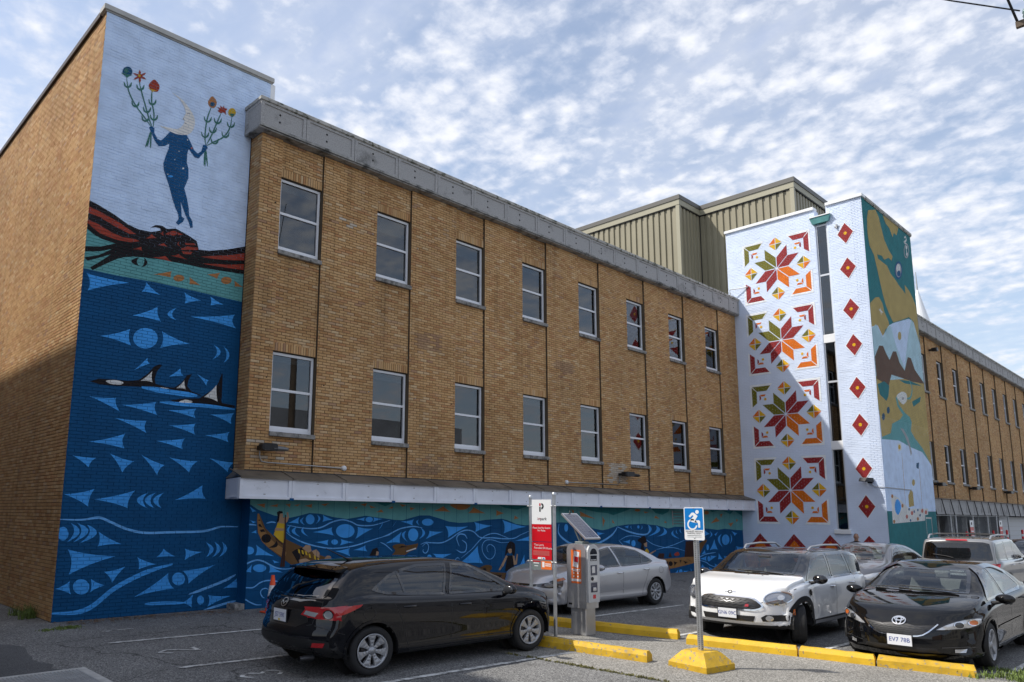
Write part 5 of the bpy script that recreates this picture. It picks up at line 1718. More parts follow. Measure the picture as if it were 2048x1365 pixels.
ISLE = ground_mat('pale_island_paving', (0.235, 0.225, 0.205), (0.115, 0.11, 0.10), (0.39, 0.375, 0.345), 70.0, 0.16, stain=(0.15, 0.14, 0.125))
PAINTW = mat('worn_road_paint', (0.60, 0.60, 0.58), 0.8, var=0.1, vscale=8, dirt=((0.17, 0.165, 0.16), 11.0, 0.46, 0.62))

def sheet(name, poly, m, lift=0.0, sub=None):
    """polygon lying on the sloping lot"""
    tri = tessellate_polygon([[Vector((x, y, 0)) for x, y in poly]])
    return link(name, mesh_np(name, [(x, y, gz(x, y) + lift) for x, y in poly], [tuple(t) for t in tri], m))
V, F = [], []
ys = [-900, -60, 14.4, 900]
for y in ys:
    for x in (-900, 1200):
        V.append((x, y, gz(x, y)))
for i in range(3):
    F.append((2 * i, 2 * i + 1, 2 * i + 3, 2 * i + 2))
tag(link('ground', mesh_np('ground', V, F, ASPH)), kind='structure')
lanep = [(-30, -30), (2.2, -30), (2.6, 4.0), (3.0, 9.0), (3.15, 10.8), (3.0, 12.6), (2.2, 14.3), (1.6, 14.39), (-30, 14.39)]
def ragged(poly, a, b, amp, step=0.22):
    """break the straight edges a..b of an outline into an irregular worn edge"""
    out = []
    for i, p in enumerate(poly):
        out.append(p)
        if a <= i < b:
            q = poly[(i + 1) % len(poly)]
            l = math.hypot(q[0] - p[0], q[1] - p[1])
            n = int(l / step)
            ph = RNG.uniform(0, 6)
            for k in range(1, n):
                t = k / n
                d = amp * (0.6 * math.sin(ph + t * l * 2.1) + RNG.uniform(-0.6, 0.6))
                out.append((p[0] + (q[0] - p[0]) * t - (q[1] - p[1]) / l * d, p[1] + (q[1] - p[1]) * t + (q[0] - p[0]) / l * d))
    return out
tag(sheet('lane', ragged(lanep, 2, 7, 0.10), LANE, 0.004), kind='structure')
islep = [(8.35, 8.6), (8.40, 7.8), (8.62, 6.6), (8.72, 5.36), (8.6, 3.0), (8.3, -2.0), (8.0, -30), (14.0, -30), (13.2, -2.0), (12.42, 2.2), (11.95, 5.0), (11.3, 7.4), (10.95, 9.2), (9.4, 9.3)]
tag(sheet('island_pavement', ragged(islep, 0, 6, 0.03), ISLE, 0.004), kind='structure')

def painted_line(p, q, w=0.10, lift=0.008):
    (x0, y0), (x1, y1) = p, q
    l = math.hypot(x1 - x0, y1 - y0)
    n = max(2, int(l / 0.25))
    nx, ny = -(y1 - y0) / l * w / 2, (x1 - x0) / l * w / 2
    V, F = [], []
    for i in range(n + 1):
        t = i / n
        x, y = x0 + (x1 - x0) * t, y0 + (y1 - y0) * t
        j = 1 + RNG.uniform(-0.14, 0.10)
        V += [(x + nx * j, y + ny * j, gz(x, y) + lift), (x - nx * j, y - ny * j, gz(x, y) + lift)]
        if i: F.append((2 * i - 2, 2 * i - 1, 2 * i + 1, 2 * i))
    return tag(link('painted_line', mesh_np('painted_line', V, F, PAINTW)), kind='structure')
painted_line((4.17, 11.86), (9.2, 11.46))
painted_line((4.30, 9.65), (9.5, 9.24))
painted_line((5.3, 7.45), (9.34, 7.22))
painted_line((11.5, 9.34), (15.9, 9.16))
painted_line((11.9, 7.04), (17.0, 6.9))
painted_line((12.4, 4.95), (17.2, 4.75))
painted_line((12.9, 2.6), (17.2, 2.5))
def stencil(strokes, ox, oy, s, ang):
    """stall number painted on the ground; strokes in a unit box"""
    ca, sa = math.cos(ang), math.sin(ang)
    V, F = [], []
    for st in strokes:
        L, R = stroke(st, 0.12, 5, False)
        for i, (a, b) in enumerate(zip(L, R)):
            for u, v in (a, b):
                x, y = ox + s * (u * 0.62 * ca - v * sa), oy + s * (u * 0.62 * sa + v * ca)
                V.append((x, y, gz(x, y) + 0.008))
            if i:
                k = len(V)
                F.append((k - 4, k - 3, k - 1, k - 2))
    tag(link('painted_number', mesh_np('painted_number', V, F, PAINTW)), kind='structure')
THREE = [[(-0.4, 0.8), (0.0, 1.0), (0.38, 0.75), (0.05, 0.5)], [(0.05, 0.5), (0.42, 0.22), (0.0, -0.02), (-0.42, 0.18)]]
TWO = [[(-0.4, 0.75), (-0.05, 1.0), (0.38, 0.72), (0.0, 0.35), (-0.4, 0.02)], [(-0.4, 0.02), (0.4, 0.0)]]
ONE = [[(0.0, 0.0), (0.0, 1.0)], [(0.0, 1.0), (-0.25, 0.8)]]
stencil(THREE, 5.22, 8.70, 0.52, math.radians(88))
stencil(TWO, 5.02, 10.72, 0.52, math.radians(88))
stencil(ONE, 4.95, 12.93, 0.5, math.radians(88))

# steel-ribbed utility cover in its concrete frame, at the lane
cov = thing('utility_cover', 'ribbed grey steel utility cover in a pale concrete frame at the lane edge', 'cover', (2.4, 9.4, gz(2.4, 9.4)))
CFR = mat('pale_concrete', (0.40, 0.395, 0.38), 0.9, var=0.15, vscale=9)
STEELP = mat('galvanised_plate', (0.34, 0.35, 0.36), 0.5, 0.5, var=0.15, vscale=4)
def zq(x, y, d): return (x, y, gz(x, y) + d)
fx0, fx1, fy0, fy1 = 0.9, 3.38, 8.35, 10.33
MB().add([zq(fx0, fy0, 0.02), zq(fx1, fy0, 0.02), zq(fx1, fy1, 0.02), zq(fx0, fy1, 0.02), zq(fx0, fy0, -0.1), zq(fx1, fy0, -0.1), zq(fx1, fy1, -0.1), zq(fx0, fy1, -0.1)],
         [(0, 1, 2, 3), (0, 4, 5, 1), (1, 5, 6, 2), (2, 6, 7, 3), (3, 7, 4, 0)]).build('frame', CFR, cov)
for k in range(2):
    a, b = fx0 + 0.12 + k * 1.13, fx0 + 0.12 + k * 1.13 + 1.12
    m = MB().add([zq(a, fy0 + 0.12, 0.026), zq(b, fy0 + 0.12, 0.026), zq(b, fy1 - 0.12, 0.026), zq(a, fy1 - 0.12, 0.026)], [(0, 1, 2, 3)])
    n = 26
    for i in range(n):
        x = a + 0.03 + (b - a - 0.06) * i / (n - 1)
        m.add([zq(x - 0.011, fy0 + 0.14, 0.027), zq(x + 0.011, fy0 + 0.14, 0.027), zq(x + 0.011, fy1 - 0.14, 0.027), zq(x - 0.011, fy1 - 0.14, 0.027), zq(x, fy0 + 0.14, 0.038), zq(x, fy1 - 0.14, 0.038)], [(0, 4, 5, 3), (1, 2, 5, 4)])
    m.build('cover_plate', STEELP, cov)

# ------------------------------------------------------------------ weeds and grass
GREEN1 = mat('weed_leaf', (0.12, 0.17, 0.035), 0.7, var=0.35, vscale=20)
GREEN2 = mat('dry_weed', (0.14, 0.13, 0.04), 0.8, var=0.3, vscale=20)
def tuft_mesh(blades, spread, height, seed, flat=False):
    r = random.Random(seed)
    m = MB()
    for _ in range(blades):
        a, d = r.uniform(0, 6.283), abs(r.gauss(0, spread))
        x, y = d * math.cos(a), d * math.sin(a)
        h = height * r.uniform(0.4, 1.1)
        b = r.uniform(0, 6.283); w = r.uniform(0.003, 0.007) * (2.2 if flat else 1)
        lx, ly = math.cos(b) * h * r.uniform(0.2, 0.8), math.sin(b) * h * r.uniform(0.2, 0.8)
        px, py = -math.sin(b) * w, math.cos(b) * w
        m.add([(x - px, y - py, 0), (x + px, y + py, 0), (x + lx * .5 + px, y + ly * .5 + py, h * .65), (x + lx * .5 - px, y + ly * .5 - py, h * .65), (x + lx, y + ly, h * .9)], [(0, 1, 2, 3), (3, 2, 4)])
    return m
def grass(name, label, spots, m, kind='grass'):
    """spots: x, y, blades, spread, height"""
    g = MB()
    for i, (x, y, n, s, h) in enumerate(spots):
        t = tuft_mesh(n, s, h, i + 11)
        z = gz(x, y)
        g.add([(v[0] + x, v[1] + y, v[2] + z) for v in t.v], t.f)
    tag(g.build(name, m), label, kind, kind='stuff')
grass('grass', 'green weeds growing beside the end of the yellow kerb', [(12.55 + RNG.uniform(-0.3, 0.75), 2.62 + RNG.uniform(-0.35, 0.22), 34, 0.08, RNG.uniform(0.04, 0.12)) for _ in range(26)], GREEN1)
grass('crack_grass', 'thin line of moss and grass along the pavement seam', [(8.43 + 0.29 * t + RNG.uniform(-0.02, 0.02), 7.75 - 2.5 * t, 16, 0.03, 0.03) for t in [RNG.random() for _ in range(70)]], GREEN2)
grass('wall_weeds', 'low weeds at the foot of the brick side wall', [(3.93 + RNG.uniform(-0.12, 0.1), 15.35 + RNG.uniform(-0.3, 0.5), 26, 0.06, RNG.uniform(0.06, 0.28)) for _ in range(12)] + [(3.95 + RNG.uniform(-0.35, 0.35), 13.6 + RNG.uniform(-0.12, 0.12), 30, 0.08, 0.03) for _ in range(22)], GREEN1)
leafm = mat('dead_leaf', (0.17, 0.10, 0.05), 0.8, var=0.3)
lf = MB()
for _ in range(420):
    t = RNG.random()
    x, y = 4.3 + 3.0 * t + RNG.gauss(0, 0.12), 14.25 - abs(RNG.gauss(0, 0.22)) - 0.25 * t * t
    a = RNG.uniform(0, 6.28); s = RNG.uniform(0.012, 0.035)
    lf.add([(x + s * math.cos(a + k * 2.1), y + s * math.sin(a + k * 2.1), gz(x, y) + 0.006 + RNG.uniform(0, 0.015)) for k in range(3)], [(0, 1, 2)])
tag(lf.build('leaf_litter', leafm), 'brown leaf litter drifted along the foot of the mural wall', 'litter', kind='stuff')
# ================================================================== kerbs, signs, pay station, lamps, cones
YELLOW = mat('chipped_yellow_paint', (0.66, 0.40, 0.012), 0.6, var=0.12, vscale=5, bump=0.3, bscale=40, dirt=((0.24, 0.19, 0.12), 19.0, 0.62, 0.66))
YEL_LOW = mat('scuffed_yellow_paint', (0.56, 0.34, 0.015), 0.7, var=0.2, vscale=7, bump=0.3, bscale=40, dirt=((0.22, 0.20, 0.16), 17.0, 0.57, 0.62))
GALV = mat('galvanised_steel', (0.50, 0.52, 0.54), 0.42, 0.75, var=0.15, vscale=9)
ALU = mat('brushed_aluminium', (0.52, 0.52, 0.53), 0.38, 0.7, var=0.08, vscale=5)
SIGNW = mat('sign_white', (0.80, 0.81, 0.82), 0.35)
SIGNR = mat('sign_red', (0.58, 0.006, 0.015), 0.35)
SIGNB = mat('sign_blue', (0.005, 0.19, 0.56), 0.35)
SIGNO = mat('sign_orange', (0.78, 0.17, 0.035), 0.4)
SIGNG = mat('sign_grey', (0.17, 0.20, 0.20), 0.4)
INK = mat('black_ink', (0.012, 0.012, 0.013), 0.5)
SCREEN = mat('dark_screen', (0.012, 0.014, 0.022), 0.12)
CONER = mat('cone_orange', (0.80, 0.085, 0.012), 0.5)

def kerb(p, q, label, h=0.15, w=0.20, dents=True, low=False):
    (x0, y0), (x1, y1) = p, q
    L = math.hypot(x1 - x0, y1 - y0)
    dx, dy = (x1 - x0) / L, (y1 - y0) / L
    n = max(6, int(L / 0.12))
    prof = [(-w / 2, 0.0), (-w / 2 + 0.012, h * 0.62), (-w / 2 + 0.055, h), (w / 2 - 0.055, h), (w / 2 - 0.012, h * 0.62), (w / 2, 0.0)]
    V, F = [], []
    for i in range(n + 1):
        s = L * i / n
        for k, (a, z) in enumerate(prof):
            jit = RNG.uniform(-0.006, 0.003) if 0 < k < 5 else 0
            e = 0.02 if (i in (0, n) and 1 < k < 4) else 0
            ss = s + (e if i == 0 else -e)
            x, y = x0 + dx * ss - dy * a, y0 + dy * ss + dx * a
            V.append((x, y, gz(x, y) - 0.01 + (z + 0.01 if k not in (0, 5) else 0) + jit))
        if i:
            for k in range(5):
                a, b = (i - 1) * 6 + k, i * 6 + k
                F.append((a, a + 1, b + 1, b))
    F += [tuple(range(6)), tuple(reversed(range(n * 6, n * 6 + 6)))]
    o = link('kerb', mesh_np('kerb', V, F, YEL_LOW if low else YELLOW))
    tag(o, label, 'kerb', 'yellow concrete kerbs round the pay island')
kerb((11.0, 9.25), (11.72, 6.88), 'yellow kerb behind the pay station, nearest the silver sedan')
kerb((9.30, 8.15), (9.62, 6.12), 'chipped yellow kerb in front of the pay station beside the black hatchback', low=True)
kerb((11.42, 6.55), (11.86, 4.98), 'yellow kerb under the nose of the white car')
kerb((11.87, 4.95), (12.08, 3.98), 'short yellow kerb between the white car and the black sedan')
kerb((12.085, 3.955), (12.36, 2.83), 'yellow kerb below the black sedan bumper, ending in weeds', low=True)

# ---- parking company sign on two posts
PX, PY1, PY2 = 10.0, 8.12, 8.64
gs = gz(PX, 8.9)
sg = thing('parking_sign', 'white and red parking company sign on two galvanised posts', 'sign', (PX, 8.93, gs))
for yy, top in ((PY1, 2.29), (PY2, 2.25)):
    p = MB().tube([(PX, yy, gs - 0.05), (PX, yy, top)], 0.03, 12).tube([(PX, yy, top), (PX, yy, top + 0.035), (PX, yy, top + 0.05)], [0.036, 0.036, 0.02], 12).build('post', GALV, sg)
    for z in (1.18, 2.11):
        MB().tube([(PX, yy, z - 0.012), (PX, yy, z + 0.012)], 0.037, 12).tube([(PX - 0.02, yy - 0.055, z), (PX - 0.02, yy + 0.055, z)], 0.011, 6).build('clamp', GALV, p)
SY0, SY1 = PY1 + 0.045, PY2 - 0.045
SW = SY1 - SY0
def sign_text(parent, body, yc, zc, size, m, x, sx=1.0, align='CENTER'):
    """lettering on a panel that faces -x"""
    me = text_mesh(body, size, m, align, 0.0, sx)
    o = bpy.data.objects.new('lettering', me); COL.objects.link(o)
    o.parent = parent
    o.matrix_parent_inverse = Matrix.Identity(4)
    # local text x -> -y, text y -> z, facing -x
    R = Matrix(((0, 0, -1, x), (-1, 0, 0, yc), (0, 1, 0, zc), (0, 0, 0, 1)))
    o.matrix_basis = R
    return o
xp = PX - 0.02
def panel(name, z0, z1, m, y0=None, y1=None, x=None, th=0.004):
    return MB().box((x or xp) - th, (x or xp), y0 if y0 is not None else SY0, y1 if y1 is not None else SY1, z0, z1).build(name, m, sg)
zt = 2.22
p1 = panel('logo_panel', 1.805, zt, SIGNW)
p2 = panel('red_panel', 1.515, 1.805 - 0.002, SIGNR)
p3 = panel('red_panel', 1.215, 1.505, SIGNR)
p4 = panel('grey_panel', 1.04, 1.21, SIGNG)
yc = 0.5 * (SY0 + SY1)
xt = xp - 0.0065
def flat(parent, polys, m, name, x=None):
    """flat print: polygons in (distance to the right in view, height) about the panel centre line"""
    V, F = [], []
    for P in polys:
        n = len(V)
        V += [((x or xt), yc - a, z) for a, z in P]
        F += [tuple(n + i for i in t) for t in tessellate_polygon([[Vector((a, z, 0)) for a, z in P]])]
    return link(name, mesh_np(name, V, F, m), parent)
def arc(cx, cz, r, a0, a1, n=12):
    return [(cx + r * math.cos(math.radians(a0 + (a1 - a0) * i / n)), cz + r * math.sin(math.radians(a0 + (a1 - a0) * i / n))) for i in range(n + 1)]
flat(p1, [[(-0.045, 2.1), (-0.015, 2.1), (-0.015, 2.015), (-0.045, 2.015)], arc(0.0, 2.108, 0.053, -90, 90) + arc(0.0, 2.108, 0.022, 90, -90)], INK, 'logo')
flat(p1, [[(-0.045, 2.113), (-0.015, 2.113), (-0.015, 2.158), (-0.045, 2.158)]], mat('logo_red', (0.50, 0.02, 0.03), 0.4), 'logo_dot')
sign_text(p1, 'im', yc + 0.052, 1.895, 0.075, mat('logo_rose', (0.30, 0.03, 0.05), 0.5), xt)
sign_text(p1, 'park', yc - 0.045, 1.895, 0.078, INK, xt)
sign_text(p2, 'Please See Pay Station\nFor Rates', yc, 1.72, 0.044, SIGNW, xt)
sign_text(p3, 'This Lot Is\nPatrolled 24 Hours', SY1 - 0.05, 1.43, 0.050, SIGNW, xt, align='LEFT')
flat(p3, [[(-0.19, 1.36 - i * 0.014), (0.17, 1.36 - i * 0.014), (0.17, 1.353 - i * 0.014), (-0.19, 1.353 - i * 0.014)] for i in range(6)], mat('faded_print', (0.62, 0.16, 0.15), 0.4), 'small_print')
flat(p3, [[(-0.09, 1.22), (0.08, 1.22), (0.07, 1.255), (-0.08, 1.255)]], SIGNW, 'card_strip')
flat(p3, [arc(0.0, 1.237, 0.013, 0, 360)], SIGNO, 'card_mark', xt - 0.001); flat(p3, [[(0.03, 1.225), (0.06, 1.225), (0.06, 1.248), (0.03, 1.248)]], SIGNB, 'card_mark', xt - 0.001)
flat(p4, [[(-0.01, 1.055), (0.215, 1.055), (0.215, 1.195), (-0.01, 1.195)]], SIGNO, 'orange_field')
flat(p4, [[(0.01, 1.09), (0.06, 1.09), (0.06, 1.18), (0.01, 1.18)]], SIGNW, 'phone_symbol', xt - 0.001)
flat(p4, [[(0.075, 1.14), (0.2, 1.14), (0.2, 1.155), (0.075, 1.155)], [(0.075, 1.11), (0.2, 1.11), (0.2, 1.125), (0.075, 1.125)], [(-0.18, 1.145), (-0.06, 1.145), (-0.06, 1.16), (-0.18, 1.16)], [(-0.16, 1.1), (-0.08, 1.1), (-0.08, 1.112), (-0.16, 1.112)]], SIGNW, 'small_print', xt - 0.001)
flat(p4, [[(-0.2, 1.175), (-0.03, 1.175), (-0.03, 1.192), (-0.2, 1.192)]], SIGNR, 'red_strip', xt - 0.001)

# ---- pay station
QX, QY = 10.72, 8.10
gq = gz(QX, QY)
ps = thing('pay_station', 'grey metal parking pay station with a tilted solar panel', 'pay station', (QX, QY, gq))
# the cabinet's operating face looks towards -y, the orange side towards -x
x0, x1, y0, y1 = QX - 0.17, QX + 0.17, QY - 0.20, QY + 0.20
MB().bbox(x0 + 0.035, x1 - 0.03, y0 + 0.04, y1 - 0.04, gq, gq + 0.46, 0.012).build('pedestal', ALU, ps)
prof = [(y0, gq + 0.45), (y1, gq + 0.45), (y1, gq + 1.40)] + [(y1 - 0.10 + 0.10 * math.cos(math.radians(a)), gq + 1.40 + 0.12 * math.sin(math.radians(a))) for a in (15, 30, 45, 60, 75, 90)] + [(y0 + 0.10 + 0.10 * math.cos(math.radians(a)), gq + 1.40 + 0.12 * math.sin(math.radians(a))) for a in (90, 105, 120, 135, 150, 165)] + [(y0, gq + 1.40)]
MB().prism(prof, x0, x1, 0).build('cabinet', ALU, ps)
ff = MB()
fprof = [(x0 + 0.03, gq + 0.55), (x1 - 0.01, gq + 0.55), (x1 + 0.005, gq + 0.95), (x1 + 0.005, gq + 1.36)] + [(QX + 0.005 + 0.165 * math.cos(math.radians(a)), gq + 1.36 + 0.165 * math.sin(math.radians(a))) for a in range(12, 180, 12)] + [(x0 + 0.015, gq + 1.36), (x0 + 0.015, gq + 0.95)]
ff.prism(fprof, y0 - 0.035, y0 - 0.001, 1)
face = ff.build('front_plate', mat('pale_grey_plastic', (0.48, 0.49, 0.50), 0.45), ps)
def fpan(z0, z1, m, name, a=0.09, dy=0.038, par=face):
    return MB().box(QX - a + 0.01, QX + a + 0.01, y0 - dy, y0 - dy + 0.006, gq + z0, gq + z1).build(name, m, par)
hd = MB(); hd.prism([(QX + 0.01 + 0.1 * math.cos(math.radians(a)), gq + 1.35 + 0.1 * math.sin(math.radians(a))) for a in range(0, 181, 12)], y0 - 0.037, y0 - 0.034, 1); hd.build('display', SCREEN, face)
k1 = fpan(1.24, 1.33, SCREEN, 'keypad')
for i in range(4):
    MB().box(QX - 0.065 + i * 0.04, QX - 0.045 + i * 0.04, y0 - 0.042, y0 - 0.038, gq + 1.25, gq + 1.265).build('key', SIGNW, k1)
k2 = fpan(1.0, 1.17, mat('navy_plate', (0.012, 0.016, 0.05), 0.3), 'card_plate')
MB().box(QX - 0.05, QX + 0.03, y0 - 0.046, y0 - 0.039, gq + 1.04, gq + 1.15).build('card_slot', ALU, k2)
k3 = fpan(0.90, 0.99, ALU, 'coin_plate'); MB().lathe([(0, -0.012), (0.03, -0.01), (0.035, 0)], (QX - 0.04, y0 - 0.039, gq + 0.945), 'Y', 12).build('coin_knob', INK, k3)
k4 = fpan(0.72, 0.88, mat('navy_plate', (0.012, 0.016, 0.05), 0.3), 'receipt_tray'); MB().bbox(QX - 0.04, QX + 0.05, y0 - 0.055, y0 - 0.039, gq + 0.74, gq + 0.80, 0.006).build('tray_flap', ALU, k4)
k5 = fpan(0.56, 0.69, mat('pale_grey_plastic', (0.48, 0.49, 0.50), 0.45), 'lower_panel', 0.1); k6 = fpan(0.615, 0.68, mat('logo_red', (0.5, 0.02, 0.03), 0.4), 'red_sticker', 0.04, 0.0395)
st = MB().box(x0 - 0.004, x0 - 0.001, QY - 0.105, QY + 0.105, gq + 0.86, gq + 1.42).build('orange_label', SIGNO, ps)
MB().add([(x0 - 0.0055, QY + 0.07, gq + 1.14), (x0 - 0.0055, QY - 0.045, gq + 1.12), (x0 - 0.0055, QY - 0.075, gq + 1.385), (x0 - 0.0055, QY + 0.04, gq + 1.405)], [(0, 1, 2, 3)]).build('phone_picture', SIGNW, st)
MB().add([(x0 - 0.007, QY + 0.04, gq + 1.22), (x0 - 0.007, QY - 0.045, gq + 1.21), (x0 - 0.007, QY - 0.055, gq + 1.30), (x0 - 0.007, QY + 0.03, gq + 1.31)], [(0, 1, 2, 3)]).build('phone_screen', mat('logo_red', (0.5, 0.02, 0.03), 0.4), st)
def side_text(body, yy, zz, size):
    o = sign_text(st, body, yy, zz, size, SIGNW, x0 - 0.0065); return o
pr_ = MB()
for yy, zz in ((0.05, 1.03), (-0.04, 1.03), (0.05, 0.975), (-0.04, 0.975)):
    pr_.lathe([(0.0, -0.0), (0.016, 0.0)], (x0 - 0.006, QY + yy, gq + zz), 'X', 10)
pr_.build('service_symbols', SIGNW, st)
MB().box(x0 - 0.0075, x0 - 0.005, QY - 0.09, QY + 0.09, gq + 1.085, gq + 1.10).box(x0 - 0.0075, x0 - 0.005, QY - 0.08, QY + 0.07, gq + 1.06, gq + 1.075).build('label_text', SIGNW, st)
MB().box(x0 - 0.0065, x0 - 0.005, QY - 0.1, QY + 0.1, gq + 0.895, gq + 0.935).build('white_strip', SIGNW, st)
# solar panel
sp0 = Vector((QX, QY, gq + 1.52))
MB().bbox(QX - 0.09, QX + 0.09, QY - 0.09, QY + 0.09, gq + 1.50, gq + 1.56, 0.01).build('mast_foot', SIGNG, ps)
MB().tube([(QX - 0.05, QY, gq + 1.55), (QX - 0.1, QY + 0.12, gq + 1.86)], 0.014, 8).tube([(QX + 0.05, QY, gq + 1.55), (QX + 0.1, QY - 0.1, gq + 1.75)], 0.014, 8).tube([(QX, QY, gq + 1.55), (QX, QY + 0.05, gq + 1.78)], 0.02, 8).build('bracket', SIGNG, ps)
# panel slopes down towards -y
cpt = Vector((QX, QY + 0.01, gq + 1.83))
ux = Vector((1, -0.10, 0)).normalized()
ud = Vector((0.06, -0.70, -0.62)).normalized()
un = ux.cross(ud).normalized()
if un.z < 0: un = -un
def pan(name, a, b, t0, t1, m, par):
    pts = [cpt + ux * (sx * a) + ud * (sd * b) + un * t for t in (t0, t1) for sx, sd in ((-1, -1), (1, -1), (1, 1), (-1, 1))]
    return MB().add(pts, [(0, 3, 2, 1), (4, 5, 6, 7), (0, 1, 5, 4), (1, 2, 6, 5), (2, 3, 7, 6), (3, 0, 4, 7)]).build(name, m, par)
spn = pan('solar_panel', 0.19, 0.32, -0.03, 0.0, ALU, ps)
cellm = mat('solar_cell', (0.02, 0.024, 0.06), 0.15, 0.0, coat=1.0)
for i in range(4):
    for k in range(9):
        c = cpt + ux * (-0.165 + 0.33 * (i + 0.5) / 4) + ud * (-0.295 + 0.59 * (k + 0.5) / 9) + un * 0.003
        a, b = ux * 0.0385, ud * 0.0305
        MB().add([c - a - b, c + a - b, c + a + b, c - a + b], [(0, 1, 2, 3)]).build('solar_cell', cellm, spn)
MB().lathe([(0.0, 0.06), (0.012, 0.055), (0.012, 0.0)], cpt - ud * 0.30 + un * 0.0, 'Z', 8).build('aerial', INK, ps)
MB().box(x0 - 0.003, x0 - 0.001, QY + 0.10, QY + 0.17, gq + 0.50, gq + 0.53).build('lock_cover', INK, ps)

# ---- accessible parking sign in its yellow concrete base
DX, DY = 9.86, 5.46
gd = gz(DX, DY)
ds = thing('accessible_parking_sign', 'blue and white disabled parking sign on a perforated post in a yellow concrete base', 'sign', (DX, DY, gd))
a_, b_ = 0.31, 0.17
rot = math.radians(-8)
def rpt(u, v, z): return (DX + u * math.cos(rot) - v * math.sin(rot), DY + u * math.sin(rot) + v * math.cos(rot), gd + z)
base = [rpt(sx * a_, sy * a_, z) for sx in (-1, 1) for sy in (-1, 1) for z in (-0.02, 0.075)] + [rpt(sx * b_, sy * b_, 0.235) for sx in (-1, 1) for sy in (-1, 1)]
MB().hull(base).build('concrete_base', YEL_LOW, ds)
pw = 0.028
ppts = []
pst = MB()
for (sx, sy, ex, ey) in ((-1, -1, 1, -1), (-1, 1, 1, 1), (-1, -1, -1, 1), (1, -1, 1, 1)):
    p, q = (sx * pw, sy * pw), (ex * pw, ey * pw)
    pst.hull([rpt(p[0], p[1], 0.2), rpt(q[0], q[1], 0.2), rpt(p[0], p[1], 2.10), rpt(q[0], q[1], 2.10), rpt(p[0] * 0.9, p[1] * 0.9, 0.2), rpt(q[0] * 0.9, q[1] * 0.9, 0.2), rpt(p[0] * 0.9, p[1] * 0.9, 2.1), rpt(q[0] * 0.9, q[1] * 0.9, 2.1)])
post = pst.build('post', GALV, ds)
hol = MB()
for i in range(58):
    z = 0.26 + i * 0.026
    for k in range(2):
        hol.add([rpt(*( (-pw - 0.0012, 0.008 * math.cos(t)) if k == 0 else (0.008 * math.cos(t), -pw - 0.0012)), z + 0.007 * math.sin(t)) for t in [j * math.pi / 3 for j in range(6)]], [(0, 1, 2, 3, 4, 5)])
tag(hol.build('punched_holes', INK, post), kind='stuff')
xs_ = DX - 0.037
zc_, hh, ww = 1.85, 0.228, 0.152
def rrect(a, b, r, n=5):
    P = []
    for cx, cz, s in ((a - r, b - r, 0), (-a + r, b - r, 90), (-a + r, -b + r, 180), (a - r, -b + r, 270)):
        P += [(cx + r * math.cos(math.radians(s + 90 * i / n)), cz + r * math.sin(math.radians(s + 90 * i / n))) for i in range(n + 1)]
    return P
pl_ = MB().prism([(DY - u, gd + 0.10 + zc_ + v) for u, v in rrect(ww, hh, 0.022)], xs_ - 0.003, xs_, 0).build('sign_plate', SIGNW, ds)
zs = gd + 0.10 + zc_
def dflat(polys, m, name, k=1):
    V, F = [], []
    for P in polys:
        n = len(V)
        V += [(xs_ - 0.003 - 0.0015 * k, DY - u, zs + v) for u, v in P]
        F += [tuple(n + i for i in t) for t in tessellate_polygon([[Vector((u, v, 0)) for u, v in P]])]
    return link(name, mesh_np(name, V, F, m), pl_)
dflat([[(-0.138, -0.085), (0.138, -0.085)] + arc(0.126, 0.203, 0.012, 0, 90, 4) + arc(-0.126, 0.203, 0.012, 90, 180, 4)], SIGNB, 'blue_field', 1)
def thick(pts, w):
    L, R = stroke(pts, w, 5, False)
    return [L[i:i + 2] + list(reversed(R[i:i + 2])) for i in range(len(L) - 1)]
sym = [arc(0.055, 0.163, 0.027, 0, 360, 18)]
ring = []
for i in range(22):
    a0, a1 = 20 + i * 15.0, 35 + i * 15.0
    if 40 < (a0 % 360) < 62: continue
    ring.append([( -0.025 + r * math.cos(math.radians(a)), -0.012 + r * math.sin(math.radians(a))) for r, a in ((0.078, a0), (0.078, a1), (0.056, a1), (0.056, a0))])
body_ = [[(0.035, 0.128), (0.062, 0.105), (0.018, 0.045), (0.082, 0.048), (0.095, 0.03), (0.095, -0.055), (0.065, -0.055), (0.062, 0.012), (-0.012, 0.018), (-0.05, 0.032), (-0.052, 0.05), (0.0, 0.105), (-0.02, 0.118), (-0.055, 0.085), (-0.078, 0.102), (-0.03, 0.152), (0.0, 0.155)]]
dflat(sym + ring + body_, SIGNW, 'wheelchair_symbol', 2)
def dtext(body, z, size):
    me = text_mesh(body, size, INK)
    o = bpy.data.objects.new('lettering', me); COL.objects.link(o); o.parent = pl_
    o.matrix_basis = Matrix(((0, 0, -1, xs_ - 0.0055), (-1, 0, 0, DY), (0, 1, 0, zs + z), (0, 0, 0, 1)))
dtext('DISABLED PERSONS', -0.110, 0.030); dtext('PARKING ONLY', -0.137, 0.030)
dflat([[(-0.11, -0.163), (0.11, -0.163), (0.11, -0.168), (-0.11, -0.168)], [(-0.11, -0.185), (0.11, -0.185), (0.11, -0.188), (-0.11, -0.188)]], SIGNG, 'small_print', 2)
MB().lathe([(0.0, -0.006), (0.011, -0.004), (0.011, 0)], (xs_ - 0.004, DY, zs - 0.195), 'X', 8).lathe([(0.0, -0.006), (0.011, -0.004), (0.011, 0)], (xs_ - 0.004, DY, zs + 0.215), 'X', 8).build('bolt', GALV, pl_)

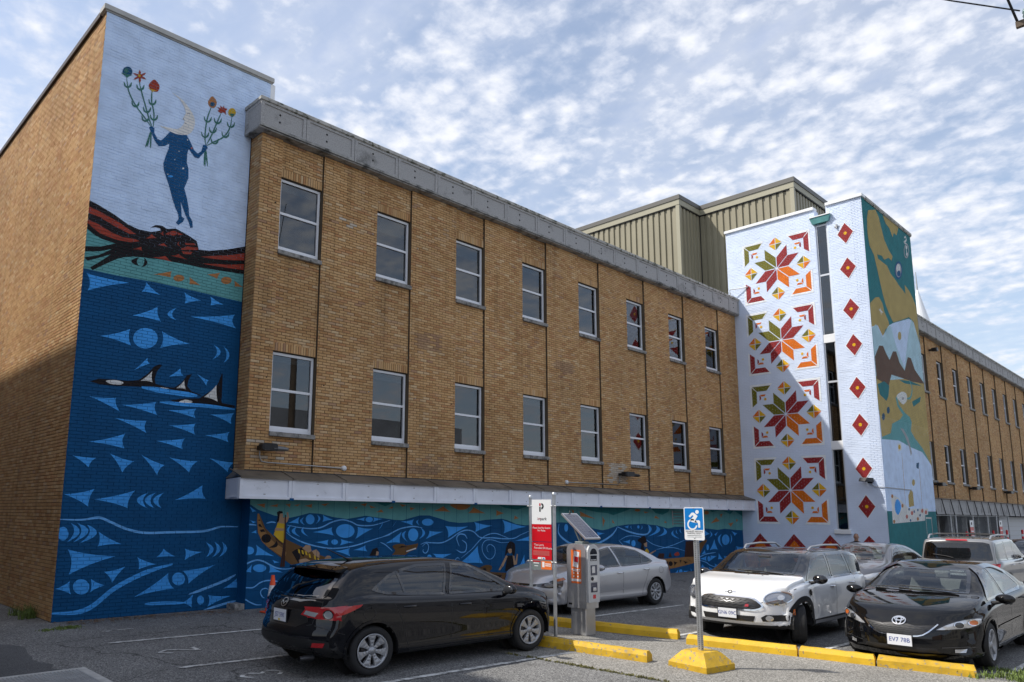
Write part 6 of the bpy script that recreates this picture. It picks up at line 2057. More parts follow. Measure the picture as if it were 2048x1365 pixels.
# ---- flood lamps on the walls
def wall_lamp(label, x, y, z, dirx=1.0, size=0.66, plate=True, out=0.10, dark=False):
    """long cobra-head lamp: mounting at x, head reaching along +x (dirx) a little off a wall that faces -y"""
    r = thing('wall_lamp', label, 'lamp', (x, y, z), 0, 'flood lamps on the brick walls')
    s = size
    pts = []
    for u, hw, hz, zo in ((0.0, 0.08, 0.045, 0.0), (0.06, 0.11, 0.075, 0.0), (0.45, 0.12, 0.075, 0.0), (0.5, 0.12, 0.06, -0.005)):
        for sy in (-1, 1):
            for sz in (-1, 1):
                pts.append((x + dirx * u * s, y - out - 0.12 + sy * hw, z + zo + sz * hz))
    MB().hull(pts).build('ballast_housing', LAMPBLK, r)
    h = MB()
    N = 14
    for part in (0,):
        vs, fs = [], []
        for i in range(9):
            t = i / 8
            u = 0.38 + 0.62 * t
            w = 0.12 * math.sqrt(max(0.0, 1 - max(0, (t - 0.35) / 0.65) ** 2.6)) + 0.002
            for k in range(N):
                a = 2 * math.pi * k / N
                vs.append((x + dirx * u * s, y - out - 0.12 + w * math.cos(a), z - 0.025 + (0.062 if math.sin(a) > 0 else 0.045) * (w / 0.12) ** 0.8 * math.sin(a)))
        for i in range(8):
            for k in range(N):
                fs.append((i * N + k, i * N + (k + 1) % N, (i + 1) * N + (k + 1) % N, (i + 1) * N + k))
        h.add(vs, fs, True)
    h.build('lamp_head', LAMPBLK if dark else LAMPGREY, r)
    MB().box(x + 0.04, x + 0.14, y - out - 0.02, y + 0.002, z - 0.05, z + 0.03).build('wall_bracket', LAMPBLK, r)
    return r
wall_lamp('grey headed flood lamp on the brick wall beside the moon mural', 7.48, YM, 3.27)
wall_lamp('dark flood lamp on the brick wall near the star tower', 20.25, YM, 3.28, dark=True, size=0.9)
wall_lamp('dark flood lamp at the corner where the far wing begins', 37.4, YF, 3.45, dark=True, size=0.95)
wall_lamp('dark flood lamp in the middle of the far wing', 43.2, YF, 3.45, dark=True, size=0.95)
wall_lamp('dark flood lamp farthest along the far wing', 50.5, YF, 3.45, dark=True, size=0.95)
wall_lamp('small pale floodlight high on the far wing under the cornice', 38.5, YF, 9.55, dark=False, size=0.4)
# lamp on the star face, turned out from the wall
r = thing('wall_lamp', 'dark flood lamp on the white star wall near its corner', 'lamp', (XS, 9.3, 3.28), 0, 'flood lamps on the brick walls')
MB().hull([(XS - 0.03, 9.10, 3.22), (XS - 0.03, 9.34, 3.22), (XS - 0.03, 9.10, 3.36), (XS - 0.03, 9.34, 3.36), (XS - 0.42, 9.22, 3.28), (XS - 0.42, 9.46, 3.28), (XS - 0.36, 9.2, 3.37), (XS - 0.36, 9.44, 3.37), (XS - 0.46, 9.25, 3.24), (XS - 0.46, 9.45, 3.24)]).build('lamp_head', LAMPBLK, r)
MB().box(XS - 0.06, XS + 0.0, 9.15, 9.3, 3.18, 3.32).build('wall_bracket', LAMPBLK, r)

# ---- conduits
def conduit(label, pts, box=None, parent=None, rad=0.013):
    c = thing('conduit', label, 'conduit', pts[0])
    MB().tube(pts, rad, 8).build('pipe', CONDUIT, c)
    if box:
        bx, by, bz = box
        MB().lathe([(0.0, -0.035), (0.055, -0.033), (0.06, -0.02), (0.06, 0.03)], (bx, by, bz), 'Y', 16).build('junction_box', mat('white_box', (0.72, 0.72, 0.72), 0.4), c)
    return c
conduit('thin grey conduit running to a round white box under the first window bay', [(7.56, YM - 0.05, 3.2), (7.57, YM - 0.04, 3.08), (7.62, YM - 0.03, 2.99), (7.74, YM - 0.03, 2.975), (9.6, YM - 0.03, 2.945)], (9.67, YM - 0.02, 2.945))
conduit('thin grey conduit from a round white box to the lamp near the star tower', [(20.3, YM - 0.05, 3.2), (20.28, YM - 0.03, 3.0), (20.2, YM - 0.03, 2.94), (17.68, YM - 0.03, 2.925)], (17.61, YM - 0.02, 2.925))
conduit('thin conduit wrapping the corner of the star tower to its map wall', [(XS - 0.03, 9.22, 3.2), (XS - 0.03, 9.1, 3.06), (XS - 0.03, YS - 0.03, 3.03), (XS + 0.1, YS - 0.03, 3.03), (31.7, YS - 0.03, 3.02)], None)

# ---- traffic cones and delineators
def cone(label, x, y, h=0.71, group='traffic cones'):
    z = gz(x, y)
    r = thing('traffic_cone', label, 'traffic cone', (x, y, z), 0, group)
    MB().bbox(x - 0.17, x + 0.17, y - 0.17, y + 0.17, z, z + 0.03, 0.01).build('base', CONER, r)
    def seg(a, b): return [(0.125 + (0.03 - 0.125) * t, z + 0.03 + (h - 0.03) * t) for t in (a, b)]
    MB().lathe(seg(0, 1) + [(0.0, z + h)], (x, y, 0), 'Z', 20).build('cone_body', CONER, r)
    MB().lathe([(q[0] + 0.003, q[1]) for q in seg(0.42, 0.72)], (x, y, 0), 'Z', 20).build('reflective_band', SIGNW, r)
cone('orange traffic cone with a white band by the mural wall behind the black hatchback', 7.72, 13.3)
for i, (x, y) in enumerate(((38.2, 8.6), (43.4, 8.7), (46.2, 8.7), (49.2, 8.6), (51.6, 8.6))):
    z = gz(x, y)
    nm = ('first', 'second', 'third', 'fourth', 'fifth')[i]
    r = thing('delineator_post', nm + ' red and white delineator along the far undercroft, counted from the map mural', 'delineator', (x, y, z), 0, 'red delineator posts by the far wing')
    MB().lathe([(0.16, z), (0.16, z + 0.04), (0.05, z + 0.06), (0.05, z + 1.45), (0.03, z + 1.5), (0.0, z + 1.5)], (x, y, 0), 'Z', 14).build('post_body', SIGNR, r)
    for k in (0.85, 1.15):
        MB().lathe([(0.054, z + k), (0.054, z + k + 0.12)], (x, y, 0), 'Z', 14).build('reflective_band', SIGNW, r)

# ---- fence of galvanised pipe and mesh in front of the undercroft
fn = thing('fence', 'galvanised pipe and wire mesh fence closing the far undercroft', 'fence', (36.0, YF - 0.35, gz(36, 9)))
for i, xx in enumerate((35.7, 38.1, 38.9, 41.8, 44.6, 46.4, 49.0)):
    MB().tube([(xx, YF - 0.33, -0.1), (xx, YF - 0.33, 2.2)], 0.035, 10).build('post', GALV, fn)
MB().tube([(35.7, YF - 0.33, 2.12), (49.0, YF - 0.33, 2.12)], 0.022, 8).build('rail', GALV, fn)
for a, b, z in ((38.9, 41.8, 1.15), (44.6, 49.0, 1.25)):
    MB().tube([(a, YF - 0.33, z), (b, YF - 0.33, z)], 0.02, 8).build('rail', GALV, fn)
wires = MB()
for i in range(150):
    x = 35.7 + i * 0.09
    for s in (-1, 1):
        xa, xb = (x, x + 2.0) if s > 0 else (x + 2.0, x)
        za, zb_ = 0.05, 2.1
        if xb > 49.0 or xa > 49.0: continue
        wires.tube([(xa, YF - 0.33, za), (xb, YF - 0.33, zb_)], 0.0016, 3, cap=False)
tag(wires.build('wire_mesh', GALV, fn), kind='stuff')
for i, (xx, nm) in enumerate(((41.2, 'nearer'), (46.9, 'farther'))):
    r = thing('parking_sign', nm + ' small red and white parking notice on the far fence', 'sign', (xx, YF - 0.42, 1.3), 0, 'parking notices on the far fence')
    MB().box(xx - 0.3, xx + 0.3, YF - 0.40, YF - 0.39, 1.62, 1.92).build('white_panel', SIGNW, r)
    rp_ = MB().box(xx - 0.3, xx + 0.3, YF - 0.40, YF - 0.39, 1.02, 1.615).build('red_panel', SIGNR, r)
    MB().box(xx - 0.22, xx + 0.22, YF - 0.405, YF - 0.401, 1.40, 1.46).box(xx - 0.22, xx + 0.22, YF - 0.405, YF - 0.401, 1.18, 1.24).build('lettering', SIGNW, rp_)
    MB().box(xx - 0.12, xx + 0.05, YF - 0.405, YF - 0.401, 1.72, 1.84).build('logo', INK, r)

# ---- white spire beyond the roofs
spz = 10.0
spire = thing('spire', 'slender white spire with a mast rising behind the far wing roof', 'spire', (60.0, 15.06, 0))
MB().lathe([(2.3, 8.6), (0.04, 18.33)], (60.0, 15.06, 0), 'Z', 20).build('spire_body', mat('spire_white', (0.82, 0.83, 0.84), 0.5), spire)
MB().tube([(60.0, 15.06, 18.2), (60.0, 15.06, 19.6)], [0.06, 0.025], 8).build('mast', CONDUIT, spire)

# ---- utility pole at the right, only the end of its arm reaches the picture
WOODP = mat('weathered_timber', (0.12, 0.09, 0.065), 0.9, var=0.25, vscale=6)
up_ = thing('utility_pole', 'timber utility pole arm with insulators and wire at the top right corner', 'utility pole', (16.6, 0.3, gz(16, 0.3)))
MB().tube([(16.6, 0.3, -0.4), (16.6, 0.3, 12.5)], [0.17, 0.12], 14).build('pole', WOODP, up_)
MB().hull([(14.25 + a, 1.78 + b, 9.92 + c) for a in (-0.02, 0.05) for b in (-0.05, 0.05) for c in (-0.05, 0.05)] + [(16.8 + a, 0.15 + b, 11.3 + c) for a in (-0.02, 0.05) for b in (-0.05, 0.05) for c in (-0.05, 0.05)]).build('crossarm', WOODP, up_)
for t in (0.03, 0.3):
    c = Vector((14.3, 1.75, 9.98)) * (1 - t) + Vector((16.7, 0.2, 11.28)) * t
    MB().lathe([(0.0, 0.2), (0.03, 0.19), (0.045, 0.13), (0.03, 0.11), (0.045, 0.07), (0.02, 0.0)], c, 'Z', 12).build('insulator', mat('glass_green', (0.12, 0.2, 0.18), 0.2), up_)
MB().tube([(14.3, 1.76, 10.17), (14.0, 2.6, 10.65), (13.4, 4.1, 11.55), (12.6, 6.0, 12.6)], 0.012, 6).tube([(14.28, 1.8, 9.95), (13.95, 1.86, 10.28), (14.1, 1.9, 10.45)], 0.02, 6).build('wire', INK, up_)
# ================================================================== cars
def car_paint(name, col, metal=0.0, rough=0.35, flake=0.0):
    m = mat(name, col, rough if max(col) > 0.05 else 0.6, metal if max(col) > 0.05 else 0.0, 0.0 if max(col) < 0.05 else 0.4, coat=1.0, var=0.02, vscale=2.0)
    return m
RUBBER = mat('tyre_rubber', (0.014, 0.014, 0.015), 0.8, var=0.15, vscale=12)
PLASTIC = mat('black_plastic', (0.012, 0.012, 0.013), 0.55)
GLOSSB = mat('gloss_black', (0.006, 0.006, 0.007), 0.12, coat=1.0)
CHROME = mat('chrome', (0.75, 0.76, 0.78), 0.12, 1.0)
ALLOY = mat('silver_wheel', (0.36, 0.37, 0.39), 0.38, 0.5)
DKALLOY = mat('dark_wheel', (0.06, 0.06, 0.065), 0.35, 0.6)
REDL = mat('red_lens', (0.42, 0.008, 0.014), 0.12, coat=1.0)
CLEARL = mat('clear_lens', (0.55, 0.56, 0.58), 0.10, 0.55, coat=1.0)
AMBER = mat('amber_lens', (0.55, 0.14, 0.03), 0.15, coat=1.0)
LAMPD = mat('lamp_recess', (0.05, 0.052, 0.058), 0.15, 0.3, coat=1.0)
AUTOG = glass_mat('car_glass', (0.50, 0.55, 0.55), 0.07, 0.0, 0.85)
TINTG = glass_mat('tinted_car_glass', (0.07, 0.075, 0.08), 0.08, 0.0, 0.85)
SEATM = mat('seat_fabric', (0.055, 0.055, 0.058), 0.85, var=0.2, vscale=30)
SEATL = mat('pale_seat_fabric', (0.30, 0.29, 0.27), 0.85, var=0.1, vscale=30)
CABIN = mat('cabin_trim', (0.03, 0.03, 0.033), 0.8)
PLATEW = mat('plate_white', (0.74, 0.76, 0.80), 0.4)
PLATEB = mat('plate_blue', (0.02, 0.05, 0.28), 0.4)

def pchip(pts):
    xs = [p[0] for p in pts]; ys = [p[1] for p in pts]
    n = len(xs)
    h = [xs[i + 1] - xs[i] for i in range(n - 1)]
    d = [(ys[i + 1] - ys[i]) / h[i] for i in range(n - 1)]
    m = [d[0]] + [0.0 if d[i - 1] * d[i] <= 0 else 3 * (h[i - 1] + h[i]) / ((2 * h[i] + h[i - 1]) / d[i - 1] + (h[i] + 2 * h[i - 1]) / d[i]) for i in range(1, n - 1)] + [d[-1]]
    def f(x):
        if x <= xs[0]: return ys[0]
        if x >= xs[-1]: return ys[-1]
        i = 0
        while x > xs[i + 1]: i += 1
        t = (x - xs[i]) / h[i]
        t2, t3 = t * t, t * t * t
        return ys[i] * (2 * t3 - 3 * t2 + 1) + h[i] * m[i] * (t3 - 2 * t2 + t) + ys[i + 1] * (-2 * t3 + 3 * t2) + h[i] * m[i + 1] * (t3 - t2)
    return f

class Car:
    """one car: local x forward, y left, z up, origin on the ground between the axles"""
    def __init__(self, name, label, loc, heading, spec, paint, group='cars parked in the lot', scale=(1, 1, 0.95), cat='car'):
        self.sp = spec
        x, y = loc
        self.root = thing(name, label, cat, (x, y, gz(x, y)), math.radians(heading), group)
        self.root.scale = scale
        self.paint = paint
        self.surface()
    # ------------------------------------------------------------ body skin
    def surface(self):
        s = self.sp
        top, belt, bot, hw, bow = (pchip(s[k]) for k in ('top', 'belt', 'bottom', 'hw', 'bow'))
        capF, capR = pchip(s['capF']), pchip(s['capR'])
        xr, xf = s['top'][0][0], s['top'][-1][0]
        N, M, K, R = 150, 46, 28, 0.075
        tb = s.get('tumble', 0.42)
        th = [0.5 - 0.5 * math.cos(math.pi * i / N) for i in range(N + 1)]
        X = [xr + (xf - xr) * (0.55 * t + 0.45 * i / N) for i, t in enumerate(th)]
        rows = []
        flare = s.get('flare', 0.0)
        for x in X:
            d = min(x - xr, xf - x)
            ins = R * (1 - math.sqrt(max(0.0, 1 - max(0.0, 1 - d / R) ** 2)))
            zt, zs, zb, w = top(x) - ins, belt(x), bot(x) + ins, hw(x) - ins
            zs = min(zs, zt - 0.012)
            if flare:
                for xa in (s['wb'] / 2, -s['wb'] / 2):
                    w += flare * math.exp(-((x - xa) / 0.34) ** 2)
            h = zt - zs
            sw = s.get('shoulder', 0.945)
            zr = zs + h * s.get('railh', 0.84)
            yr = w * sw - 0.03 * min(1, h / 0.12) - tb * (zr - zs)
            ym = w * sw - 0.03 * min(1, h / 0.12)
            crown = min(0.5, 0.10 + 0.0 * h)
            pts = [(0, zb), (w * 0.78, zb), (w * 0.95, zb + 0.03), (w * 0.985, zb + 0.10), (w * 0.978, zb + 0.17), (w, zb + (zs - zb) * 0.60), (w * 0.992, zs - 0.10 * (zs - zb)),
                   (w * sw, zs), (ym, zs + min(0.02, h * 0.3)), (0.5 * (ym + yr) + 0.012 * min(1, h / 0.3), 0.5 * (zs + min(0.02, h * 0.3) + zr)), (yr, zr), (yr - 0.05, zs + h * 0.935), (yr - 0.16, zs + h * 0.975), (yr * 0.45, zs + h * 0.995), (0, zt)]
            dd = [0]
            for a, b in zip(pts[:-1], pts[1:]): dd.append(dd[-1] + math.hypot(b[0] - a[0], b[1] - a[1]) + 1e-5)
            fy, fz = pchip([(u, p[0]) for u, p in zip(dd, pts)]), pchip([(u, p[1]) for u, p in zip(dd, pts)])
            # sample every span evenly so that rows stay on the same feature lines
            cnt = s.get('cnt', (2, 2, 2, 2, 4, 3, 3, 2, 5, 5, 4, 3, 4, 5))
            row = []
            for k, c in enumerate(cnt):
                for q in range(c):
                    u = dd[k] + (dd[k + 1] - dd[k]) * q / c
                    row.append((fy(u), fz(u)))
            row.append(pts[-1])
            rows.append((x, row, w))
        def warp(x, y, z, w):
            r = min(1.0, abs(y) / max(w, 0.3))
            x2 = x + bow(x) * (0.35 * r ** 2 + 0.65 * r ** 4)
            fF = max(0.0, 1 - (xf - x) / 0.35); fR = max(0.0, 1 - (x - xr) / 0.35)
            fF, fR = fF * fF * (3 - 2 * fF), fR * fR * (3 - 2 * fR)
            return x2 + capF(z) * fF + capR(z) * fR
        P = len(rows[0][1])
        V = []
        for x, row, w in rows:
            for y, z in row: V.append((warp(x, y, z, w), y, z))
            for y, z in reversed(row[1:-1]): V.append((warp(x, y, z, w), -y, z))
        C = 2 * P - 2
        F = []
        for i in range(len(rows) - 1):
            for k in range(C):
                F.append((i * C + k, i * C + (k + 1) % C, (i + 1) * C + (k + 1) % C, (i + 1) * C + k))
        for e, (x, row, w) in ((0, rows[0]), (len(rows) - 1, rows[-1])):
            base = len(V)
            for y, z in row[1:-1]:
                for q in range(1, K):
                    yy = y * (1 - 2 * q / K)
                    V.append((warp(x, yy, z, w), yy, z))
            def idx(k, q):
                if q == 0: return e * C + k
                if q == K: return e * C + (C - k) % C
                return base + (k - 1) * (K - 1) + q - 1
            for k in range(1, P - 2):
                for q in range(K):
                    f = (idx(k, q), idx(k, q + 1), idx(k + 1, q + 1), idx(k + 1, q))
                    F.append(f if e else tuple(reversed(f)))
            for q in range(K):
                F.append((e * C, idx(1, q), idx(1, q + 1)))
                F.append((e * C + P - 1, idx(P - 2, q + 1), idx(P - 2, q)))
        self.V, self.F = V, F
        self.bvh = BVHTree.FromPolygons(V, [tuple(dict.fromkeys(f)) for f in F])
        self.cut = []
    AX = {'L': ((0, 1, 0), lambda a, b: (a, 3, b), lambda p: (p[0], p[2])), 'R': ((0, -1, 0), lambda a, b: (a, -3, b), lambda p: (p[0], p[2])),
          'F': ((1, 0, 0), lambda a, b: (5, a, b), lambda p: (p[1], p[2])), 'B': ((-1, 0, 0), lambda a, b: (-5, a, b), lambda p: (p[1], p[2])),
          'T': ((0, 0, 1), lambda a, b: (a, b, 4), lambda p: (p[0], p[1]))}
    def hit(self, ax, a, b, off=0.003, mind=-1.0):
        n, org, _ = self.AX[ax]
        h = self.bvh.ray_cast(Vector(org(a, b)), -Vector(n))
        if h[0] is None: return None
        nn = h[1]
        if nn.dot(Vector(n)) < 0: nn = -nn
        if nn.dot(Vector(n)) < mind: return None
        return h[0] + nn * off
    def drape(self, name, poly, ax, m, off=0.003, parent=None, grid=0.05, mirror=False, smooth=True):
        """lay a flat outline onto the skin"""
        out = []
        for sgn in ((1, -1) if mirror else (1,)):
            P = [(a, b) for a, b in poly]
            A = ax
            if sgn < 0:
                if ax in 'LR': A = 'R' if ax == 'L' else 'L'
                elif ax == 'T': P = [(a, -b) for a, b in P]
                else: P = [(-a, b) for a, b in P]
            Q = []
            for i in range(len(P)):
                p, q = P[i], P[(i + 1) % len(P)]
                n = max(1, int(math.hypot(q[0] - p[0], q[1] - p[1]) / grid))
                Q += [(p[0] + (q[0] - p[0]) * k / n, p[1] + (q[1] - p[1]) * k / n) for k in range(n)]
            nb = len(Q)
            a0, a1, b0, b1 = min(p[0] for p in P), max(p[0] for p in P), min(p[1] for p in P), max(p[1] for p in P)
            pts = list(Q)
            u = a0 + grid * 0.5
            while u < a1:
                v = b0 + grid * 0.5
                while v < b1:
                    if in_poly((u, v), P): pts.append((u, v))
                    v += grid
                u += grid
            vs, es, fs, *_ = delaunay_2d_cdt([Vector(p) for p in pts], [(i, (i + 1) % nb) for i in range(nb)], [], 1, 1e-5)
            H = [self.hit(A, p.x, p.y, off) for p in vs]
            ok = [i for i, h in enumerate(H) if h is not None]
            mp = {i: k for k, i in enumerate(ok)}
            FF = [tuple(mp[i] for i in f) for f in fs if all(i in mp for i in f) and in_poly((sum(vs[i].x for i in f) / len(f), sum(vs[i].y for i in f) / len(f)), P)]
            # drop faces that span a silhouette jump
            VV = [H[i] for i in ok]
            FF = [f for f in FF if max((VV[f[i]] - VV[f[i - 1]]).length for i in range(len(f))) < 0.5]
            if not FF: continue
            me = mesh_np(name, VV, FF, m, smooth=smooth)
            o = bpy.data.objects.new(name, me); COL.objects.link(o); o.parent = parent or self.root
            out.append(o)
        return out
    def line(self, name, pts, ax, m, w=0.02, off=0.004, parent=None, closed=False, mirror=False, smoothn=4, sharp=False, mind=-1.0):
        """a strip laid on the skin along a path"""
        for sgn in ((1, -1) if mirror else (1,)):
            A, P = ax, list(pts)
            if sgn < 0:
                if ax in 'LR': A = 'R' if ax == 'L' else 'L'
                elif ax == 'T': P = [(a, -b) for a, b in P]
                else: P = [(-a, b) for a, b in P]
            if sharp:
                C = []
                for i in range(len(P) if closed else len(P) - 1):
                    p, q = P[i], P[(i + 1) % len(P)]
                    n = max(1, int(math.hypot(q[0] - p[0], q[1] - p[1]) / 0.05))
                    C += [(p[0] + (q[0] - p[0]) * k / n, p[1] + (q[1] - p[1]) * k / n) for k in range(n)]
                if not closed: C.append(P[-1])
            else:
                C = catmull(P, closed, smoothn)
            if closed: C = C + [C[0]]
            L, R = [], []
            n = len(C)
            for i, p in enumerate(C):
                if closed: a, b = C[(i - 1) % (n - 1)], C[(i + 1) % (n - 1)]
                else: a, b = C[max(i - 1, 0)], C[min(i + 1, n - 1)]
                dx, dy = b[0] - a[0], b[1] - a[1]
                l = math.hypot(dx, dy) or 1
                L.append((p[0] - dy / l * w / 2, p[1] + dx / l * w / 2)); R.append((p[0] + dy / l * w / 2, p[1] - dx / l * w / 2))
            VV, FF, last = [], [], None
            for i in range(n):
                h = [self.hit(A, *L[i], off, mind), self.hit(A, *R[i], off, mind)]
                if None in h: last = None; continue
                k = len(VV)
                c = (h[0] + h[1]) / 2
                VV += h
                if last is not None and (h[0] - VV[last]).length < 0.5: FF.append((last, last + 1, k + 1, k))
                last = k
            if FF:
                o = bpy.data.objects.new(name, mesh_np(name, VV, FF, m, smooth=True)); COL.objects.link(o); o.parent = parent or self.root
    def opening(self, poly, ax):
        self.cut.append((ax, poly))
    def finish(self, lower=None, upper=None):
        """cut the openings and arches, link the skin"""
        s = self.sp
        R = s['arch']
        keep = []
        V = self.V
        zw = s['wr']
        for f in self.F:
            c = [sum(V[i][k] for i in f) / len(f) for k in range(3)]
            drop = False
            for xa in (s['wb'] / 2, -s['wb'] / 2):
                if (c[0] - xa) ** 2 + (c[2] - zw) ** 2 < R * R and abs(c[1]) > s['hw'][1][1] - 0.36: drop = True
            if not drop:
                for ax, poly in self.cut:
                    if ax == 'S':
                        if abs(c[1]) > 0.35 and in_poly((c[0], c[2]), poly): drop = True
                    elif ax == 'T':
                        if c[2] > 0.8 and in_poly((c[0], c[1]), poly): drop = True
                    elif ax == 'B':
                        if c[0] < 0 and in_poly((c[1], c[2]), poly): drop = True
            if not drop: keep.append(tuple(dict.fromkeys(f)))
        idx = None
        mats = [self.paint]
        if lower:
            mats = [self.paint, lower[0]]
            if upper: mats.append(upper[0])
            idx = []
            for f in keep:
                c = [sum(V[i][k] for i in f) / len(f) for k in range(3)]
                idx.append(1 if lower[1](c) else (2 if upper and upper[1](c) else 0))
        me = mesh_np('body', V, keep, mats, idx, smooth=True)
        try: me.set_sharp_from_angle(angle=math.radians(50))
        except Exception: pass
        o = bpy.data.objects.new('body', me); COL.objects.link(o); o.parent = self.root
        self.body = o
        # wheel arches: lip strip over the cut edge and a dark liner
        lip = s.get('lip', self.paint)
        lw = s.get('lipw', 0.035)
        for xa in (s['wb'] / 2, -s['wb'] / 2):
            for ax, sg_ in (('L', 1), ('R', -1)):
                P = [(xa + (R + lw / 2 - 0.012) * math.cos(math.radians(a)), zw + (R + lw / 2 - 0.012) * math.sin(math.radians(a))) for a in range(-20, 201, 10)]
                P = [p for p in P if p[1] > s['bottom'][2][1] + 0.02]
                self.line('arch_lip', P, ax, lip, lw, 0.007, o, smoothn=3, mind=0.62)
                w0 = s['hw'][1][1]
                vs, fs = [], []
                for i in range(19):
                    a = math.radians(-10 + 200 * i / 18)
                    for yy in (w0 - 0.005, w0 - 0.30):
                        vs.append((xa + (R - 0.004) * math.cos(a), sg_ * yy, zw + (R - 0.004) * math.sin(a)))
                    if i: fs.append((2 * i - 2, 2 * i - 1, 2 * i + 1, 2 * i))
                fan = [(xa + R * math.cos(math.radians(20 * k)), sg_ * (w0 - 0.30), zw + R * math.sin(math.radians(20 * k))) for k in range(18)]
                MB().add(vs, fs).add(fan, [tuple(range(18))]).build('arch_liner', PLASTIC, o, False)
        self.wheels()
        self.interior()
        return o
    def wheels(self):
        s = self.sp
        r, w, rim = s['wr'], s['tw'], s['rim']
        tyre = MB().lathe([(rim - 0.012, -w * 0.36), (rim + 0.02, -w * 0.47), (r * 0.90, -w * 0.5), (r * 0.975, -w * 0.42), (r, -w * 0.28), (r - 0.005, -w * 0.10), (r, -w * 0.08), (r, w * 0.08), (r - 0.005, w * 0.1), (r, w * 0.28), (r * 0.975, w * 0.42), (r * 0.90, w * 0.5), (rim + 0.02, w * 0.47), (rim - 0.012, w * 0.36)], (0, 0, 0), 'Y', 44, closed=True).mesh('wheel', RUBBER)
        style, n = s['spokes']
        g = MB()
        yo = -w * 0.40
        g.lathe([(rim, yo - 0.01), (rim + 0.006, yo - 0.02), (rim - 0.012, yo - 0.022), (rim - 0.03, yo + 0.02), (rim - 0.034, w * 0.3)], (0, 0, 0), 'Y', 44)
        for k in range(n):
            a = 2 * math.pi * k / n
            ca, sa = math.cos(a), math.sin(a)
            def pt(rr, t, y): return (rr * ca - t * sa, y, rr * sa + t * ca)
            if style == 'wide':
                prof = [(0.045, 0.022), (0.09, 0.024), (rim * 0.62, 0.034), (rim - 0.02, 0.058)]
            elif style == 'twin':
                prof = [(0.045, 0.014), (0.10, 0.018), (rim * 0.62, 0.022), (rim - 0.02, 0.034)]
            else:
                prof = [(0.045, 0.016), (0.09, 0.014), (rim * 0.62, 0.013), (rim - 0.02, 0.017)]
            for (ra, wa), (rb, wb_) in zip(prof[:-1], prof[1:]):
                ya = yo - 0.014 + 0.018 * (1 - (ra / rim)); yb = yo - 0.014 + 0.018 * (1 - (rb / rim))
                g.add([pt(ra, -wa, ya), pt(ra, wa, ya), pt(rb, wb_, yb), pt(rb, -wb_, yb), pt(ra, -wa, ya + 0.03), pt(ra, wa, ya + 0.03), pt(rb, wb_, yb + 0.03), pt(rb, -wb_, yb + 0.03),
                       pt((ra + rb) / 2, 0, (ya + yb) / 2 - 0.006)], [(0, 1, 8), (1, 2, 8), (2, 3, 8), (3, 0, 8), (0, 4, 5, 1), (1, 5, 6, 2), (2, 6, 7, 3), (3, 7, 4, 0)])
        g.lathe([(0.0, yo - 0.012), (0.05, yo - 0.008), (0.056, yo + 0.02)], (0, 0, 0), 'Y', 20)
        rm = g.mesh('rim', s.get('rimm', ALLOY))
        bk = MB().lathe([(0.0, yo + 0.05), (rim - 0.03, yo + 0.05)], (0, 0, 0), 'Y', 30).lathe([(0.06, yo + 0.035), (0.135, yo + 0.035), (0.135, yo + 0.05)], (0, 0, 0), 'Y', 24).mesh('brake_disc', DKALLOY)
        for xa, st in ((s['wb'] / 2, s.get('steer', 0.0)), (-s['wb'] / 2, 0.0)):
            for sg_ in (1, -1):
                o = bpy.data.objects.new('wheel', tyre); COL.objects.link(o); o.parent = self.root
                o.location = (xa, sg_ * (s['track'] / 2), r)
                o.rotation_euler = (0, RNG.uniform(0, 1.2), math.pi * (sg_ > 0) + st)
                for nm, me in (('rim', rm), ('brake_disc', bk)):
                    q = bpy.data.objects.new(nm, me); COL.objects.link(q); q.parent = o
    def interior(self):
        s = self.sp
        xd, w = s['dash'], s['hw'][1][1]
        zf = 0.34
        it = bpy.data.objects.new('interior', MB().box(s['xrear'], xd + 0.4, -w + 0.16, w - 0.16, zf - 0.06, zf).mesh('interior', CABIN)); COL.objects.link(it); it.parent = self.root
        sm = s.get('seat', SEATM)
        for xx, yy in ((xd - 0.95, 0.36), (xd - 0.95, -0.36)):
            MB().bbox(xx - 0.22, xx + 0.26, yy - 0.24, yy + 0.24, zf + 0.05, zf + 0.27, 0.05).hull([(xx - 0.2 + a, yy + b, zf + 0.2) for a in (-0.06, 0.06) for b in (-0.23, 0.23)] + [(xx - 0.38 + a, yy + b, zf + 0.78) for a in (-0.04, 0.04) for b in (-0.2, 0.2)] + [(xx - 0.3, yy - 0.25, zf + 0.55), (xx - 0.3, yy + 0.25, zf + 0.55)]).bbox(xx - 0.46, xx - 0.36, yy - 0.13, yy + 0.13, zf + 0.80, zf + 0.97, 0.035).build('seat', sm, it, False)
        xb = xd - 1.85
        MB().bbox(xb - 0.2, xb + 0.25, -0.6, 0.6, zf + 0.05, zf + 0.26, 0.05).hull([(xb - 0.2 + a, b, zf + 0.2) for a in (-0.06, 0.06) for b in (-0.6, 0.6)] + [(xb - 0.4 + a, b, zf + 0.72) for a in (-0.04, 0.04) for b in (-0.55, 0.55)]).bbox(xb - 0.46, xb - 0.38, 0.2, 0.45, zf + 0.72, zf + 0.86, 0.03).bbox(xb - 0.46, xb - 0.38, -0.45, -0.2, zf + 0.72, zf + 0.86, 0.03).build('rear_seat', sm, it, False)
        zd = s['dashz']
        MB().hull([(xd + a, b, zd + c) for a, c in ((-0.05, -0.12), (0.0, 0.0), (0.5, -0.03), (0.4, -0.3), (0.0, -0.3)) for b in (-w + 0.2, w - 0.2)]).build('dashboard', CABIN, it, False)
        sw = MB()
        C = Vector((xd - 0.22, 0.36, zd - 0.06)); ux_ = Vector((0, 1, 0)); uy_ = Vector((0.45, 0, 0.9)).normalized()
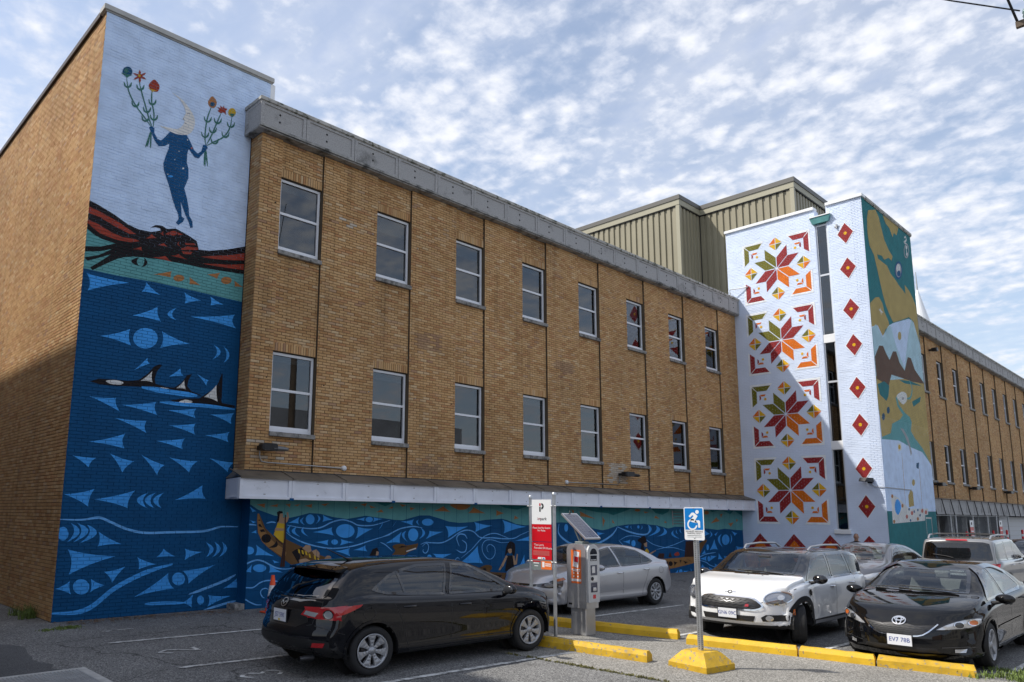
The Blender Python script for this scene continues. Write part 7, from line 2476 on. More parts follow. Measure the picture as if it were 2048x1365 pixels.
        sw.tube([C + ux_ * 0.185 * math.cos(t) + uy_ * 0.185 * math.sin(t) for t in [2 * math.pi * k / 20 for k in range(21)]], 0.015, 6)
        sw.tube([C - ux_ * 0.18, C, C + ux_ * 0.18], 0.02, 6).tube([C, C + Vector((0.25, 0, -0.1))], 0.03, 6)
        sw.build('steering_wheel', CABIN, it, False)
        MB().bbox(xd + 0.02, xd + 0.05, -0.11, 0.11, zd + 0.30, zd + 0.37, 0.012).build('rear_view_mirror', CABIN, it, False)
    # ------------------------------------------------------------ furniture shared by all
    def glazing(self, side, wind, rear, rear_ax='T', glass=None, rearglass=None, divider=None, pillars=()):
        g = glass or AUTOG
        for k, poly in enumerate(side):
            self.opening(poly, 'S')
            for o in self.drape('side_window', poly, 'L', g if k == 0 else (rearglass or g), 0.002, mirror=True, grid=0.06): pass
            self.line('window_seal', poly, 'L', GLOSSB, 0.036, 0.005, closed=True, mirror=True, sharp=True)
        self.opening(wind, 'T')
        self.drape('windshield', wind, 'T', g, 0.002, grid=0.06)
        self.line('windshield_seal', wind, 'T', GLOSSB, 0.05, 0.005, closed=True, sharp=True)
        if rear:
            self.opening(rear, rear_ax)
            self.drape('rear_window', rear, rear_ax, rearglass or g, 0.002, grid=0.06)
            self.line('rear_window_seal', rear, rear_ax, GLOSSB, 0.055, 0.005, closed=True, sharp=True)
    def seam(self, pts, ax='L', mirror=True, w=0.009):
        self.line('panel_gap', pts, ax, GASKET, w, 0.0016, self.body, mirror=mirror, smoothn=3)
    def handle(self, x, z, m=None, length=0.19):
        for ax, sg_ in (('L', 1), ('R', -1)):
            a, b = self.hit(ax, x - length / 2, z, 0.0), self.hit(ax, x + length / 2, z, 0.0)
            if a is None or b is None: continue
            n = Vector((0, sg_, 0))
            MB().tube([a + n * 0.004, a * 0.85 + b * 0.15 + n * 0.034, a * 0.15 + b * 0.85 + n * 0.034, b + n * 0.004], [0.010, 0.015, 0.015, 0.010], 8).build('door_handle', m or self.paint, self.root, False)
    def mirror(self, x, z, m=None, size=(0.085, 0.12, 0.075), out=0.14):
        for ax, sg_ in (('L', 1), ('R', -1)):
            p = self.hit(ax, x, z - 0.07, 0.0)
            if p is None: continue
            c = p + Vector((-0.03, sg_ * out, 0.075))
            q = MB().ellipsoid(c, size).build('door_mirror', m or self.paint, self.root, False)
            MB().tube([p + Vector((0, -sg_ * 0.02, 0)), p + Vector((-0.01, sg_ * 0.06, 0.02)), c - Vector((0, sg_ * 0.02, 0.03))], [0.035, 0.026, 0.03], 8).build('mirror_stalk', PLASTIC, q, False)
            MB().ellipsoid(c + Vector((-size[0] * 0.72, 0, 0)), (size[0] * 0.3, size[1] * 0.86, size[2] * 0.82)).build('mirror_glass', LAMPD, q, False)
    def plate(self, ax, y, z, text, frame=None, tilt=0.0, w=0.30, h=0.155, prov=True, off=0.014):
        p = self.hit(ax, y, z, off)
        sg_ = 1 if ax == 'F' else -1
        x = p.x
        q = MB().box(min(x, x + sg_ * 0.012), max(x, x + sg_ * 0.012), y - w / 2 - 0.012, y + w / 2 + 0.012, z - h / 2 - 0.012, z + h / 2 + 0.012).build('number_plate', frame or PLASTIC, self.root, False)
        MB().box(min(x, x + sg_ * 0.015), max(x, x + sg_ * 0.015), y - w / 2, y + w / 2, z - h / 2, z + h / 2).build('plate_face', PLATEW, q, False)
        def txt(body, size, zz, sx=1.0):
            me = text_mesh(body, size, PLATEB, sx=sx)
            o = bpy.data.objects.new('lettering', me); COL.objects.link(o); o.parent = q
            xx = x + sg_ * 0.017
            if sg_ > 0: o.matrix_basis = Matrix(((0, 0, 1, xx), (1, 0, 0, y), (0, 1, 0, zz), (0, 0, 0, 1)))
            else: o.matrix_basis = Matrix(((0, 0, -1, xx), (-1, 0, 0, y), (0, 1, 0, zz), (0, 0, 0, 1)))
        txt(text, 0.088, z + 0.0, 0.86)
        return q
    def badge_rings(self, ax, y, z, rings, m=CHROME, w=0.011, name='badge', off=0.012):
        for cy, cz, ra, rb in rings:
            P = [(y + cy + ra * math.cos(t), z + cz + rb * math.sin(t)) for t in [2 * math.pi * k / 18 for k in range(18)]]
            self.line(name, P, ax, m, w, off, closed=True, smoothn=2)
def ell(cx, cz, a, b, n=20, rot=0.0):
    return [(cx + a * math.cos(t) * math.cos(rot) - b * math.sin(t) * math.sin(rot), cz + a * math.cos(t) * math.sin(rot) + b * math.sin(t) * math.cos(rot)) for t in [2 * math.pi * k / n for k in range(n)]]

# ------------------------------------------------------------------ black hatchback (rear three-quarter view)
BLACKP = car_paint('black_metallic_paint', (0.003, 0.0034, 0.006), 0.0, 0.3)
spec_h = dict(wb=2.70, wr=0.315, tw=0.205, rim=0.215, track=1.555, arch=0.375, spokes=('wide', 7), dash=0.62, dashz=0.93, xrear=-1.75,
    top=[(-2.14, 0.90), (-2.08, 0.985), (-2.0, 1.03), (-1.80, 1.185), (-1.62, 1.335), (-1.55, 1.375), (-1.2, 1.425), (-0.7, 1.452), (-0.15, 1.455), (0.25, 1.425), (0.55, 1.335), (0.9, 1.185), (1.22, 1.03), (1.4, 0.985), (1.8, 0.90), (2.1, 0.79), (2.31, 0.66)],
    belt=[(-2.14, 0.86), (-1.9, 0.96), (-1.5, 1.0), (-0.9, 0.965), (0.0, 0.93), (0.8, 0.905), (1.3, 0.885), (1.8, 0.80), (2.31, 0.60)],
    bottom=[(-2.14, 0.30), (-1.8, 0.235), (-1.0, 0.205), (1.0, 0.195), (1.9, 0.20), (2.31, 0.25)],
    hw=[(-2.14, 0.845), (-1.75, 0.895), (-1.35, 0.90), (-0.3, 0.885), (0.6, 0.885), (1.35, 0.90), (1.9, 0.875), (2.31, 0.80)],
    bow=[(-2.14, 0.24), (-1.7, 0.13), (-1.2, 0.03), (-0.4, 0.0), (0.3, -0.04), (0.8, -0.10), (1.4, -0.10), (1.9, -0.24), (2.31, -0.46)],
    capF=[(0.2, -0.10), (0.36, -0.01), (0.5, 0.0), (0.6, -0.03), (0.7, -0.08)],
    capR=[(0.28, 0.09), (0.40, 0.012), (0.52, 0.0), (0.60, 0.012), (0.645, 0.035), (0.70, 0.05), (0.85, 0.065), (0.95, 0.09)], tumble=0.40, railh=0.84)
hb = Car('hatchback', 'black hatchback seen from its rear corner, nearest the camera', (7.42, 8.62), -2.0, spec_h, BLACKP, scale=(1.065, 1.05, 0.95))
hb.drape('rear_bumper_trim', [(-0.86, 0.27), (0.86, 0.27), (0.84, 0.47), (0.55, 0.50), (0, 0.515), (-0.55, 0.50), (-0.84, 0.47)], 'B', mat('satin_black_trim', (0.011, 0.011, 0.012), 0.5), 0.004)
hb.drape('plate_recess', [(-0.52, 0.70), (-0.36, 0.625), (0.36, 0.625), (0.52, 0.70), (0.50, 0.80), (0.40, 0.845), (-0.40, 0.845), (-0.50, 0.80)], 'B', GLOSSB, 0.004)
hb.glazing([[(1.02, 0.955), (0.36, 1.335), (0.05, 1.365), (-0.10, 0.965)], [(-0.20, 0.965), (-0.06, 1.368), (-0.55, 1.365), (-0.85, 1.31), (-1.05, 1.245), (-1.32, 1.085), (-1.12, 1.03), (-0.8, 1.0)]],
           [(1.10, -0.60), (1.18, 0.0), (1.10, 0.60), (0.62, 0.53), (0.42, 0.48), (0.46, 0.0), (0.42, -0.48), (0.62, -0.53)],
           [(-1.90, -0.63), (-1.985, -0.3), (-2.0, 0.0), (-1.985, 0.3), (-1.90, 0.63), (-1.72, 0.60), (-1.60, 0.50), (-1.645, 0.0), (-1.60, -0.50), (-1.72, -0.60)], glass=AUTOG, rearglass=TINTG)
hb.finish()
hb.line('window_divider', [(-0.90, 1.30), (-0.83, 1.01)], 'L', GLOSSB, 0.035, 0.006, mirror=True)
hb.seam([(-0.15, 1.36), (-0.13, 0.95), (-0.12, 0.6), (-0.12, 0.27)]); hb.seam([(1.03, 0.93), (1.0, 0.75), (0.96, 0.45), (0.94, 0.27)]); hb.seam([(-1.10, 1.0), (-1.02, 0.85), (-0.93, 0.66), (-0.86, 0.45), (-0.80, 0.27)]); hb.seam([(0.9, 0.27), (0, 0.265), (-0.8, 0.27)], w=0.014)
hb.seam([(-1.99, 0.66), (-1.85, 0.60), (-1.74, 0.56)]); hb.seam([(-0.62, 1.02), (-0.66, 0.9), (-0.58, 0.72), (-0.52, 0.66), (0, 0.65), (0.52, 0.66), (0.58, 0.72), (0.66, 0.9), (0.62, 1.02)], 'B', False)
hb.line('body_crease', [(1.2, 0.72), (0.4, 0.75), (-0.5, 0.80), (-1.4, 0.87)], 'L', BLACKP, 0.03, 0.007, mirror=True)
# fuel flap outline
hb.line('fuel_flap', ell(-1.42, 0.80, 0.085, 0.075), 'R', GASKET, 0.007, 0.0016, hb.body, closed=True, smoothn=2)
for o in hb.drape('tail_light', [(0.40, 0.785), (0.62, 0.745), (0.86, 0.73), (0.93, 0.80), (0.93, 0.93), (0.74, 0.885), (0.45, 0.85)], 'B', REDL, 0.012, mirror=True): pass
hb.drape('tail_light', [(-2.02, 0.755), (-1.90, 0.77), (-1.75, 0.81), (-1.55, 0.895), (-1.52, 0.92), (-1.75, 0.905), (-2.02, 0.885)], 'L', REDL, 0.012, mirror=True)
hb.drape('reversing_lamp', [(0.45, 0.795), (0.60, 0.765), (0.63, 0.82), (0.47, 0.84)], 'B', CLEARL, 0.016, mirror=True)
hb.drape('lamp_bulb', ell(0.735, 0.805, 0.045, 0.05), 'B', CLEARL, 0.017, mirror=True); hb.badge_rings('B', 0, 0, [(0.735, 0.805, 0.05, 0.055), (-0.735, 0.805, 0.05, 0.055)], GLOSSB, 0.012, 'lamp_ring', 0.018)
hb.drape('reflector', [(0.60, 0.40), (0.72, 0.40), (0.74, 0.455), (0.62, 0.455)], 'B', REDL, 0.012, mirror=True)
hb.badge_rings('B', 0, 0.905, [(0, 0, 0.062, 0.052)], CHROME, 0.012, 'winged_badge', 0.012); hb.line('winged_badge', [(-0.048, 0.915), (-0.02, 0.905), (0, 0.88), (0.02, 0.905), (0.048, 0.915)], 'B', CHROME, 0.013, 0.014)
hb.drape('model_badge', [(0.42, 0.705), (0.53, 0.705), (0.53, 0.728), (0.42, 0.728)], 'B', CHROME, 0.012)
hb.plate('B', 0.0, 0.745, 'JS7 59K'); MB().lathe([(0.03, -0.06), (0.034, 0.0), (0.034, 0.12)], (-2.08, -0.55, 0.26), 'X', 16).build('exhaust_tip', DKALLOY, hb.root, False)
pb = hb.hit('B', 0.0, 0.70, 0.0)
MB().add([(pb.x - 0.03, 0.02, 0.675), (pb.x - 0.03, -0.02, 0.675), (pb.x - 0.03, -0.02, 0.70), (pb.x - 0.03, 0.02, 0.70)], [(0, 1, 2, 3)]).build('plate_sticker', mat('sticker_yellow', (0.7, 0.5, 0.02), 0.5), hb.root, False)
# roof spoiler, aerial, lamps
sp_ = MB()
row = []
for yy in (-0.56, -0.3, 0, 0.3, 0.56):
    bow_ = 0.07 * (yy / 0.56) ** 2
    row.append([(-1.42 + bow_, yy, 1.402 - 0.03 * abs(yy)), (-1.60 + bow_, yy, 1.392 - 0.04 * abs(yy)), (-1.765 + bow_, yy, 1.372 - 0.05 * abs(yy)), (-1.77 + bow_, yy, 1.345 - 0.05 * abs(yy)), (-1.62 + bow_, yy, 1.325 - 0.05 * abs(yy))])
sp_.add([p for r_ in row for p in r_], [(i * 5 + k, i * 5 + k + 1, (i + 1) * 5 + k + 1, (i + 1) * 5 + k) for i in range(4) for k in range(4)] + [tuple(range(5)), tuple(range(24, 19, -1))], False)
sp_.build('roof_spoiler', BLACKP, hb.root, False)
MB().tube([(-1.12, 0.0, 1.43), (-1.20, 0.0, 1.455), (-1.50, 0.0, 1.60)], [0.03, 0.012, 0.005], 8).build('aerial', PLASTIC, hb.root, False)
MB().bbox(-1.745, -1.72, -0.12, 0.12, 1.335, 1.36, 0.005).build('brake_light', REDL, hb.root, False)
wp = hb.hit('T', -1.9, 0.05, 0.01)
MB().tube([(-1.955, 0.0, 1.075), (-1.90, -0.03, 1.125), (-1.80, -0.36, 1.215)], [0.018, 0.012, 0.007], 6).build('rear_wiper', PLASTIC, hb.root, False)
hb.handle(-0.02 - 0.9 + 0.1, 0.845); hb.handle(0.16 - 0.05, 0.81)
hb.mirror(0.88, 0.97, BLACKP, (0.07, 0.105, 0.072))
hb.drape('headlight', [(1.86, 0.72), (2.05, 0.68), (2.12, 0.74), (1.95, 0.79), (1.80, 0.80)], 'L', CLEARL, 0.008, mirror=True)
hb.drape('grille', [(-0.5, 0.34), (0.5, 0.34), (0.56, 0.52), (0.35, 0.62), (-0.35, 0.62), (-0.56, 0.52)], 'F', PLASTIC, 0.004)

# ------------------------------------------------------------------ silver sedan by the mural
SILVERP = car_paint('silver_metallic_paint', (0.46, 0.465, 0.49), 0.45, 0.32)
spec_c = dict(wb=2.70, wr=0.315, tw=0.205, rim=0.205, track=1.53, arch=0.37, spokes=('twin', 9), dash=0.62, dashz=0.93, xrear=-1.6, seat=SEATL,
    top=[(-2.33, 0.92), (-2.25, 1.0), (-2.05, 1.045), (-1.75, 1.075), (-1.45, 1.21), (-1.1, 1.345), (-0.75, 1.42), (-0.3, 1.455), (0.05, 1.45), (0.35, 1.39), (0.7, 1.245), (1.15, 1.02), (1.4, 0.975), (1.8, 0.90), (2.1, 0.79), (2.30, 0.655)],
    belt=[(-2.33, 0.85), (-2.0, 0.965), (-1.5, 0.985), (-0.9, 0.965), (0.0, 0.93), (0.8, 0.90), (1.3, 0.875), (1.8, 0.80), (2.30, 0.595)],
    bottom=[(-2.33, 0.30), (-1.9, 0.235), (-1.0, 0.205), (1.0, 0.195), (1.9, 0.20), (2.30, 0.25)],
    hw=[(-2.33, 0.81), (-1.85, 0.885), (-1.35, 0.888), (-0.3, 0.878), (0.6, 0.878), (1.35, 0.888), (1.9, 0.86), (2.30, 0.79)],
    bow=[(-2.33, 0.24), (-1.8, 0.12), (-1.2, 0.04), (-0.4, 0.0), (0.3, -0.04), (0.8, -0.10), (1.4, -0.10), (1.9, -0.24), (2.30, -0.46)],
    capF=[(0.2, -0.10), (0.36, -0.01), (0.5, 0.0), (0.6, -0.03), (0.7, -0.08)], capR=[(0.28, 0.08), (0.42, 0.01), (0.55, 0.0), (0.64, 0.03), (0.8, 0.05), (0.95, 0.08)], tumble=0.42)
sd = Car('sedan', 'silver sedan parked along the painted block wall behind the pay station', (13.98, 10.42), 178.0, spec_c, SILVERP, scale=(1, 1, 0.93))
sd.glazing([[(1.02, 0.95), (0.38, 1.315), (0.05, 1.37), (-0.10, 0.965)], [(-0.20, 0.965), (-0.04, 1.375), (-0.45, 1.365), (-0.85, 1.285), (-1.32, 1.035), (-1.1, 0.995)]],
           [(1.06, -0.58), (1.13, 0.0), (1.06, 0.58), (0.58, 0.52), (0.40, 0.48), (0.44, 0.0), (0.40, -0.48), (0.58, -0.52)],
           [(-1.62, -0.55), (-1.68, 0.0), (-1.62, 0.55), (-1.15, 0.47), (-1.0, 0.43), (-1.02, 0.0), (-1.0, -0.43), (-1.15, -0.47)])
sd.finish()
sd.line('window_divider', [(-0.98, 1.235), (-0.92, 1.0)], 'L', GLOSSB, 0.03, 0.006, mirror=True)
sd.seam([(-0.15, 1.36), (-0.14, 0.95), (-0.13, 0.6), (-0.13, 0.27)]); sd.seam([(1.02, 0.93), (1.0, 0.7), (0.96, 0.45), (0.95, 0.27)]); sd.seam([(-1.12, 0.99), (-1.04, 0.8), (-0.95, 0.6), (-0.86, 0.42), (-0.82, 0.27)])
sd.line('body_crease', [(1.1, 0.44), (0.2, 0.45), (-0.8, 0.47)], 'L', SILVERP, 0.035, 0.008, mirror=True)
sd.line('fuel_flap', ell(-1.55, 0.82, 0.085, 0.075), 'L', GASKET, 0.007, 0.0016, sd.body, closed=True, smoothn=2)
sd.drape('headlight', [(0.40, 0.60), (0.62, 0.555), (0.80, 0.60), (0.80, 0.72), (0.66, 0.69), (0.42, 0.635)], 'F', LAMPD, 0.008, mirror=True)
sd.drape('headlight', [(1.72, 0.745), (1.90, 0.655), (1.97, 0.63), (1.98, 0.70), (1.88, 0.745), (1.74, 0.785)], 'L', LAMPD, 0.010, mirror=True)
sd.drape('lamp_reflector', ell(0.62, 0.63, 0.06, 0.04), 'F', CLEARL, 0.013, mirror=True); sd.drape('turn_lens', [(1.72, 0.74), (1.86, 0.70), (1.88, 0.745), (1.76, 0.785)], 'L', AMBER, 0.013, mirror=True)
sd.drape('upper_grille', [(-0.45, 0.60), (-0.12, 0.60), (-0.09, 0.545), (0.09, 0.545), (0.12, 0.60), (0.45, 0.60), (0.42, 0.64), (-0.42, 0.64)], 'F', GLOSSB, 0.008); sd.line('grille_chrome', [(-0.45, 0.60), (-0.12, 0.598), (-0.09, 0.54), (0.09, 0.54), (0.12, 0.598), (0.45, 0.60)], 'F', CHROME, 0.014, 0.012, smoothn=1)
sd.drape('lower_grille', [(-0.55, 0.27), (0.55, 0.27), (0.48, 0.44), (-0.48, 0.44)], 'F', PLASTIC, 0.006)
sd.badge_rings('F', 0, 0.59, [(0, 0, 0.062, 0.042), (0, 0.0, 0.024, 0.040), (0, 0.014, 0.044, 0.016)], CHROME, 0.010, 'oval_badge', 0.016)
sd.drape('tail_light', [(-2.12, 0.83), (-1.92, 0.88), (-1.86, 0.965), (-2.10, 0.95)], 'L', REDL, 0.010, mirror=True); sd.drape('tail_light', [(0.55, 0.76), (0.84, 0.76), (0.84, 0.92), (0.6, 0.9)], 'B', REDL, 0.01, mirror=True)
sd.handle(-0.02, 0.82, CHROME); sd.handle(-0.98, 0.86, CHROME); sd.mirror(0.86, 0.96, SILVERP)
sd.plate('B', 0, 0.62, 'HA3 20F')
MB().tube([(1.02, 0.45, 1.08), (0.98, 0.1, 1.11), (0.97, -0.25, 1.12)], 0.008, 6).build('wiper', PLASTIC, sd.root, False)

# ------------------------------------------------------------------ white compact crossover (front three-quarter view)
WHITEC = car_paint('white_paint', (0.80, 0.81, 0.82), 0.0, 0.3)
spec_m = dict(wb=2.67, wr=0.33, tw=0.215, rim=0.23, track=1.58, arch=0.385, spokes=('thin', 10), rimm=DKALLOY, dash=0.55, dashz=1.06, xrear=-1.7, steer=math.radians(26), flare=0.03, lip=PLASTIC, lipw=0.10, seat=SEATL,
    top=[(-2.13, 0.92), (-2.08, 1.10), (-1.98, 1.26), (-1.86, 1.46), (-1.75, 1.50), (-1.2, 1.54), (-0.4, 1.556), (0.15, 1.545), (0.38, 1.50), (0.7, 1.34), (1.08, 1.125), (1.25, 1.09), (1.6, 1.045), (1.88, 0.965), (2.03, 0.87), (2.13, 0.74)],
    belt=[(-2.13, 0.90), (-1.8, 1.03), (-1.0, 1.035), (0.0, 1.01), (0.9, 0.995), (1.3, 0.985), (1.7, 0.93), (2.0, 0.80), (2.13, 0.66)],
    bottom=[(-2.13, 0.32), (-1.8, 0.26), (-1.0, 0.235), (1.0, 0.225), (1.8, 0.24), (2.13, 0.29)],
    hw=[(-2.13, 0.82), (-1.75, 0.885), (-1.3, 0.895), (-0.3, 0.885), (0.6, 0.885), (1.3, 0.895), (1.8, 0.875), (2.13, 0.82)],
    bow=[(-2.13, 0.18), (-1.7, 0.10), (-1.2, 0.02), (-0.4, 0.0), (0.3, -0.05), (0.8, -0.12), (1.3, -0.10), (1.75, -0.18), (2.13, -0.36)],
    capF=[(0.25, -0.08), (0.36, -0.01), (0.5, 0.0), (0.62, -0.01), (0.75, -0.05), (0.85, -0.10)], capR=[(0.28, 0.06), (0.42, 0.01), (0.6, 0.0), (0.8, 0.02), (1.0, 0.04)], tumble=0.26, railh=0.88, shoulder=0.955)
mc = Car('crossover_car', 'white compact crossover with a black roof and roof rails facing the kerb', (14.30, 6.26), 180.5, spec_m, WHITEC, scale=(1.0, 1.05, 0.945))
mc.glazing([[(0.96, 1.04), (0.42, 1.405), (0.10, 1.46), (-0.16, 1.465), (-0.16, 1.04)], [(-0.26, 1.045), (-0.26, 1.465), (-0.95, 1.455), (-1.05, 1.06)], [(-1.14, 1.06), (-1.06, 1.45), (-1.55, 1.42), (-1.80, 1.12), (-1.76, 1.07)]],
           [(0.99, -0.63), (1.06, 0.0), (0.99, 0.63), (0.62, 0.60), (0.42, 0.56), (0.48, 0.0), (0.42, -0.56), (0.62, -0.60)],
           [(-2.02, -0.5), (-2.06, 0), (-2.02, 0.5), (-1.90, 0.5), (-1.92, 0), (-1.90, -0.5)])
mbelt = pchip(spec_m['belt'])
mc.finish(lower=(PLASTIC, lambda c: c[2] < 0.33 or (c[2] < 0.37 and abs(c[1]) > 0.6 and abs(c[0]) < 1.3)), upper=(GLOSSB, lambda c: c[2] > mbelt(c[0]) + 0.02 and -2.02 < c[0] < 1.06 + 0.10 * (1 - (c[1] / 0.8) ** 2)))
mc.line('belt_trim', [(1.12, 1.012), (0.6, 1.022), (0, 1.032), (-0.8, 1.056), (-1.5, 1.06), (-1.98, 1.03)], 'L', CHROME, 0.016, 0.006, mirror=True)
mc.seam([(-0.21, 1.0), (-0.2, 0.8), (-0.2, 0.5), (-0.2, 0.36)]); mc.seam([(0.98, 1.0), (0.96, 0.75), (0.93, 0.5), (0.92, 0.36)]); mc.seam([(-1.10, 1.03), (-1.05, 0.85), (-0.95, 0.62), (-0.92, 0.4)])
mc.seam([(1.50, 0.93), (1.75, 0.86), (1.98, 0.70), (2.05, 0.66)]); mc.seam([(-0.80, 0.685), (-0.4, 0.70), (0, 0.705), (0.4, 0.70), (0.80, 0.685)], 'F', False)
mc.line('sill_strip', [(0.85, 0.315), (0.0, 0.305), (-0.85, 0.315)], 'L', SILVERP, 0.05, 0.012, mirror=True)
hx = [(-0.52, 0.63), (-0.44, 0.575), (-0.27, 0.565), (0.27, 0.565), (0.44, 0.575), (0.52, 0.63), (0.47, 0.70), (0.32, 0.765), (-0.32, 0.765), (-0.47, 0.70)]
mc.drape('grille', hx, 'F', PLASTIC, 0.006)
for i in range(4):
    z = 0.60 + i * 0.043
    w_ = 0.46 - 0.035 * i
    mc.line('grille_bar', [(-w_ + 2 * w_ * k / 16, z + (0.010 if k % 2 else -0.010)) for k in range(17)], 'F', LAMPD, 0.010, 0.012, smoothn=2)
mc.line('grille_chrome', hx, 'F', CHROME, 0.024, 0.014, closed=True, smoothn=3)
mc.drape('lower_intake', [(-0.40, 0.375), (0.40, 0.375), (0.43, 0.47), (-0.43, 0.47)], 'F', PLASTIC, 0.006)
for i in range(3):
    mc.line('intake_bar', [(-0.38 + 0.76 * k / 14, 0.395 + i * 0.028 + (0.007 if k % 2 else -0.007)) for k in range(15)], 'F', LAMPD, 0.008, 0.01, smoothn=1)
mc.drape('fog_surround', [(0.52, 0.385), (0.82, 0.40), (0.83, 0.50), (0.56, 0.495), (0.50, 0.45)], 'F', PLASTIC, 0.007, mirror=True); mc.drape('fog_lamp', ell(0.60, 0.44, 0.045, 0.045), 'F', CLEARL, 0.014, mirror=True)
hl = ell(0.695, 0.775, 0.165, 0.105, 22, 0.22)
mc.drape('headlight', hl, 'F', mat('lamp_grey', (0.20, 0.21, 0.23), 0.12, 0.5, coat=1.0), 0.010, mirror=True, grid=0.03)
mc.drape('lamp_reflector', ell(0.67, 0.775, 0.11, 0.072, 18, 0.2), 'F', mat('lamp_mid', (0.32, 0.33, 0.36), 0.10, 0.7, coat=1.0), 0.014, mirror=True, grid=0.03)
mc.drape('lamp_projector', ell(0.73, 0.785, 0.040, 0.040), 'F', CLEARL, 0.018, mirror=True, grid=0.03)
mc.line('headlight_chrome', hl, 'F', CHROME, 0.015, 0.016, closed=True, mirror=True, smoothn=2)
mc.drape('side_marker', [(1.62, 0.50), (1.68, 0.50), (1.67, 0.60), (1.63, 0.60)], 'L', AMBER, 0.012, mirror=True)
mc.drape('side_scuttle', ell(1.06, 0.845, 0.075, 0.055, 16, 0.3), 'L', GLOSSB, 0.010, mirror=True); mc.line('side_scuttle', ell(1.06, 0.845, 0.07, 0.05, 14, 0.3), 'L', CHROME, 0.012, 0.013, closed=True, mirror=True, smoothn=2)
mc.badge_rings('F', 0, 0.84, [(0, 0, 0.030, 0.024)], INK, 0.014, 'winged_badge', 0.010); mc.line('winged_badge', [(-0.10, 0.842), (-0.035, 0.84)], 'F', CHROME, 0.014, 0.010); mc.line('winged_badge', [(0.035, 0.84), (0.10, 0.842)], 'F', CHROME, 0.014, 0.010)
mc.drape('grille_badge', [(0.28, 0.62), (0.34, 0.62), (0.34, 0.66), (0.30, 0.66)], 'F', REDL, 0.018)
for yy in (0.22, -0.02): mc.drape('washer_nozzle', ell(1.22, yy, 0.014, 0.014, 8), 'T', INK, 0.006, grid=0.02)
mc.plate('F', 0.02, 0.495, 'GN6 09C', GLOSSB)
for sg_ in (1, -1):
    MB().tube([(0.12, sg_ * 0.56, 1.525), (0.0, sg_ * 0.575, 1.60), (-0.6, sg_ * 0.585, 1.625), (-1.3, sg_ * 0.575, 1.61), (-1.5, sg_ * 0.56, 1.52)], 0.02, 8).build('roof_rail', ALLOY, mc.root, False)
mc.handle(-0.02, 0.895, CHROME); mc.handle(-0.93, 0.92, CHROME); mc.mirror(0.88, 1.06, GLOSSB, (0.08, 0.115, 0.085))
MB().tube([(1.06, 0.5, 1.135), (1.02, 0.1, 1.16), (1.0, -0.3, 1.165)], 0.008, 6).build('wiper', PLASTIC, mc.root, False)

# ------------------------------------------------------------------ black sedan at the right
BLACK2 = car_paint('black_gloss_paint', (0.004, 0.004, 0.0045), 0.0, 0.25)
spec_s = dict(wb=2.775, wr=0.33, tw=0.215, rim=0.225, track=1.575, arch=0.385, spokes=('twin', 5), dash=0.62, dashz=0.93, xrear=-1.6, seat=SEATL,
    top=[(-2.41, 0.92), (-2.3, 1.02), (-2.05, 1.07), (-1.75, 1.095), (-1.4, 1.24), (-1.05, 1.365), (-0.65, 1.445), (-0.2, 1.468), (0.15, 1.45), (0.45, 1.375), (0.8, 1.225), (1.22, 1.02), (1.5, 0.98), (1.9, 0.90), (2.2, 0.795), (2.40, 0.66)],
    belt=[(-2.41, 0.86), (-2.0, 0.98), (-1.5, 0.995), (-0.9, 0.97), (0.0, 0.935), (0.8, 0.91), (1.35, 0.89), (1.9, 0.80), (2.40, 0.60)],
    bottom=[(-2.41, 0.28), (-1.9, 0.215), (-1.0, 0.18), (1.0, 0.17), (1.9, 0.16), (2.40, 0.19)],
    hw=[(-2.41, 0.83), (-1.85, 0.90), (-1.35, 0.91), (-0.3, 0.895), (0.6, 0.895), (1.4, 0.91), (1.95, 0.88), (2.40, 0.81)],
    bow=[(-2.41, 0.24), (-1.8, 0.12), (-1.2, 0.04), (-0.4, 0.0), (0.3, -0.05), (0.85, -0.12), (1.4, -0.10), (1.95, -0.24), (2.40, -0.46)],
    capF=[(0.15, -0.04), (0.28, 0.005), (0.45, 0.0), (0.58, -0.03), (0.7, -0.09)], capR=[(0.24, 0.08), (0.42, 0.01), (0.55, 0.0), (0.64, 0.03), (0.8, 0.05), (0.95, 0.08)], tumble=0.42)
cs = Car('sedan', 'glossy black sedan at the right with an oval badge and twin headlights', (14.6, 3.74), 181.0, spec_s, BLACK2, scale=(1.0, 1.03, 0.95))
cs.glazing([[(1.05, 0.955), (0.45, 1.315), (0.12, 1.385), (-0.06, 0.97)], [(-0.16, 0.97), (0.02, 1.39), (-0.4, 1.38), (-0.85, 1.29), (-1.30, 1.04), (-1.1, 1.0)]],
           [(1.12, -0.60), (1.20, 0.0), (1.12, 0.60), (0.66, 0.545), (0.48, 0.50), (0.53, 0.0), (0.48, -0.50), (0.66, -0.545)],
           [(-1.62, -0.56), (-1.68, 0.0), (-1.62, 0.56), (-1.15, 0.48), (-0.98, 0.44), (-1.0, 0.0), (-0.98, -0.44), (-1.15, -0.48)])
cs.finish()
cs.line('window_visor', [(0.98, 1.0), (0.43, 1.335), (0.08, 1.40), (-0.4, 1.395), (-0.9, 1.28)], 'L', GLOSSB, 0.05, 0.02, mirror=True)
cs.seam([(-0.11, 1.36), (-0.10, 0.95), (-0.10, 0.6), (-0.10, 0.25)]); cs.seam([(1.05, 0.93), (1.02, 0.7), (0.98, 0.45), (0.97, 0.25)]); cs.seam([(-1.12, 0.99), (-1.06, 0.8), (-0.98, 0.6), (-0.9, 0.42), (-0.86, 0.25)])
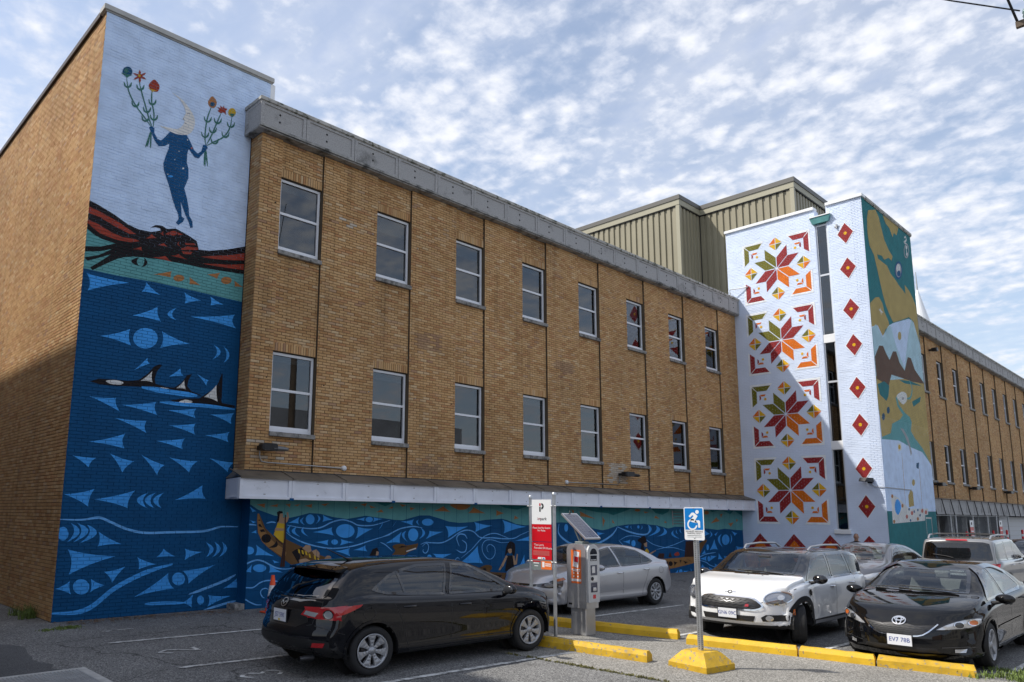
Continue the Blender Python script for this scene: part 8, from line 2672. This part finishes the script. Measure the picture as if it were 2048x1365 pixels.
cs.line('door_moulding', [(0.95, 0.545), (0.0, 0.55), (-0.85, 0.56)], 'L', BLACK2, 0.035, 0.012, mirror=True); cs.line('side_skirt', [(0.95, 0.215), (0.0, 0.20), (-0.95, 0.215)], 'L', BLACK2, 0.06, 0.025, mirror=True)
gr = [(-0.44, 0.645), (-0.28, 0.50), (-0.10, 0.475), (0.10, 0.475), (0.28, 0.50), (0.44, 0.645), (0.2, 0.615), (0.11, 0.635), (-0.11, 0.635), (-0.2, 0.615)]
cs.drape('grille', gr, 'F', PLASTIC, 0.006)
for i in range(5):
    z = 0.497 + i * 0.027
    w_ = 0.24 + 0.04 * i
    cs.line('grille_mesh', [(-w_ + 2 * w_ * k / 24, z + (0.006 if k % 2 else -0.006)) for k in range(25)], 'F', LAMPD, 0.006, 0.011, smoothn=1)
cs.line('grille_chrome', [(-0.45, 0.65), (-0.29, 0.497), (-0.10, 0.468), (0.10, 0.468), (0.29, 0.497), (0.45, 0.65)], 'F', CHROME, 0.016, 0.014, smoothn=3)
cs.badge_rings('F', 0, 0.665, [(0, 0, 0.080, 0.052), (0, 0.0, 0.030, 0.050), (0, 0.018, 0.056, 0.02)], CHROME, 0.013, 'oval_badge', 0.018)
h2 = [(0.43, 0.575), (0.60, 0.59), (0.78, 0.625), (0.86, 0.675), (0.855, 0.745), (0.70, 0.725), (0.55, 0.66)]
cs.drape('headlight', h2, 'F', CLEARL, 0.010, mirror=True, grid=0.035);
for yy, zz, q in ((0.655, 0.65, LAMPD), (0.785, 0.685, AMBER)):
    cs.drape('lamp_projector', ell(yy, zz, 0.042, 0.036), 'F', q, 0.015, mirror=True, grid=0.03); cs.badge_rings('F', 0, 0, [(yy, zz, 0.046, 0.040), (-yy, zz, 0.046, 0.040)], CHROME, 0.010, 'lamp_ring', 0.018)
cs.line('headlight_edge', h2, 'F', GLOSSB, 0.012, 0.013, closed=True, mirror=True, smoothn=2)
cs.drape('lower_intake', [(-0.48, 0.245), (0.48, 0.245), (0.42, 0.32), (-0.42, 0.32)], 'F', PLASTIC, 0.006); cs.line('lip_spoiler', [(-0.72, 0.205), (-0.4, 0.215), (0, 0.22), (0.4, 0.215), (0.72, 0.205)], 'F', BLACK2, 0.05, 0.03)
cs.line('lip_crease', [(0.48, 0.335), (0.62, 0.345), (0.80, 0.35)], 'F', LAMPD, 0.010, 0.012, mirror=True)
cs.drape('fog_lamp', [(0.60, 0.265), (0.70, 0.265), (0.71, 0.315), (0.60, 0.315)], 'F', CLEARL, 0.012, mirror=True)
cs.plate('F', 0.02, 0.405, 'EV7 78B', GLOSSB)
cs.handle(-0.02, 0.83); cs.handle(-0.98, 0.87); cs.mirror(0.90, 0.965, BLACK2, (0.075, 0.125, 0.075))
MB().tube([(1.16, 0.5, 1.055), (1.11, 0.1, 1.085), (1.09, -0.3, 1.095)], 0.008, 6).tube([(1.18, -0.1, 1.055), (1.14, -0.4, 1.075), (1.10, -0.62, 1.07)], 0.008, 6).build('wiper', PLASTIC, cs.root, False)

# ------------------------------------------------------------------ grey sedan behind the crossover
GREYP = car_paint('grey_metallic_paint', (0.105, 0.11, 0.128), 0.5, 0.32)
spec_g = dict(spec_c); spec_g.update(spokes=('thin', 10))
g2 = Car('sedan', 'dark grey sedan behind the white crossover, facing the same way', (22.1, 7.2), 181.0, spec_g, GREYP)
g2.glazing([[(1.02, 0.95), (0.38, 1.315), (0.05, 1.37), (-0.10, 0.965)], [(-0.20, 0.965), (-0.04, 1.375), (-0.45, 1.365), (-0.85, 1.285), (-1.32, 1.035), (-1.1, 0.995)]],
           [(1.06, -0.58), (1.13, 0.0), (1.06, 0.58), (0.58, 0.52), (0.40, 0.48), (0.44, 0.0), (0.40, -0.48), (0.58, -0.52)],
           [(-1.62, -0.55), (-1.68, 0.0), (-1.62, 0.55), (-1.15, 0.47), (-1.0, 0.43), (-1.02, 0.0), (-1.0, -0.43), (-1.15, -0.47)])
g2.finish()
g2.drape('headlight', [(0.44, 0.60), (0.66, 0.56), (0.86, 0.62), (0.88, 0.74), (0.70, 0.71)], 'F', CLEARL, 0.01, mirror=True); g2.drape('headlight', [(1.72, 0.745), (1.98, 0.64), (2.10, 0.61), (2.12, 0.68), (1.95, 0.75), (1.76, 0.79)], 'L', CLEARL, 0.010, mirror=True)
g2.drape('turn_lens', [(1.74, 0.745), (1.84, 0.71), (1.86, 0.75), (1.77, 0.78)], 'L', AMBER, 0.013, mirror=True)
g2.drape('grille', [(-0.42, 0.45), (0.42, 0.45), (0.48, 0.61), (-0.48, 0.61)], 'F', PLASTIC, 0.006)
g2.seam([(-0.15, 1.36), (-0.14, 0.95), (-0.13, 0.27)]); g2.seam([(1.02, 0.93), (1.0, 0.7), (0.95, 0.27)]); g2.handle(-0.02, 0.82, CHROME); g2.handle(-0.98, 0.86, CHROME); g2.mirror(0.86, 0.96, SILVERP)

# ------------------------------------------------------------------ silver sport-utility seen from behind
SILV2 = car_paint('silver_suv_paint', (0.24, 0.24, 0.245), 0.45, 0.33)
spec_u = dict(wb=2.85, wr=0.37, tw=0.25, rim=0.23, track=1.60, arch=0.43, spokes=('wide', 6), dash=0.65, dashz=1.15, xrear=-1.9, lip=PLASTIC, lipw=0.06,
    top=[(-2.36, 1.05), (-2.32, 1.22), (-2.25, 1.50), (-2.16, 1.70), (-2.05, 1.745), (-1.2, 1.78), (-0.2, 1.785), (0.25, 1.75), (0.6, 1.6), (1.1, 1.25), (1.3, 1.2), (1.9, 1.12), (2.25, 1.0), (2.37, 0.85)],
    belt=[(-2.36, 0.98), (-2.0, 1.14), (-1.0, 1.14), (0.0, 1.13), (0.9, 1.12), (1.5, 1.09), (2.0, 1.0), (2.37, 0.75)],
    bottom=[(-2.36, 0.45), (-1.9, 0.36), (-1.0, 0.33), (1.0, 0.33), (1.9, 0.34), (2.37, 0.42)],
    hw=[(-2.36, 0.87), (-1.9, 0.92), (-1.4, 0.925), (-0.3, 0.92), (0.6, 0.92), (1.4, 0.925), (1.95, 0.91), (2.37, 0.85)],
    bow=[(-2.36, 0.14), (-1.9, 0.08), (-1.2, 0.0), (-0.4, 0.0), (0.3, -0.04), (0.9, -0.08), (1.4, -0.06), (1.95, -0.16), (2.37, -0.3)],
    capF=[(0.3, -0.08), (0.5, 0.0), (0.75, -0.02), (0.95, -0.08)], capR=[(0.4, 0.02), (0.55, -0.03), (0.72, -0.03), (0.8, 0.02), (1.0, 0.03), (1.2, 0.05)], tumble=0.22, railh=0.9, shoulder=0.96)
su = Car('suv', 'silver sport utility vehicle seen from behind, with roof rails and a red brake light', (24.66, 5.35), 1.0, spec_u, SILV2, scale=(1.0, 1.0, 0.90))
su.glazing([[(1.02, 1.18), (0.55, 1.58), (0.25, 1.66), (-0.02, 1.67), (-0.02, 1.17)], [(-0.14, 1.17), (-0.14, 1.67), (-1.0, 1.66), (-1.1, 1.18)], [(-1.2, 1.18), (-1.12, 1.65), (-1.95, 1.62), (-2.08, 1.26), (-2.02, 1.2)]],
           [(1.05, -0.66), (1.12, 0.0), (1.05, 0.66), (0.7, 0.63), (0.45, 0.58), (0.48, 0.0), (0.45, -0.58), (0.7, -0.63)],
           [(-0.72, 1.20), (0, 1.17), (0.72, 1.20), (0.66, 1.60), (0.55, 1.63), (0, 1.645), (-0.55, 1.63), (-0.66, 1.60)], 'B', rearglass=TINTG)
su.finish(lower=(PLASTIC, lambda c: c[2] < 0.5))
su.drape('tail_light', [(0.76, 0.96), (0.85, 0.96), (0.86, 1.09), (0.79, 1.09)], 'B', REDL, 0.012, mirror=True); su.drape('tail_light', [(-2.27, 0.96), (-2.21, 0.97), (-2.20, 1.08), (-2.26, 1.08)], 'L', REDL, 0.012, mirror=True)
su.drape('brake_light', [(-0.24, 1.685), (0.24, 1.685), (0.22, 1.715), (-0.22, 1.715)], 'B', REDL, 0.02); su.drape('tailgate_trim', [(-0.45, 1.06), (0.45, 1.06), (0.45, 1.11), (-0.45, 1.11)], 'B', CHROME, 0.014); su.plate('B', 0, 0.93, 'CK8 41R')
su.seam([(-0.08, 1.15), (-0.08, 0.8), (-0.08, 0.42)]); su.seam([(-1.15, 1.16), (-1.12, 0.9), (-0.98, 0.6), (-0.95, 0.42)]); su.seam([(1.08, 1.15), (1.05, 0.8), (1.0, 0.42)])
for sg_ in (1, -1):
    MB().tube([(0.1, sg_ * 0.66, 1.74), (-0.05, sg_ * 0.67, 1.83), (-1.0, sg_ * 0.68, 1.85), (-1.75, sg_ * 0.67, 1.83), (-1.92, sg_ * 0.66, 1.73)], 0.022, 8).build('roof_rail', ALLOY, su.root, False)
for xx in (-0.35, -1.5):
    MB().tube([(xx, -0.67, 1.85), (xx, 0.0, 1.87), (xx, 0.67, 1.85)], 0.016, 8).build('cross_bar', PLASTIC, su.root, False)
MB().tube([(-2.36, 0.05, 1.22), (-2.33, 0.2, 1.26), (-2.28, 0.5, 1.3)], 0.012, 6).build('rear_wiper', PLASTIC, su.root, False)
su.handle(0.1, 1.03, CHROME); su.handle(-0.95, 1.04, CHROME); su.mirror(0.92, 1.2, SILV2, (0.08, 0.12, 0.1))

# ------------------------------------------------------------------ dark blue car at the far right edge
BLUEP = car_paint('dark_blue_paint', (0.012, 0.025, 0.07), 0.3, 0.32)
b2 = Car('sedan', 'dark blue car at the right edge beyond the sport utility vehicle', (33.4, 5.6), 178.0, dict(spec_c), BLUEP)
b2.glazing([[(1.02, 0.95), (0.38, 1.315), (0.05, 1.37), (-0.10, 0.965)], [(-0.20, 0.965), (-0.04, 1.375), (-0.45, 1.365), (-0.85, 1.285), (-1.32, 1.035), (-1.1, 0.995)]],
           [(1.06, -0.58), (1.13, 0.0), (1.06, 0.58), (0.58, 0.52), (0.40, 0.48), (0.44, 0.0), (0.40, -0.48), (0.58, -0.52)], None)
b2.finish(); b2.mirror(0.86, 0.96); b2.drape('headlight', [(0.44, 0.60), (0.66, 0.56), (0.86, 0.62), (0.88, 0.74), (0.70, 0.71)], 'F', CLEARL, 0.01, mirror=True)

# ------------------------------------------------------------------ person walking behind the cars
def person(label, x, y, h, heading):
    z0 = gz(x, y)
    k = h / 1.75
    root = thing('person', label, 'person', (x, y, z0), heading)
    J = {'pelvis': (0, 0, 0.95, 0.135), 'waist': (0, 0, 1.10, 0.125), 'chest': (0.01, 0, 1.30, 0.15), 'neck': (0.01, 0, 1.48, 0.058), 'head': (0.03, 0, 1.60, 0.085), 'crown': (0.025, 0, 1.685, 0.075)}
    E = [('pelvis', 'waist'), ('waist', 'chest'), ('chest', 'neck'), ('neck', 'head'), ('head', 'crown')]
    for s, n in ((1, 'l'), (-1, 'r')):
        J.update({n + 'sh': (0, s * 0.17, 1.40, 0.062), n + 'el': (-0.03, s * 0.23, 1.12, 0.047), n + 'wr': (0.06, s * 0.22, 0.88, 0.034), n + 'hd': (0.09, s * 0.21, 0.80, 0.036), n + 'hip': (0, s * 0.09, 0.90, 0.092), n + 'kn': (0.05 * s + 0.03, s * 0.095, 0.50, 0.062), n + 'an': (-0.10 if s < 0 else 0.10, s * 0.095, 0.09, 0.045), n + 'toe': (0.06 if s < 0 else 0.26, s * 0.10, 0.035, 0.04)})
        E += [('chest', n + 'sh'), (n + 'sh', n + 'el'), (n + 'el', n + 'wr'), (n + 'wr', n + 'hd'), ('pelvis', n + 'hip'), (n + 'hip', n + 'kn'), (n + 'kn', n + 'an'), (n + 'an', n + 'toe')]
    keys = list(J)
    me = bpy.data.meshes.new('body')
    me.from_pydata([tuple(c * k for c in J[q][:3]) for q in keys], [(keys.index(a), keys.index(b)) for a, b in E], [])
    o = bpy.data.objects.new('body', me); COL.objects.link(o)
    sk = o.modifiers.new('skin', 'SKIN'); sb = o.modifiers.new('sub', 'SUBSURF'); sb.levels = sb.render_levels = 2
    for i, q in enumerate(keys):
        v = me.skin_vertices[0].data[i]; r = J[q][3] * k; v.radius = (r, r * (1.25 if q in ('chest', 'waist', 'pelvis') else 1.0))
        v.use_root = (q == 'pelvis')
    bpy.context.view_layer.update()
    dg = bpy.context.evaluated_depsgraph_get()
    m2 = bpy.data.meshes.new_from_object(o.evaluated_get(dg))
    bpy.data.objects.remove(o)
    skin = mat('skin', (0.34, 0.19, 0.13), 0.55); shirt = mat('dark_jacket', (0.02, 0.022, 0.028), 0.8); trou = mat('dark_trousers', (0.03, 0.032, 0.04), 0.85)
    m2.materials.clear()
    for q in (skin, shirt, trou): m2.materials.append(q)
    for p in m2.polygons:
        c = p.center / k
        p.material_index = 0 if c.z > 1.49 or (c.z < 0.87 and abs(c.y) > 0.185 and c.z > 0.7) else (1 if c.z > 0.93 else 2)
        p.use_smooth = True
    b = bpy.data.objects.new('body', m2); COL.objects.link(b); b.parent = root
    hd = MB().ellipsoid((0.02 * k, 0, 1.645 * k), (0.098 * k, 0.082 * k, 0.118 * k)).ellipsoid((0.118 * k, 0, 1.63 * k), (0.02 * k, 0.014 * k, 0.024 * k), 8, 6).ellipsoid((0.01 * k, 0.083 * k, 1.635 * k), (0.022 * k, 0.01 * k, 0.032 * k), 8, 6).ellipsoid((0.01 * k, -0.083 * k, 1.635 * k), (0.022 * k, 0.01 * k, 0.032 * k), 8, 6).build('head', skin, root, False)
    MB().ellipsoid((0.0, 0, 1.672 * k), (0.098 * k, 0.085 * k, 0.10 * k)).build('hair', mat('short_hair', (0.10, 0.07, 0.055), 0.8), root, False)
person('person with short hair in a dark top seen behind the grey sedan', 26.0, 8.85, 1.50, math.radians(200))
